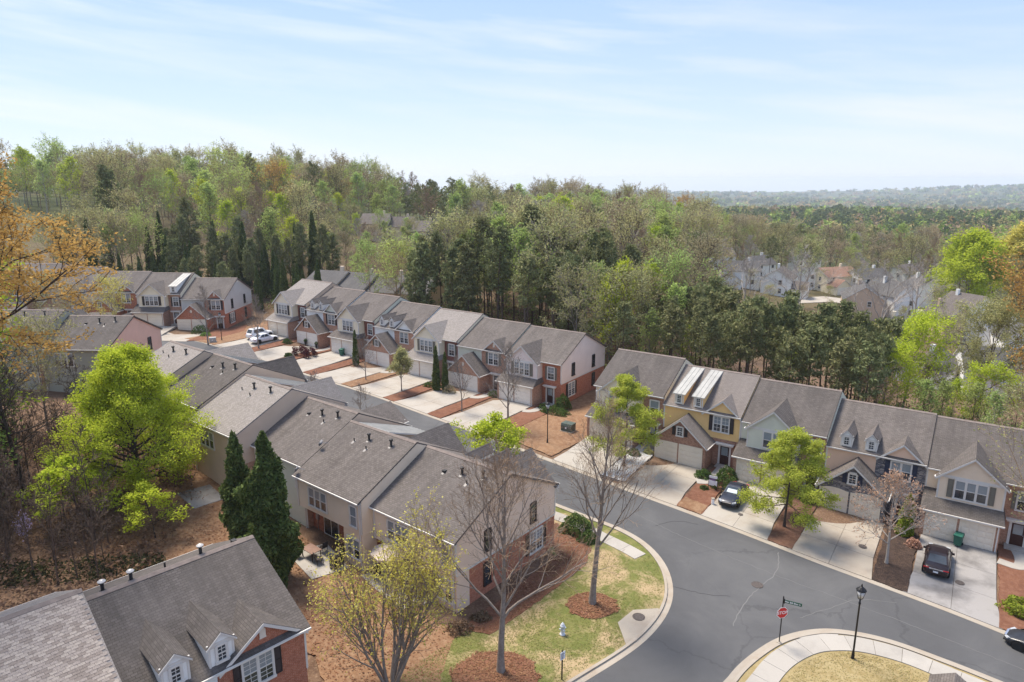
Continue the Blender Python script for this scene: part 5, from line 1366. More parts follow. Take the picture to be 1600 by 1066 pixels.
def car(name, L, Wd, H, pm, x, y, rz, label, suv=False, rimm=None, shade=False, rear_chrome=False, z=None, group=None):
    hw = Wd / 2; R = empty(name, (x, y, (g1(x, y) if z is None else z) + .012), rz, label, 'car', group)
    zb = .90 if not suv else 1.02
    hood = .78 if not suv else .95; deck = .93 if not suv else 1.02
    xs = L / 2
    # (x, half width, low z, top z)
    S = [(-xs, .70, .34, .62 if not suv else .70), (-xs + .06, .84, .26, .80 if not suv else .92), (-xs + .35, .95, .20, deck), (-xs + .95, 1.0, .19, deck + .02 if not suv else zb), (-xs + 1.6, 1., .19, zb), (0, 1., .19, zb), (xs - 1.75, 1., .19, zb - .01), (xs - 1.35, 1., .19, hood + .07), (xs - .7, .98, .20, hood), (xs - .25, .90, .22, hood - .12), (xs - .07, .80, .26, hood - .22), (xs, .62, .34, hood - .36)]
    m = MB(); n = 12
    for (sx, wf, zl, zt) in S:
        w = hw * wf; half = [(0, zl), (w * .86, zl), (w * .97, zl + .10), (w, (zl + zt) / 2), (w * .95, zt - .10), (w * .82, zt), (0, zt + .035)]
        ring = half + [(-a, c) for a, c in half[-2:0:-1]]
        m.v += [(sx, a, c) for a, c in ring]
    for i in range(len(S) - 1):
        for k in range(n):
            m.f.append([i * n + k, i * n + (k + 1) % n, (i + 1) * n + (k + 1) % n, (i + 1) * n + k]); m.m.append(0)
    m.f.append(list(range(n))[::-1]); m.f.append([(len(S) - 1) * n + k for k in range(n)]); m.m += [0, 0]
    body = m.obj('body', pm, R, smooth=True)
    sb = body.modifiers.new('smooth', 'SUBSURF'); sb.levels = 1; sb.render_levels = 2
    # cabin: pillars and roof in body colour, glass set a little proud
    xf, xrf, xrr, xr = (xs - 1.45, xs - 2.15, -xs + 1.55, -xs + .75) if not suv else (xs - 1.35, xs - 2.0, -xs + .65, -xs + .25)
    wb, wt = hw * .86, hw * .68; z0, z1 = zb - .02, H
    def ring(x0, x1, w, z): return [(x0, -w, z), (x1, -w, z), (x1, w, z), (x0, w, z)]
    c = MB(); lo = ring(xr, xf, wb, z0); mid = [(xrr - .05, -wt, z1 - .05), (xrf + .06, -wt, z1 - .05), (xrf + .06, wt, z1 - .05), (xrr - .05, wt, z1 - .05)]; hi = ring(xrr + .12, xrf - .12, wt * .82, z1)
    c.add(lo + mid + hi, ((0, 1, 5, 4), (1, 2, 6, 5), (2, 3, 7, 6), (3, 0, 4, 7), (4, 5, 9, 8), (5, 6, 10, 9), (6, 7, 11, 10), (7, 4, 8, 11), (8, 9, 10, 11)))
    cab = c.obj('roof', pm, R)
    def panel(nm, P, mat, o=.012, par=None):
        a = [Vector(p) for p in P]; q = (a[1] - a[0]).cross(a[3] - a[0]).normalized()
        cen = sum(a, Vector()) / 4
        if q.dot(cen - Vector((0, 0, .9))) < 0: q = -q
        g = MB(); g.slab([p + q * o for p in a], .006) if abs(q.z) > .05 else g.quad(*[p + q * o for p in a]); return g.obj(nm, mat, par or R)
    def lerp(a, b_, t): return tuple(a[i] + (b_[i] - a[i]) * t for i in range(3))
    def pane(A, B, Cc, Dd, u0, u1, v0, v1):
        f = lambda u, v: lerp(lerp(A, B, u), lerp(Dd, Cc, u), v)
        return [f(u0, v0), f(u1, v0), f(u1, v1), f(u0, v1)]
    panel('windshield', pane(lo[1], lo[2], mid[2], mid[1], .06, .94, .05, .94), dash_mat if False else car_glass)
    if shade: panel('sun_shade', pane(lo[1], lo[2], mid[2], mid[1], .16, .80, .12, .62), dash_mat, .024)
    panel('rear_window', pane(lo[3], lo[0], mid[0], mid[3], .08, .92, .12, .92), car_glass)
    for s_, (A, B, Cc, Dd) in ((-1, (lo[0], lo[1], mid[1], mid[0])), (1, (lo[3], lo[2], mid[2], mid[3]))):
        for u0, u1 in ((.14, .47), (.50, .86)): panel('side_window', pane(A, B, Cc, Dd, u0, u1, .14, .9), car_glass)
        dh = MB()
        for q in (-.15, .75): dh.box(q, q + .16, s_ * (hw * .985), s_ * (hw * .985 + .03), zb - .2, zb - .165)
        dh.obj('door_handle', pm, R)
        mi_ = MB(); mi_.tube([(xf - .45, s_ * hw * .9, zb + .05), (xf - .42, s_ * (hw * .9 + .12), zb + .08)], .025, 5); mi_.box(xf - .50, xf - .36, s_ * (hw * .9 + .10), s_ * (hw * .9 + .26), zb, zb + .14); mi_.obj('wing_mirror', pm, R)
        h = MB(); f = [(xs - .05, s_ * hw * .52, hood - .27), (xs - .26, s_ * hw * .86, hood - .22), (xs - .32, s_ * hw * .86, hood - .12), (xs - .12, s_ * hw * .54, hood - .17)]
        h.add([(a + .05, b2 * 1.03, c2 + .02) for a, b2, c2 in f] + [(a - .1, b2 * .9, c2) for a, b2, c2 in f], ((0, 1, 2, 3), (0, 1, 5, 4), (1, 2, 6, 5), (2, 3, 7, 6), (3, 0, 4, 7))); h.obj('headlight', head_mat, R)
        tl = MB(); f = [(-xs + .03, s_ * hw * .50, deck - .16), (-xs + .20, s_ * hw * .90, deck - .26), (-xs + .22, s_ * hw * .90, deck - .15), (-xs + .10, s_ * hw * .55, deck - .12)]
        tl.add([(a - .06, b2 * 1.03, c2 + .02) for a, b2, c2 in f] + [(a + .1, b2 * .9, c2 - .05) for a, b2, c2 in f], ((0, 1, 2, 3), (0, 1, 5, 4), (1, 2, 6, 5), (2, 3, 7, 6), (3, 0, 4, 7))); tl.obj('taillight', tail_mat, R)
    g = MB(); g.box(xs - .10, xs + .015, -hw * .45, hw * .45, .42, .56); g.box(xs - .09, xs + .018, -hw * .62, hw * .62, .27, .37); g.obj('grille', black_metal, R)
    g = MB(); g.box(xs - .1, xs + .022, -hw * .46, hw * .46, .565, .60); g.obj('grille_bar', chrome, R)
    g = MB(); g.box(-xs - .035, -xs + .05, -.17, .17, .50, .62); g.obj('number_plate', plate_mat, R)
    if rear_chrome: g = MB(); g.box(-xs - .015, -xs + .08, -hw * .5, hw * .5, deck - .18, deck - .13); g.obj('chrome_strip', chrome, R)
    wm = MB(); wm.lathe([(.20, -.10), (.30, -.10), (.325, -.06), (.325, .06), (.30, .10), (.20, .10)], 20); rm = MB(); rm.lathe([(.03, .085), (.05, .10), (.07, .085)], 10)
    for k in range(5):
        a = k * 2 * PI / 5; d = Vector((math.cos(a), math.sin(a), 0)); q = Vector((-d.y, d.x, 0))
        rm.add([d * .05 - q * .035 + Vector((0, 0, .092)), d * .05 + q * .035 + Vector((0, 0, .092)), d * .205 + q * .03 + Vector((0, 0, .085)), d * .205 - q * .03 + Vector((0, 0, .085))], ((0, 1, 2, 3),))
    rm.lathe([(.19, .07), (.215, .1), (.215, .04)], 20)
    tyre, rim = wm.mesh('tyre', tyre_mat), rm.mesh('rim', rimm or rim_mat); ar = MB(); ar.lathe([(.40, 0), (.40, .02), (.02, .021)], 20); arm = ar.mesh('wheel_arch', black_metal)
    for wx in (-xs + .85, xs - .88):
        for s_ in (-1, 1):
            w_ = empty('wheel', (wx, s_ * (hw * 1.0 - .075), .325)); w_.parent = R; w_.rotation_euler = (-s_ * PI / 2, 0, 0)
            inst('tyre', tyre, w_); inst('rim', rim, w_)
            k = inst('wheel_arch', arm, R, (wx, s_ * (hw - .012), .35)); k.rotation_euler = (-s_ * PI / 2, 0, 0)
    return R
p_blue, p_maroon, p_white, p_gun = paint('paint_dark_blue', (.018, .022, .036)), paint('paint_dark_maroon', (.018, .008, .010)), paint('paint_white', (.72, .73, .74), 0.), paint('paint_gunmetal', (.022, .023, .026), .15)
aR, aM = math.radians(ROW['R'][1]), math.radians(ROW['M'][1])
GCar = 'cars parked on driveways'
p = LR(18.35, -6.9); car('parked_car', 4.6, 1.80, 1.42, p_blue, p[0], p[1], aR - PI / 2, 'dark blue sedan with a silver sunshade facing the street', shade=True, z=g1(*p) + .16, group=GCar)
p = LR(34.95, -7.4); car('parked_car', 4.9, 1.86, 1.44, p_maroon, p[0], p[1], aR + PI / 2, 'dark maroon sedan seen from behind on the stained driveway', rear_chrome=True, z=g1(*p) + .13, group=GCar)
p = LM(4.5, -6.1); car('parked_car', 4.7, 1.82, 1.44, p_white, p[0], p[1], aM + PI / 2 - .05, 'white sedan beside the grey bare tree', rimm=rim_dark, z=g1(*p) + .14, group=GCar)
p = LM(1.7, -5.0); car('parked_car', 4.6, 1.86, 1.70, p_white, p[0], p[1], aM + PI / 2, 'white SUV on the far side of the white sedan', suv=True, rimm=rim_dark, z=g1(*p) + .14, group=GCar)
car('parked_car', 4.7, 1.86, 1.42, p_gun, 35.3, 39.25, math.radians(132), 'gunmetal car cut off by the right edge, on the street', rimm=rim_dark, z=g1(35.3, 39.25) + .04, group='cars on the street')

# ------------------------------------------------------------------ street furniture
def FONT(txt, size, mat, parent, name='lettering', ext=.003):
    c = bpy.data.curves.new(name, 'FONT'); c.body = txt; c.size = size; c.extrude = ext; c.align_x = 'CENTER'; c.align_y = 'CENTER'; c.offset = size * .015
    o = bpy.data.objects.new(name, c); dg = bpy.context.evaluated_depsgraph_get()
    COL.objects.link(o); dg.update(); me = bpy.data.meshes.new_from_object(o.evaluated_get(dg)); bpy.data.objects.remove(o)
    me.materials.clear(); me.materials.append(mat); return inst(name, me, parent)
lamp_glass = plain('lamp_glass', (.55, .56, .56), .25, 0, .1, 6.)
def lamp_meshes():
    p = MB(); p.lathe([(.13, -.3), (.13, .04), (.10, .10), (.085, .45), (.06, .55), (.052, 3.9), (.075, 3.93), (.075, 4.02), (.05, 4.05), (.05, 4.25)], 12)
    h = MB(); h.lathe([(.05, 4.22), (.14, 4.30), (.16, 4.33)], 8); h.lathe([(.30, 4.86), (.31, 4.90), (.24, 4.98), (.10, 5.10), (.05, 5.13), (.05, 5.2), (.02, 5.32)], 10)
    for k in range(6):
        a = k * PI / 3; h.tube([(.15 * math.cos(a), .15 * math.sin(a), 4.32), (.285 * math.cos(a), .285 * math.sin(a), 4.87)], .014, 4)
    g = MB(); g.lathe([(.13, 4.33), (.265, 4.86)], 12)
    return p.mesh('pole', black_metal, True), h.mesh('lantern', black_metal), g.mesh('lamp_glass', lamp_glass, True)
LMP = lamp_meshes()
def lamp(x, y, s, label):
    o = empty('street_lamp', (x, y, g1(x, y) + .06), 0, label, 'street lamp', 'black lantern street lamps'); o.scale = (s, s, s)
    inst('pole', LMP[0], o); h = inst('lantern', LMP[1], o); inst('lamp_glass', LMP[2], h)
lamp(22.07, 38.55, 1.02, 'black lantern street lamp on the dry grass of the near corner')
lamp(3.95, 71.9, .93, 'black lantern street lamp in the straw yard between the two rows')
lamp(-48.7, 112.0, .93, 'black lantern street lamp before the far orange brick house')
red_m = plain('sign_red', (.55, .02, .025), .4, 0, .08, 4.); white_m = plain('sign_white', (.78, .78, .78), .45, 0, .06, 4.); green_m = plain('sign_green', (.012, .09, .055), .45, 0, .1, 4.)
def stop_sign():
    x, y = 17.78, 39.79; R = empty('stop_sign', (x, y, g1(x, y) + .08), math.radians(-2), 'red octagonal stop sign on a black post with a street name blade', 'sign')
    m = MB(); m.tube([(0, .05, -.4), (0, .05, 3.42)], .038, 8); m.lathe([(.04, 3.42), (.05, 3.47), (.01, 3.53)], 8, (0, .05, 0)); m.obj('post', black_metal, R)
    b_ = MB(); b_.lathe([(.16, -.02), (.15, .10), (.07, .14)], 10, (0, .05, 0)); b_.obj('post_base', conc_tan, R)
    yaw = math.radians(14)
    F = empty('sign_face', (0, 0, 2.33)); F.parent = R; F.rotation_euler = (0, 0, yaw)
    def octo(r, y0, y1):
        q = MB(); P = [(r * math.cos(PI / 8 + k * PI / 4), r * math.sin(PI / 8 + k * PI / 4)) for k in range(8)]
        q.v = [(a, y0, c) for a, c in P] + [(a, y1, c) for a, c in P]; q.f = [list(range(8)), list(range(8, 16))[::-1]] + [[k, (k + 1) % 8, 8 + (k + 1) % 8, 8 + k][::-1] for k in range(8)]; q.m = [0] * 10; return q
    octo(.425, -.004, .004).obj('border', white_m, F); octo(.392, -.008, -.0042).obj('red_panel', red_m, F)
    t = FONT('STOP', .31, white_m, F); t.rotation_euler = (PI / 2, 0, 0); t.location = (0, -.011, 0)
    B = empty('name_blade', (.06, .05, 3.16)); B.parent = R; B.rotation_euler = (0, 0, math.radians(-24))
    q = MB(); q.box(0, 1.08, -.008, .008, -.11, .11); q.obj('blade', green_m, B)
    # street name too small to read in the photo: white strokes only
    q = MB(); rs = random.Random(3); x = .05
    for wl in (4, 3, 4):
        for k in range(wl): h = rs.choice((.045, .06)); q.box(x, x + .048, -.0105, -.0082, -h, h * (1 if rs.random() < .6 else .5)); x += .062
        x += .05
    q.box(.88, .99, -.0105, -.0082, -.03, .02); q.obj('lettering', white_m, B)
    q = MB(); q.tube([(0, 0, -.16), (0, 0, .16)], .05, 8); q.obj('bracket', black_metal, B)
stop_sign()
def small_sign():
    x, y = 3.06, 36.15; R = empty('small_sign', (x, y, g1(x, y) + .08), math.radians(38), 'small white notice on a black post in the corner lawn', 'sign')
    m = MB(); m.box(-.035, .035, -.02, .04, -.3, 2.05); m.obj('post', black_metal, R)
    q = MB(); q.box(-.19, .19, -.045, -.022, 1.45, 1.98); q.obj('sign_plate', white_m, R)
    q = MB(); rs = random.Random(8)
    for k in range(6):
        z = 1.88 - k * .07; q.box(-.14, -.14 + rs.uniform(.18, .28), -.0475, -.0452, z - .016, z + .016)
    q.obj('lettering', black_metal, R)
small_sign()
def hydrant():
    x, y = 3.4, 40.45; R = empty('fire_hydrant', (x, y, g1(x, y) + .08), .4, 'pale grey fire hydrant on the corner lawn', 'hydrant')
    hm = plain('hydrant_paint', (.58, .60, .62), .45, .1, .12, 8.)
    m = MB(); m.lathe([(.20, 0), (.20, .05), (.13, .07), (.13, .62), (.18, .64), (.18, .68), (.14, .70), (.13, .78), (.07, .86), (.03, .88), (.03, .93)], 14); m.obj('barrel', hm, R, True)
    for s_ in (-1, 1):
        c = MB(); c.tube([(s_ * .10, 0, .47), (s_ * .24, 0, .47)], .055, 8); c.obj('outlet', hm, R)
    c = MB(); c.tube([(0, -.1, .42), (0, -.25, .42)], .085, 10); c.obj('outlet', hm, R)
hydrant()
def sale_sign():
    p = LR(16.05, -6.15); R = empty('sale_sign', (p[0], p[1], g1(*p) + .12), aR + .05, 'white sale sign with a purple band in the rust straw bed', 'sign')
    m = MB()
    for x in (-.42, .42): m.box(x - .02, x + .02, -.02, .02, -.2, 1.5)
    m.obj('post', black_metal, R)
    q = MB(); q.box(-.40, .40, -.015, .015, .42, .92); q.box(-.40, .40, -.015, .015, 1.18, 1.42); q.obj('sign_panel', white_m, R)
    q = MB(); q.box(-.32, .24, -.016, .016, .95, 1.15); q.obj('sign_band', plain('sign_purple', (.17, .10, .22), .5), R)
sale_sign()
p = LR(17.0, -8.9); R_ = empty('bed_light', (p[0], p[1], g1(*p) + .12), 0, 'short white marker post in the straw bed', 'marker post')
m = MB(); m.box(-.11, .11, -.11, .11, -.1, .5); m.obj('marker_body', white_m, R_); m = MB(); m.box(-.14, .14, -.14, .14, .5, .56); m.obj('marker_cap', conc_tan, R_)
def bin_(x, y, rz, label):
    R = empty('wheeled_bin', (x, y, g1(x, y) + .15), rz, label, 'bin', 'green wheeled bins'); gm = MATS.get('bin_green') or plain('bin_green', (.018, .105, .075), .45, 0, .12, 5.)
    m = MB(); a = [(-.25, -.3, .08), (.25, -.3, .08), (.25, .25, .08), (-.25, .25, .08)]; c = [(-.31, -.40, 1.0), (.31, -.40, 1.0), (.31, .34, 1.0), (-.31, .34, 1.0)]
    m.add(a + c, ((0, 3, 2, 1), (0, 1, 5, 4), (1, 2, 6, 5), (2, 3, 7, 6), (3, 0, 4, 7), (4, 5, 6, 7))); m.box(-.33, .33, -.42, .36, .93, 1.0); m.obj('bin_body', gm, R)
    l = MB(); l.slab([(-.33, -.44, 1.03), (.33, -.44, 1.03), (.30, .36, 1.10), (-.30, .36, 1.10)], .06); l.tube([(-.28, .40, 1.02), (.28, .40, 1.02)], .02, 6); l.obj('lid', gm, R)
    w = MB()
    for s_ in (-1, 1): w.tube([(s_ * .27, .26, .13), (s_ * .33, .26, .13)], .13, 12)
    w.obj('wheel', tyre_mat, R)
p = LM(19.9, -2.95); bin_(p[0], p[1], aM + .3, 'green wheeled bin before the garage beside the thin cypress')
p = LR(36.2, -2.85); bin_(p[0], p[1], aR - .2, 'green wheeled bin beyond the maroon car')
# utility boxes
def ubox(x, y, rz, w, d, h, mat, label):
    R = empty('utility_box', (x, y, g1(x, y) + .1), rz, label, 'utility box'); m = MB(); m.box(-w / 2 - .1, w / 2 + .1, -d / 2 - .1, d / 2 + .1, -.2, .06); m.obj('pad', conc_tan, R)
    b_ = MB(); b_.box(-w / 2, w / 2, -d / 2, d / 2, .06, h * .72); b_.add([(-w / 2, -d / 2, h * .72), (w / 2, -d / 2, h * .72), (w / 2, d / 2, h * .72), (-w / 2, d / 2, h * .72), (-w / 2 - .03, -d / 2 + .1, h), (w / 2 + .03, -d / 2 + .1, h), (w / 2 + .03, d / 2 + .03, h), (-w / 2 - .03, d / 2 + .03, h)], ((0, 1, 5, 4), (1, 2, 6, 5), (2, 3, 7, 6), (3, 0, 4, 7), (4, 5, 6, 7))); b_.obj('cabinet', mat, R)
    l = MB(); l.box(-.12, .08, -d / 2 - .012, -d / 2, h * .4, h * .6); l.obj('label_plate', white_m, R)
gm2 = plain('cabinet_green', (.07, .095, .08), .5, .1, .2, 3.)
ubox(6.55, 75.4, aM, 1.35, 1.1, .95, gm2, 'dark green transformer cabinet in the straw yard')
ubox(-49.6, 110.6, .3, 1.0, .8, .8, plain('cabinet_grey', (.36, .36, .34), .5), 'low grey utility box beside the far street lamp')
# mailbox shelter, only its roof corner enters the frame
def shelter():
    x, y = 24.42, 32.56; R = empty('mailbox_shelter', (x, y, g1(x, y) + .1), math.radians(-126.9), 'brown-roofed mailbox shelter at the bottom right edge', 'shelter')
    m = MB()
    for a in (-1.1, 1.1):
        for c in (-.8, .8): m.box(a - .08, a + .08, c - .08, c + .08, -.3, 2.3)
    m.obj('post', bark_brown, R)
    r = MB(); w, d = 1.55, 1.2
    r.slab([(-w, -d, 2.3), (w, -d, 2.3), (w, 0, 3.0), (-w, 0, 3.0)], .08, 0, 1); r.slab([(-w, d, 2.3), (w, d, 2.3), (w, .002, 2.999), (-w, .002, 2.999)], .08, 0, 1); r.obj('roof', [roof_brown, bark_brown], R)
    b_ = MB(); b_.box(-.8, .8, -.25, .25, .6, 1.7); b_.obj('mailboxes', grey_metal, R)
shelter()
# manholes and small covers
def cover(x, y, r, label, off, nm='manhole_cover'):
    m = MB(); m.lathe([(r + .06, 0), (r + .06, .012), (r, .016), (r, .008), (r * .9, .012), (.02, .014)], 18); o = m.obj(nm, MATS.get('cast_iron') or plain('cast_iron', (.09, .075, .068), .8, .2, .3, 9.), None, loc=(x, y, g1(x, y) + off)); tag(o, label, 'cover')
cover(8.85, 42.2, .38, 'round iron cover in the tan drain pad', .155); cover(*[float(v) for v in (18.6, 46.4)], .38, 'round iron cover in the junction asphalt', .04)
p = LR(29.6, -8.1); cover(p[0], p[1], .26, 'small brown cover in the bare tan driveway', .15)
p = LR(36.6, -9.3); cover(p[0], p[1], .26, 'small brown cover beside the maroon car', .13)
p = LR(19.7, -9.3); cover(p[0], p[1], .16, 'small dark cover in front of the dark blue car', .12)
# planters and garden things
pot_m = plain('planter_black', (.02, .02, .022), .5)
for k, (x, lab) in enumerate(((9.9, 'left one of the black planters by the garage pillar of the two-dormer brick house'), (12.6, 'right one of the black planters by the garage pillar of the two-dormer brick house'))):
    p = LM(x + .9, -2.75); R_ = empty('planter', (p[0], p[1], g1(*p) + .16), 0, lab, 'planter', 'tall black planters'); m = MB(); m.lathe([(.17, 0), (.24, .65), (.26, .66), (.22, .60)], 12); m.obj('pot', pot_m, R_)
    s_ = shrub(300 + k, .28, .28, .45, 160, .07, L_shrub); o = inst('plant', s_[1], R_, (0, 0, .6))
# patio of the beige-backed townhouse: table and chairs; umbrella on the next patio
iron = plain('patio_iron', (.04, .03, .028), .5, .2); wood_t = plain('patio_table_top', (.22, .13, .095), .5)
def chair_m():
    s_ = MB(); s_.box(-.25, .25, -.25, .25, .42, .46); b_ = MB(); b_.slab([(-.25, .25, .46), (.25, .25, .46), (.25, .36, 1.0), (-.25, .36, 1.0)], .03); l = MB()
    for a in (-1, 1):
        for c in (-1, 1): l.tube([(a * .22, c * .22, .42), (a * .26, c * .27, 0)], .018, 5)
        l.tube([(a * .26, -.24, .46), (a * .27, -.22, .66), (a * .26, .3, .68)], .018, 5)
    return s_.mesh('seat', iron), b_.mesh('backrest', iron), l.mesh('legs', iron)
CH = chair_m()
def chair(x, y, rz, lab): 
    R = empty('patio_chair', (x, y, g1(x, y) + .17), rz, lab, 'chair', 'dark metal patio chairs')
    for n_, m_ in zip(('seat', 'backrest', 'frame'), CH): inst(n_, m_, R)
def table(x, y, rz, lab, w=1.5, d=.95):
    R = empty('patio_table', (x, y, g1(x, y) + .17), rz, lab, 'table'); m = MB(); m.box(-w / 2, w / 2, -d / 2, d / 2, .70, .74); m.obj('tabletop', wood_t, R)
    l = MB()
    for a in (-1, 1):
        for c in (-1, 1): l.box(a * (w / 2 - .08) - .03, a * (w / 2 - .08) + .03, c * (d / 2 - .08) - .03, c * (d / 2 - .08) + .03, 0, .70)
    l.obj('frame', iron, R)
table(-15.9, 49.1, -.7, 'brown patio table behind the beige-backed townhouse')
chair(-15.1, 48.3, 2.2, 'dark patio chair on the near side of the brown table'); chair(-16.9, 49.0, .9, 'dark patio chair at the left end of the brown table'); chair(-15.2, 49.9, -2.3, 'dark patio chair at the far right corner of the brown table')
R_ = empty('patio_umbrella', (-9.2, 47.0, g1(-9.2, 47.0) + .17), .3, 'beige patio umbrella behind the yellow-leaved tree', 'umbrella')
m = MB(); m.tube([(0, 0, 0), (0, 0, 2.7)], .03, 8); m.obj('pole', iron, R_); m = MB(); n_ = 8; top = (0, 0, 2.75)
rim_ = [(1.55 * math.cos(k * PI / 4), 1.55 * math.sin(k * PI / 4), 2.15) for k in range(8)]; mid_ = [(.8 * math.cos(k * PI / 4), .8 * math.sin(k * PI / 4), 2.52) for k in range(8)]
for k in range(8):
    j = (k + 1) % 8; m.tri(top, mid_[k], mid_[j]); m.quad(mid_[k], rim_[k], rim_[j], mid_[j]); m.quad(rim_[k], (rim_[k][0], rim_[k][1], 2.0), (rim_[j][0], rim_[j][1], 2.0), rim_[j])
m.obj('canopy', plain('umbrella_canvas', (.62, .51, .40), .8, 0, .08, 2.), R_); m = MB(); m.lathe([(.28, 0), (.28, .06), (.05, .1)], 12); m.obj('base', iron, R_)
chair(-8.1, 45.6, 1.2, 'dark patio chair right of the beige umbrella'); chair(-10.3, 46.6, -1., 'dark patio chair left of the beige umbrella')
table(-6.3, 44.6, .8, 'small white-edged table at the end of the near patio', .8, .6)
R_ = empty('grill', (-13.6, 47.9, g1(-13.6, 47.9) + .17), 1., 'black covered grill at the edge of the patio', 'grill'); m = MB(); m.box(-.5, .5, -.28, .28, .05, .85); m.obj('cart', pot_m, R_); m = MB(); m.tube([(-.5, 0, .9), (.5, 0, .9)], .3, 12); m.obj('hood', pot_m, R_)
# ------------------------------------------------------------------ houses beyond the trees
def at(px_slope, y, z=5.): return px_slope * (.974 * y + .227 * (CAMZ - z)), y
def small_house(name, x, y, rz, w, d, h, rh, roof, wall, label, garage=True, group='houses down in the valley', wing=None, basement=0.):
    z = g1(x, y); R = empty(name, (x, y, z), rz, label, 'house', group)
    m = MB(); m.box(-w / 2, w / 2, -d / 2, d / 2, -3, h); m.poly([(-w / 2, -d / 2, h), (-w / 2, 0, h + rh), (-w / 2, d / 2, h)]); m.poly([(w / 2, -d / 2, h), (w / 2, d / 2, h), (w / 2, 0, h + rh)]); m.obj('wall', wall, R)
    o = .4; s = rh / (d / 2); r = MB()
    for sg in (-1, 1): r.slab([(-w / 2 - .3, sg * (d / 2 + o), h - o * s), (w / 2 + .3, sg * (d / 2 + o), h - o * s), (w / 2 + .3, sg * .001, h + rh + .02), (-w / 2 - .3, sg * .001, h + rh + .02)], .18, 0, 1)
    r.obj('roof', [roof, trim], R)
    for k in (-.3, .3):
        for zz in ((.9, 3.5) if h > 4.5 else (.9,)): window(R, (k * w, -d / 2 - .01, zz), 0, 1.1, 1.3, 1, (1, 1), trim, 0)
    for sg in (-1, 1):
        for zz in ((.9, 3.5) if h > 4.5 else (.9,)): window(R, (sg * (w / 2 + .01), 1.2 * sg, zz), sg * PI / 2, .9, 1.3, 1, (1, 1), trim, 0)
    c = MB(); c.box(w * .22, w * .22 + .7, .5, 1.2, h, h + rh + .9); c.obj('chimney', wall, R)
    if garage:
        g = MB(); gw = 5.6; g.box(-w / 2 - .2, -w / 2 + gw, -d / 2 - 4.5, -d / 2, -3, 2.6); g.poly([(-w / 2 - .2, -d / 2 - 4.5, 2.6), (-w / 2 + gw, -d / 2 - 4.5, 2.6), (-w / 2 + gw / 2 - .1, -d / 2 - 4.5, 4.6)]); g.obj('garage_wall', wall, R)
        r = MB(); xm = -w / 2 + gw / 2 - .1
        for xe in (-w / 2 - .5, -w / 2 + gw + .3): r.slab([(xe, -d / 2 - 4.8, 2.4), (xm, -d / 2 - 4.8, 4.65 if xe < xm else 4.649), (xm, -d / 2, 4.65 if xe < xm else 4.649), (xe, -d / 2, 2.4)], .15, 0, 1)
        r.obj('garage_roof', [roof, trim], R); garage_door(R, (xm, -d / 2 - 4.51, 0), 0, 4.6, 2.1, garage_white)
    return R
HV = []
def vh(px, y, rz, w, d, h, rh, roof, wall, label, **k):
    s = (px - 800) / 1070.; x, yy = at(s, y, -4); HV.append((x, yy, max(w, d) * .75)); return small_house('house', x, yy, math.radians(rz), w, d, h, rh, roof, wall, label, **k)
vh(1152, 222, -10, 12, 9, 5.2, 2.6, roof_slate, sd_white, 'leftmost white valley house with a grey roof behind bare trunks')
vh(1215, 216, 60, 11, 9, 5.2, 3.0, roof_brown, sd_white, 'white valley house behind the light green roadside tree')
vh(1300, 226, 18, 13, 9, 5.2, 2.4, roof_red, sd_cream, 'cream valley house with a terracotta roof')
vh(1352, 224, 16, 12, 9, 5.2, 2.5, roof_slate, sd_white, 'white valley house with a slate roof right of the terracotta roof')
vh(1345, 186, 68, 12, 10, 5.4, 3.4, roof_slate, sd_tan, 'tan valley house with a dark slate roof and steep gable', garage=False)
vh(1392, 188, 100, 11, 7.5, 6.2, 3.4, roof_slate, sd_white, 'bright white valley house with a tall gable', garage=False)
vh(1440, 205, 80, 12, 9, 5.2, 3.2, roof_slate, sd_white, 'white-gabled valley house at the right of the group', garage=False)
vh(1392, 158, 40, 10, 8, 3.2, 2.6, roof_slate, sd_cream, 'low cream valley house behind the forked bare tree', garage=False)
vh(1478, 162, 95, 9, 8, 5.4, 3.2, roof_brown, sd_tan, 'tan valley house left of the golden oak', garage=False)
vh(1565, 122, -22, 14, 9, 5.2, 3.0, roof_slate, sd_white, 'large white valley house under the golden oak', garage=True)
vh(1450, 126, 35, 10, 8, 3.4, 2.6, roof_slate, sd_white, 'pale valley house half hidden by the bright green tree', garage=False)
for (px, y, l) in ((1500, 260, 'white house among the trees beyond the bright round tree'), (1570, 420, 'distant white house at the right edge of the woods'), (1595, 400, 'second distant white house at the right edge of the woods'), (1255, 262, 'distant pale house above the valley houses')): vh(px, y, 40, 10, 8, 5., 2.6, roof_slate, sd_white, l, garage=False)
for (px, y, rz, l) in ((1182, 244, 30, 'small white house above the leftmost valley house'), (1258, 230, 75, 'small white house between the leftmost valley houses'), (1412, 238, 20, 'small white house behind the tall white gable'), (1332, 256, 55, 'small pale house above the terracotta roof'), (1508, 182, 110, 'small white house below the vivid round tree'), (1538, 158, 30, 'small white house left of the large white one'), (1590, 146, 70, 'small white house at the right edge behind the large one'), (1120, 250, 10, 'small pale house among the trees left of the valley houses')): vh(px, y, rz, 9.5, 8, 5., 2.6, roof_slate if px % 4 else roof_brown, sd_white, l, garage=False)
x_, y_ = at((1275 - 800) / 1070, 205, -5)
drape('road', [(x_ - 9, y_ + 2), (x_ + 6, y_ + 8), (x_ + 20, y_ - 2), (x_ + 34, y_ - 18), (x_ + 30, y_ - 24), (x_ + 15, y_ - 9), (x_ + 4, y_ - 1), (x_ - 9, y_ - 5)], .15, conc, 2., .3, label='pale concrete road between the valley houses')
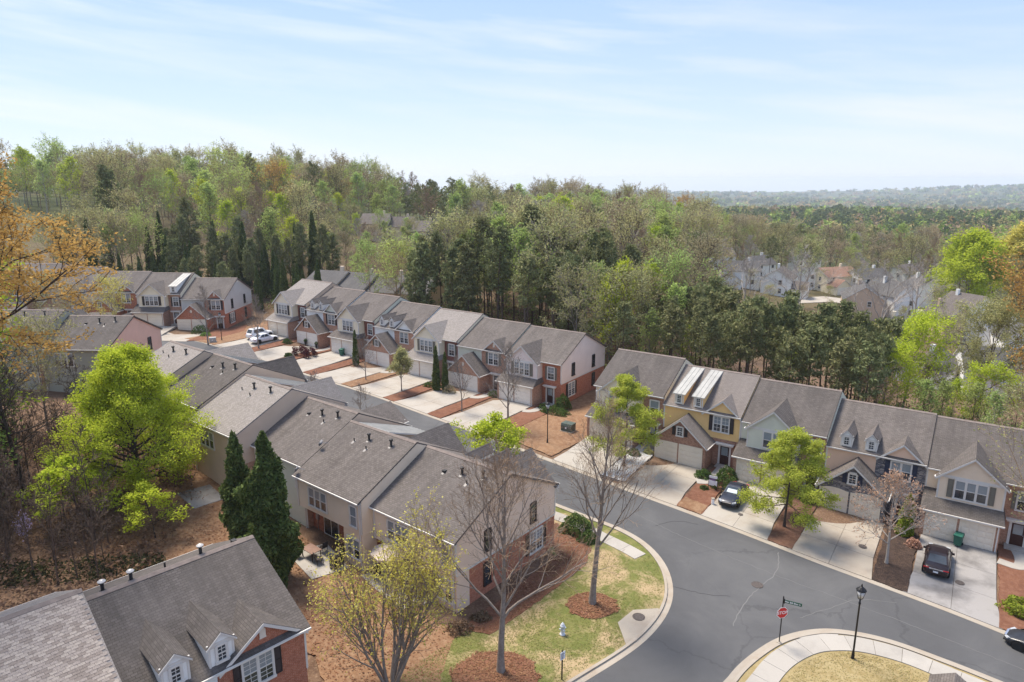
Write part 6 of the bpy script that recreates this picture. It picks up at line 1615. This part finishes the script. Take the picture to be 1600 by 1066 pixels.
for k, (px, y) in enumerate(((590, 226), (627, 228), (662, 226), (700, 226))):
    s = (px - 800) / 1070.; x, yy = at(s, y, 14); HV.append((x, yy, 8)); small_house('house', x, yy, math.radians(-6), 8.6, 10, 5.4, 2.8, roof_dark if k % 2 else roof_brown, sd_beige, '%s dark-roofed house of the distant row above the woods' % ('leftmost', 'second', 'third', 'rightmost')[k], garage=False, group='distant dark-roofed row')
for k, px in enumerate((520, 565, 612, 660)):
    s = (px - 800) / 1070.; x, yy = at(s, 146 - k * 1.2, 10); HV.append((x, yy, 8)); small_house('house', x, yy, math.radians(-20), 7.6, 12, 3.9, 2.6, roof_slate, sd_beige, '%s grey-roofed house directly behind the middle row' % ('leftmost', 'second', 'third', 'rightmost')[k], garage=False, group='grey roofs behind the middle row')
x, y = at((335 - 800) / 1070., 262, 22); HV.append((x, y, 8)); small_house('house', x, y, .3, 13, 9, 5., 2.6, roof_red, sd_peach, 'tan-roofed house high on the wooded rise at the left', garage=False, group=None)

# ------------------------------------------------------------------ trees at the edges of the picture
oak = Tree(91); R = oak.r
oak.trunk(27.8, .55, .63, 26, lambda h: 10.8 * (1.12 - .62 * h), lambda h: 1.5 - .75 * h, 3, (8, 5), (.55, .7), .11, .01, (.5, .5))
C = scatter(R, np.array(oak.tips), 20, .27, .6)
gold = tree_meshes('oak', oak, leaf_quads(R, C, np.full(len(C), .105), .45), bark_dark, L_gold, 1, .02)
plant('oak_tree', gold, -35.5, 37.5, .5, 1., 'golden-leaved oak reaching in from the left edge', 'tree')
spread = decid(92, 20., .32, 8.0, 18, (1.1, .3), L_gold, 8, .42, .19, bark_brown, .42, kids=(7, 5), mx=3, flat=.4)
plant('oak_tree', spread, 73.0, 86.0, 0, 1.02, 'golden oak with thick forked trunk at the right edge', 'tree')
plant('oak_tree', recolor(spread, L_olive), 66.5, 93.0, 2., .62, 'broad olive-budding oak left of the golden oak', 'tree')
bud = decid(93, 9.5, .25, 4.4, 18, (.95, .3), L_olive, 2, .3, .085, twig_tan, .15, kids=(7, 5), mx=3, flat=.2, minr=.009, split=1)
plant('budding_tree', bud, *LR(41.9, -5.0), 0, 1.2, 'olive-budding tree reaching in from the right over the taupe townhouse', 'tree')
broad = decid(94, 14.5, .2, 5.2, 20, (1.2, .35), L_lime, 7, .40, .21, bark, .25, flat=.5)
GG = 'bright green trees behind the right-hand row'
for x, y, s, l in ((54.5, 91, .74, 'large bright green tree behind the roof of the peach townhouse'), (47.8, 84.5, .55, 'smaller bright green tree left of the large one behind the roofs'), (58.6, 80.5, .5, 'bright green tree in front of the large white house')): plant('green_tree', broad, x, y, x, s, l, 'tree', GG)
rnd = decid(95, 17., .2, 8.5, 24, (1.35, .3), L_lime, 11, .7, .34, bark, .3, shape=lambda h: 1.05 * math.sqrt(max(.05, 1 - (h * 1.1 - .25) ** 2)), flat=.5)
x, y = at((1512 - 800) / 1070., 196, 0); plant('green_tree', rnd, x, y, 0, 1., 'broad round vivid green tree beyond the valley houses', 'tree'); HV.append((x, y, 9))
x, y = at((1592 - 800) / 1070., 210, 0); plant('green_tree', recolor(rnd, L_yel), x, y, 1, 1.05, 'broad yellow-green tree at the right edge beyond the vivid green one', 'tree'); HV.append((x, y, 8))
fork = bare(96, 18., .42, .20, 9, 9.5, (.75, .35), (5, 4, 3), (.5, .6, .6), 4, .05, .12, bark_pale, None, .022)
for px, y, s, l in ((1372, 140, 1.0, 'large forked bare tree in front of the white valley houses'), (1160, 150, .95, 'tall bare tree left of the valley houses'), (1245, 165, 1., 'spreading bare tree above the terracotta roof'), (1430, 170, .9, 'bare tree in front of the white gable')):
    x, y = at((px - 800) / 1070., y, 0); plant('bare_tree', fork, x, y, px, s, l, 'tree', 'large bare trees round the valley houses'); HV.append((x, y, 3))
vine = bare(97, 15.5, .24, .30, 16, 4.4, (1.2, .5), (6, 4, 4), (.6, .6, .6), 4, .02, .16, bark_dark, None, .014)
GVt = 'dark bare trees at the left wood edge'
plant('bare_tree', vine, -42.6, 55.2, 0, 1., 'right one of two dark bare trunks before the pink-gabled house', 'tree', GVt)
plant('bare_tree', vine, -44.3, 54.2, 2., .97, 'left one of two dark bare trunks before the pink-gabled house', 'tree', GVt)
plant('bare_tree', vine, -47.5, 60.0, 4., .8, 'thinner dark bare tree behind the two trunks', 'tree', GVt)
plant('bare_tree', vine, -51.0, 62.0, 1., .85, 'leaning dark bare tree before the leftmost dark roof', 'tree', GVt)
plant('bare_tree', vine, -40.2, 61.0, 5., .62, 'short dark bare tree under the pink gable end', 'tree', GVt)
GU = 'green undergrowth trees at the left edge'
under = decid(98, 6.5, .12, 2.8, 16, (1.2, .4), L_green, 6, .3, .14, bark_dark, .09)
for k, (x, y, s) in enumerate(((-43.5, 49.), (-47.5, 52.5), (-51.5, 57.)) and ((-44.8, 50.6, 1.05), (-48.6, 53.5, 1.2), (-53.5, 58.5, 1.3), (-50.0, 55.2, 1.45), (-56.5, 62., 1.5))): plant('small_tree', under, x, y, k, s, '%s green undergrowth tree at the left wood edge' % ('nearest', 'second', 'fourth', 'third and densest', 'farthest')[k], 'tree', GU)
plant('green_tree', decid(99, 18., .3, 4.5, 20, (1.1, .3), L_lime, 6, .4, .2, bark, .2), -52.0, 60.0, 0, 1., 'lime-green tree cut off by the left edge below the golden oak', 'tree')
yb = decid(100, 11., .25, 3.6, 18, (.9, .3), L_olive, 4, .3, .12, bark, .14)
for k, (x, y, s, l) in enumerate(((-50.5, 70.5, .95, 'pale olive tree in front of the dark roof of the pink-gabled house'), (-58., 72., .9, 'pale olive tree left of the dark bare trunks'))): plant('budding_tree', yb, x, y, k, s, l, 'tree', 'olive trees before the dark-roofed houses')
# street trees before the far left row
for k, (x, y, s, lf, l) in enumerate(((-66.5, 112.2, .75, L_yel, 'small yellow-leaved tree before the cream-gabled far townhouse'), (-75., 110., .8, L_olive, 'hazy budding tree before the red-gabled far townhouse'), (-71., 108.5, .7, L_tan, 'brown twiggy tree above the pink-gabled house'), (-84., 110., .9, L_olive, 'budding tree before the far townhouses at the left'))): plant('budding_tree', recolor(yb, lf), x, y, k * 2., s, l, 'tree', 'young trees before the far left row')
def ordw(i):
    U = 'first second third fourth fifth sixth seventh eighth ninth tenth eleventh twelfth thirteenth fourteenth fifteenth sixteenth seventeenth eighteenth nineteenth'.split(); T_ = 'twenty thirty forty fifty sixty seventy eighty'.split(); t_ = 'twentieth thirtieth fortieth fiftieth sixtieth seventieth eightieth'.split()
    i += 1
    return U[i - 1] if i < 20 else (t_[i // 10 - 2] if i % 10 == 0 else T_[i // 10 - 2] + '-' + U[i % 10 - 1])
# thin wood of bare saplings on the left slope
sapb = [bare(110 + i, 6.5, .055, .2, 10, 1.7, (.6, .3), (4, 4, 3), (.5, .6, .6), 4, .05, .14, bark_brown, None, .011) for i in range(3)]
rs = np.random.RandomState(5); k = 0; SAP = []
while k < 88:
    x, y = rs.uniform(-68, -30), rs.uniform(42, 72)
    if (x > -37 and y > 52) or x > -30 - (y - 42) * .12 or (y - 44) > (x + 68) * .9 + 4: 
        if x > -37 or y > 66: continue
    if -x / y > .86 and -x / y > 1.05: continue
    SAP.append((x / y, plant('sapling', sapb[k % 3], x, y, rs.rand() * 6, rs.uniform(.6, 1.5), None, 'tree', 'leafless saplings in the left wood'))); k += 1
for i, (q, o) in enumerate(sorted(SAP, key=lambda z_: z_[0])): o['label'] = '%s thin leafless sapling from left in the brown wood at the left edge' % ordw(i)
T = Tree(120); C = scatter(T.r, np.array([[0, 0, .0], [.3, .1, -.5], [.1, -.2, -.9], [-.2, .2, -.4]]), 90, .16, 1.6); T.tubes.append((np.array([[0, 0, -1.], [.1, 0, .5]]), np.array([.02, .01]), 0))
wis = tree_meshes('wisteria', T, leaf_quads(T.r, C, np.full(len(C), .06), .2), bark_dark, L_wis, 0)
for k, (x, y, h) in enumerate(((-43.3, 47.8, 4.2), (-44.2, 47.2, 3.2), (-41.6, 46.6, 2.2), (-41.0, 47.6, 1.9), (-38.4, 49.2, 2.4), (-42.9, 48.3, 2.6))): plant('wisteria', wis, x, y, k, 1.15, '%s lilac wisteria cluster hanging in the left wood' % ('highest', 'leftmost', 'middle low', 'lowest', 'lone right-hand', 'second leftmost')[k], 'wisteria', 'wisteria clusters in the left wood', dz=h)
# leaf litter and low dark ground cover on the slope
def ground_scatter(name, poly, n, size, leaf, hgt, label, flat=.7, seed=1, base=.02):
    R = np.random.RandomState(seed); B = np.array(poly); mn, mx_ = B.min(0), B.max(0); G = R.uniform(mn, mx_, (n * 2, 2)); ins = np.zeros(len(G), bool); j = len(B) - 1
    for i in range(len(B)):
        c = ((B[i, 1] > G[:, 1]) != (B[j, 1] > G[:, 1])) & (G[:, 0] < (B[j, 0] - B[i, 0]) * (G[:, 1] - B[i, 1]) / (B[j, 1] - B[i, 1] + 1e-12) + B[i, 0]); ins ^= c; j = i
    G = G[ins][:n]; cl = vnoise(G[:, 0], G[:, 1], 1.6, seed)
    keep = R.rand(len(G)) < .25 + cl; G = G[keep]; cl = cl[keep]
    C = np.c_[G, gz(G[:, 0], G[:, 1]) + base + R.rand(len(G)) ** 1.5 * hgt * (.3 + cl)]
    V, F = leaf_quads(R, C, np.full(len(C), size), flat); tag(inst(name, np_mesh(name, V, F, leaf)), label, kind='stuff')
L_grass = leaf_mat('grass_blade', ((.18, .19, .055), (.23, .23, .075), (.31, .27, .12), (.15, .165, .048)), .3, .01, 1., .05)
L_dry = leaf_mat('dry_grass_blade', ((.34, .27, .12), (.42, .345, .17), (.27, .24, .085), (.48, .40, .22)), .3, .01, 1., .05)
L_straw = leaf_mat('pine_needle_litter', ((.17, .078, .046), (.24, .12, .07), (.30, .17, .10), (.10, .05, .032)), .1, .01, 1., .05)
isl_in = [(29.5, 26.5), (14.5, 23.0), (10.5, 30.0), (13.0, 32.6), (16.0, 35.4), (17.2, 36.8), (18.5, 37.9), (20.1, 38.8), (21.4, 39.1), (22.7, 39.05), (23.9, 38.65), (25.2, 38.0), (26.8, 36.7), (29.6, 34.2)]
in_of = offset_line(in_s, -.8)
lawn_in = np.concatenate([in_of[46:78], np.array([(-9.0, 27.0), (-9.5, 33.0), (-6.0, 37.5), (-3.2, 40.9), (3.9, 50.2), (4.6, 54.6), (6.6, 52.9), (8.4, 50.9), (10.0, 49.2)])])
ground_scatter('grass', lawn_in, 40000, .045, L_grass, .03, 'short mown grass on the corner lawn', .7, 21, .10)
ground_scatter('grass', isl_in, 26000, .045, L_dry, .03, 'short dry grass on the near corner', .7, 22, .10)
for k_, (pl_, n_) in enumerate(((blob(5.75, 43.7, 1.85, 1.7, seed=1, jag=.12), 1800), (blob(-1.0, 36.4, 2.9, 2.6, seed=2, jag=.12), 4200), ([(-3.2, 41.0), (-1.5, 40.5), (3.4, 45.9), (6.7, 51.6), (5.6, 54.3), (3.8, 55.6), (3.7, 50.6)], 5200))): ground_scatter('pine_straw', pl_, n_, .075, L_straw, .05, 'loose pine needles on the %s' % ('corner tree ring', 'foreground straw patch', 'bed along the brick wall')[k_], .75, 30 + k_, .13)
ground_scatter('pine_straw', [(-33.0, 48.0), (-24.5, 43.2), (-12.5, 37.8), (-9.0, 31.0), (-4.5, 35.0), (-3.8, 41.0), (-10.5, 46.5), (-21.0, 54.8), (-27.0, 60.5), (-31.0, 64.0), (-36.0, 64.0), (-33.0, 57.0)], 16000, .08, L_straw, .05, 'loose needles and leaves behind the near townhouses', .75, 36, .11)
wood_poly = [(-70, 40), (-33, 36), (-27, 47), (-28.5, 56), (-32, 66), (-44, 70), (-62, 72)]
ground_scatter('leaf_litter', wood_poly, 26000, .11, L_dead, .12, 'fallen brown leaves on the wooded slope', .8, 2)
ground_scatter('brushwood', wood_poly, 22000, .16, L_dead, 1.3, 'low leafless brush on the wooded slope', .1, 3)
L_cover = leaf_mat('dark_cover', ((.035, .045, .018), (.055, .065, .026), (.08, .085, .035), (.10, .07, .04)), .2, .02, .9, .1)
ground_scatter('ground_cover', [(-52, 44.5), (-40, 43.0), (-29.5, 45.0), (-26.2, 46.9), (-27.5, 48.6), (-31.5, 47.6), (-42, 46.8), (-54, 48)], 9000, .13, L_cover, .6, 'dark low evergreen cover above the corner roof', .3, 4)

# ------------------------------------------------------------------ the woods: pines, budding and bare trees one by one
pines = [pine(200, 17., .30, 2.2, 36, 1.), pine(201, 18.5, .36, 2.0, 34, 1.), pine(202, 16., .26, 2.4, 38, 1.), pine(203, 20., .45, 2.5, 32, 1.)]
pines_r = [pine(210, 17., .50, 2.5, 28, .95), pine(211, 18., .55, 2.2, 26, .95), pine(212, 16.5, .45, 2.7, 28, .95)]
pfar = [pine(205 + i, 20., .55, 3.6, 16, 1.0) for i in range(2)]
cedar = cone_tree(206, 10., 2.0, 7000, .22, L_cedar, .65, .25, lumps=26)
d_up = [decid(210 + i, 18., .26, 3.2, 17, (.65, .22), L_spring, 3, .25, .20, (bark, bark_pale, bark_brown)[i], minr=.03) for i in range(3)]
d_wide = [decid(220 + i, 18., .30, 5.4, 16, (1.0, .35), L_olive, 3, .28, .19, (twig_tan, bark, bark_brown)[i], minr=.03) for i in range(3)]
d_bare = [bare(230 + i, 19., .22, .30, 15, 5.6, (.85, .3), (6, 5, 4), (.55, .6, .6), 4, .06, .12, (twig_tan, bark_pale, twig_tan)[i], None, .026) for i in range(3)]
KINDS = {}
def reg(k, pairs, nm, cat, word): KINDS[k] = (pairs, nm, cat, word)
reg('pine', pines, 'pine_tree', 'pine tree', 'dark green pine')
reg('piner', pines_r, 'pine_tree', 'pine tree', 'dark green pine')
reg('pinef', pfar, 'pine_tree', 'pine tree', 'dark high-crowned pine')
reg('spring', d_up + [recolor(d_wide[0], L_spring)], 'green_tree', 'green tree', 'fresh spring-green tree')
reg('lime', [recolor(p_, L_lime) for p_ in d_up[:2]], 'green_tree', 'green tree', 'bright lime-green tree')
reg('olive', d_wide, 'budding_tree', 'budding tree', 'olive-budding tree')
reg('tan', [recolor(d_wide[1], L_tan, twig_tan), recolor(d_wide[2], L_tan)], 'budding_tree', 'budding tree', 'tan-budding tree')
reg('gold', [recolor(d_wide[0], L_gold)], 'golden_tree', 'golden tree', 'golden-leaved tree')
reg('bare', d_bare, 'bare_tree', 'bare tree', 'tall leafless tree')
reg('cedar', [cedar], 'cedar_tree', 'cedar tree', 'dark cone-shaped cedar')
rs = np.random.RandomState(77); rr_ = random.Random(9)
TAKEN = []; FOREST = []
CNT = {}
def put(kind, x, y, h, zone):
    pairs, nm, cat, word = KINDS[kind]; p_ = pairs[rr_.randrange(len(pairs))]
    h0 = {'pine': 17.5, 'piner': 17.5, 'pinef': 20., 'cedar': 10.}.get(kind, 19.)
    s = h / h0; w = s * rr_.uniform(.9, 1.15) if h0 > 12 else s * .72
    FOREST.append((plant(nm, p_, x, y, rr_.random() * 6.28, w, None, cat, '%ss %s' % (word, zone), sz=s), word, x, y)); TAKEN.append((x, y)); CNT[nm] = CNT.get(nm, 0) + 1
    return True
def free(x, y, d):
    return all((x - a) ** 2 + (y - b) ** 2 > d * d for a, b in TAKEN) and all((x - a) ** 2 + (y - b) ** 2 > (r + 1.5) ** 2 for a, b, r in HV)
def rowy(row, x, y):
    O, U, V = row_axes(row); q = np.array([x, y]) - O; return float(q @ U), float(q @ V)
Zm, Zr, Zl, Zv, Zb = 'in the pine wood right behind the middle row', 'in the wood right behind the right-hand row', 'on the wooded rise behind the far left row', 'in the woods round the valley houses', 'in the wood belt beyond the middle row'
def fill(row, xr, yr2, n, dmin, kinds, hr, zone, tries=40, ok=None):
    c = 0
    for _ in range(n * tries):
        if c >= n: break
        lx, ly = rs.uniform(*xr), rs.uniform(*yr2); x, y = local(row, lx, ly)
        if not free(x, y, dmin) or (ok and not ok(x, y)): continue
        put(kinds[rr_.randrange(len(kinds))], x, y, rs.uniform(*hr), zone); c += 1
fill('M', (13, 50), (DEPTH + 6, DEPTH + 12), 14, 2.4, ['pine', 'piner'], (15., 18.), Zm)
fill('M', (9, 48), (DEPTH + 12, DEPTH + 36), 44, 3.0, ['pine', 'piner', 'pine', 'piner', 'olive', 'spring'], (16., 19.5), Zm)
fill('M', (50, 64), (DEPTH + 6, DEPTH + 30), 13, 3.0, ['spring', 'lime', 'spring', 'olive', 'pine'], (12., 16.), Zm)
fill('M', (-8, 12), (DEPTH + 7, DEPTH + 30), 13, 4.0, ['olive', 'spring', 'bare', 'spring', 'lime'], (10., 14.5), Zm)
fill('M', (-16, -6), (DEPTH - 2, DEPTH + 14), 9, 2.6, ['cedar'], (8., 11.), Zl)
fill('R', (-5, 26), (DEPTH + 4.5, DEPTH + 9), 12, 2.3, ['piner'], (11.5, 13.5), Zr)
fill('R', (-6, 27), (DEPTH + 9, DEPTH + 26), 40, 2.6, ['piner'], (11.5, 14.5), Zr)
fill('R', (-6, 27), (DEPTH + 8, DEPTH + 24), 7, 2.6, ['spring', 'bare', 'olive', 'lime'], (7., 10.5), Zr)
fill('R', (-14, -3), (DEPTH + 6, DEPTH + 26), 9, 3.2, ['spring', 'lime', 'olive'], (12., 15.), Zr)
fill('R', (26, 50), (DEPTH + 5, DEPTH + 20), 9, 3.6, ['spring', 'olive', 'spring', 'lime'], (6., 9.), Zr)
fill('L', (10, 46), (DEPTH + 4, DEPTH + 10), 26, 1.7, ['cedar', 'cedar', 'pine'], (7., 10.), Zl)
fill('L', (14, 46), (DEPTH + 7, DEPTH + 20), 26, 2.2, ['pine', 'pine', 'cedar'], (10., 13.5), Zl)
put('pine', *at((186 - 800) / 1070., 158, 12), 21., Zl)
fill('L', (-6, 50), (DEPTH + 9, DEPTH + 26), 30, 3.6, ['pine', 'pine', 'cedar', 'olive', 'spring'], (12., 17.), Zl)
# the wider woods, thinning out into the distance
def choose(t, d):
    r = rr_.random()
    if t < -.12:
        tab = (('spring', .34), ('olive', .16), ('lime', .15), ('tan', .09), ('pinef', .12), ('bare', .12), ('gold', .02))
        if -.17 < t < -.03 and d > 190: tab = (('pinef', .7), ('spring', .15), ('bare', .1), ('olive', .05))
    elif t < .33: tab = (('olive', .16), ('tan', .16), ('gold', .02), ('bare', .23), ('spring', .25), ('pinef', .10), ('lime', .08))
    else: tab = (('tan', .17), ('bare', .17), ('olive', .23), ('pinef', .25), ('spring', .17), ('gold', .01))
    if -.15 < t < .03 and d > 200: tab = (('pinef', .62), ('spring', .2), ('bare', .1), ('olive', .08))
    for k, p_ in tab:
        r -= p_
        if r < 0: return k
    return 'olive'
c = 0
for _ in range(60000):
    t = rs.uniform(-.88, .90); d = math.sqrt(rs.uniform(95 ** 2, 330 ** 2)); y = d / math.sqrt(1 + t * t); x = t * y
    mx_, my_ = rowy('M', x, y); rx_, ry_ = rowy('R', x, y); lx_, ly_ = rowy('L', x, y)
    if mx_ > -16 and my_ < DEPTH + (12 if mx_ > 12 else 30): continue
    if ry_ < DEPTH + 22: continue
    if mx_ <= -16 and ly_ < DEPTH + 16: continue
    if mx_ <= -16 and mx_ > -30 and my_ < 10: continue
    dm = 5.6 if d < 200 else 6.8
    if .64 < t < .80 and d < 160: continue                      # the large white house stands open to the street side
    if t > .28 and 120 < d < 245: dm = 12.5                       # open ground round the valley houses
    if not free(x, y, dm): continue
    k = choose(t, d)
    hmax = 21.
    if t > .28: hmax = 12. if d < 200 else 17.
    if t < -.14 and d < 175: hmax = 17.
    if t > .28 and d < 240 and k in ('bare', 'pinef'): k = 'tan' if rr_.random() < .5 else 'olive'
    h = rs.uniform(.56, .98) * hmax * (1.12 if rs.rand() < .06 else 1.)
    # keep the lines of sight to the houses that the photograph shows open
    if t > .28 and d < 240: h = min(h, rs.uniform(4, 7.5))
    if -.30 < t < -.09 and 150 < d < 224: h = min(h, 8. + (d - 150) * .02)
    put(k, x, y, h, Zv if t > .28 else (Zl if t < -.14 else Zb)); c += 1
    if c >= 760: break
print('TREES', CNT)
# every tree is told apart by its kind, its rank in depth and what it stands above
MARK = ((190, 'behind the golden oak'), (330, 'above the cream-gabled far house'), (425, 'above the orange brick house'), (520, 'above the first middle-row roof'), (640, 'above the two-dormer brick houses'), (760, 'above the twin cypresses'), (840, 'above the brick-gabled house'), (915, 'above the middle-row end house'), (1040, 'above the gap between rows'), (1110, 'above the metal-roofed dormers'), (1185, 'above the yellow house'), (1315, 'above the sage house'), (1465, 'above the peach house'), (9999, 'above the taupe house'))
BAND = ((118, 'front rank'), (150, 'second rank'), (200, 'middle distance'), (262, 'far wood'), (9999, 'farthest rise'))
cells = {}
for o, word, x, y in FOREST:
    px = 800 + 1070 * x / (.974 * y + .227 * 22); d = math.hypot(x, y)
    m_ = next(b_ for a_, b_ in MARK if px < a_); n_ = next(b_ for a_, b_ in BAND if d < a_)
    cells.setdefault((word, m_, n_), []).append((px, o))
for (word, m_, n_), L_ in cells.items():
    L_.sort(key=lambda q: q[0])
    for i, (px, o) in enumerate(L_): o['label'] = '%s, %s, %s' % (word, n_, m_) if len(L_) == 1 else '%s %s from left, %s, %s' % (ordw(i), word, n_, m_)
# ------------------------------------------------------------------ far woods: one mass out to the horizon
fm, t, b = new_mat('far_foliage'); t.nodes.remove(b)
at_ = N(t, 'ShaderNodeAttribute', attribute_name='tint'); d_ = N(t, 'ShaderNodeBsdfDiffuse'); tr_ = N(t, 'ShaderNodeBsdfTranslucent'); ms_ = N(t, 'ShaderNodeMixShader', inp={0: .25})
t.links.new(at_.outputs['Color'], d_.inputs[0]); t.links.new(at_.outputs['Color'], tr_.inputs[0]); t.links.new(d_.outputs[0], ms_.inputs[1]); t.links.new(tr_.outputs[0], ms_.inputs[2]); t.links.new(ms_.outputs[0], t.nodes['Material Output'].inputs[0])
PAL = 1.6 * np.array([(.065, .085, .035), (.085, .10, .045), (.16, .21, .05), (.20, .25, .06), (.20, .175, .075), (.24, .20, .09), (.21, .155, .095), (.28, .18, .07), (.13, .16, .045)])
PW = np.array([.22, .12, .13, .07, .16, .12, .10, .02, .06])
def far_woods():
    R = np.random.RandomState(3); VV = []; CC = []
    for (d0, d1, n, H, Wd, q, size) in ((280, 480, 1300, 16, 4.2, 95, .75), (480, 900, 2300, 16, 5.2, 46, 1.5), (900, 1900, 3000, 17, 8, 26, 3.2), (1900, 6600, 4200, 22, 22, 16, 10.)):
        tt = R.uniform(-1.0, 1.0, n); d = np.sqrt(R.uniform(d0 ** 2, d1 ** 2, n)) if d1 < 1500 else d0 * (d1 / d0) ** R.rand(n)
        y = d / np.sqrt(1 + tt * tt); x = tt * y
        if d0 < 300:
            k = np.array([free(a, c, 5.5) for a, c in zip(x, y)]); x, y, tt, d = x[k], y[k], tt[k], d[k]; n = len(x)
        cl = vnoise(x, y, 130 if d1 < 1000 else 600, 9)
        z = gz(x, y); h = H * R.uniform(.6, 1.1, n)
        if d0 < 300: h = np.where(tt > .28, h * .8, h)
        w = Wd * R.uniform(.7, 1.2, n)
        ci = R.choice(len(PAL), n, p=PW / PW.sum()); ci = np.where((cl > .66) & (R.rand(n) < .5), R.randint(0, 2, n), ci)
        u = R.normal(0, 1, (n, q, 3)); u /= np.linalg.norm(u, axis=2)[:, :, None]; u *= R.uniform(.55, 1, (n, q, 1))
        C = np.stack([x[:, None] + u[:, :, 0] * w[:, None], y[:, None] + u[:, :, 1] * w[:, None], z[:, None] + h[:, None] * .62 + u[:, :, 2] * h[:, None] * .40], 2).reshape(-1, 3)
        V, F = leaf_quads(R, C, np.full(len(C), size), .35)
        VV.append(V); col = PAL[ci][:, None, :] * R.uniform(.75, 1.25, (n, q, 1)); CC.append(np.repeat(col.reshape(-1, 3), 4, axis=0))
    V = np.concatenate(VV); Cc = np.concatenate(CC)
    me = np_mesh('far_woods', V, np.arange(len(V)).reshape(-1, 4), fm)
    a = me.color_attributes.new('tint', 'FLOAT_COLOR', 'POINT'); a.data.foreach_set('color', np.c_[Cc, np.ones(len(Cc))].astype(np.float32).ravel())
    tag(inst('far_woods', me), 'mixed spring woods covering the distant hills', kind='stuff')
far_woods()
# shady undergrowth filling the floor of the near woods
def understory():
    R = np.random.RandomState(13); P = []
    for row, x0, x1, y0, y1, n in (('M', -14, 66, DEPTH + 5.5, DEPTH + 34, 900), ('R', -12, 48, DEPTH + 4.5, DEPTH + 26, 700), ('L', -6, 50, DEPTH + 4, DEPTH + 24, 400)):
        O, U, V = row_axes(row); a = R.uniform(x0, x1, n); c = R.uniform(y0, y1, n); P.append(O + U * a[:, None] + V * c[:, None])
    P = np.concatenate(P); z = gz(P[:, 0], P[:, 1]); h = R.uniform(.4, 3.2, len(P)) ** 1.0
    k = np.repeat(np.arange(len(P)), 22); C = np.c_[P[k] + R.normal(0, .6, (len(k), 2)), z[k] + R.rand(len(k)) * h[k]]
    V, F = leaf_quads(R, C, np.full(len(C), .17), .3); mi = R.randint(0, 3, len(F))
    tag(inst('undergrowth', np_mesh('undergrowth', V, F, [L_olive, L_dead, L_green], mi)), 'low mixed undergrowth between the trunks of the near woods', kind='stuff')
understory()
# ------------------------------------------------------------------ air
hz = MB(); hz.box(-7100, 7100, -7100, 7100, -140, 60)
hm = bpy.data.materials.new('haze_air'); hm.use_nodes = True; t = hm.node_tree; t.nodes.remove(t.nodes['Principled BSDF'])
pv = N(t, 'ShaderNodeVolumePrincipled'); pv.inputs['Color'].default_value = (.80, .89, 1.0, 1); pv.inputs['Density'].default_value = .00013; pv.inputs['Anisotropy'].default_value = .3
t.links.new(pv.outputs[0], t.nodes['Material Output'].inputs['Volume'])
HAZE = tag(hz.obj('haze', hm, uv=False), 'thin pale haze over the whole landscape', kind='stuff')
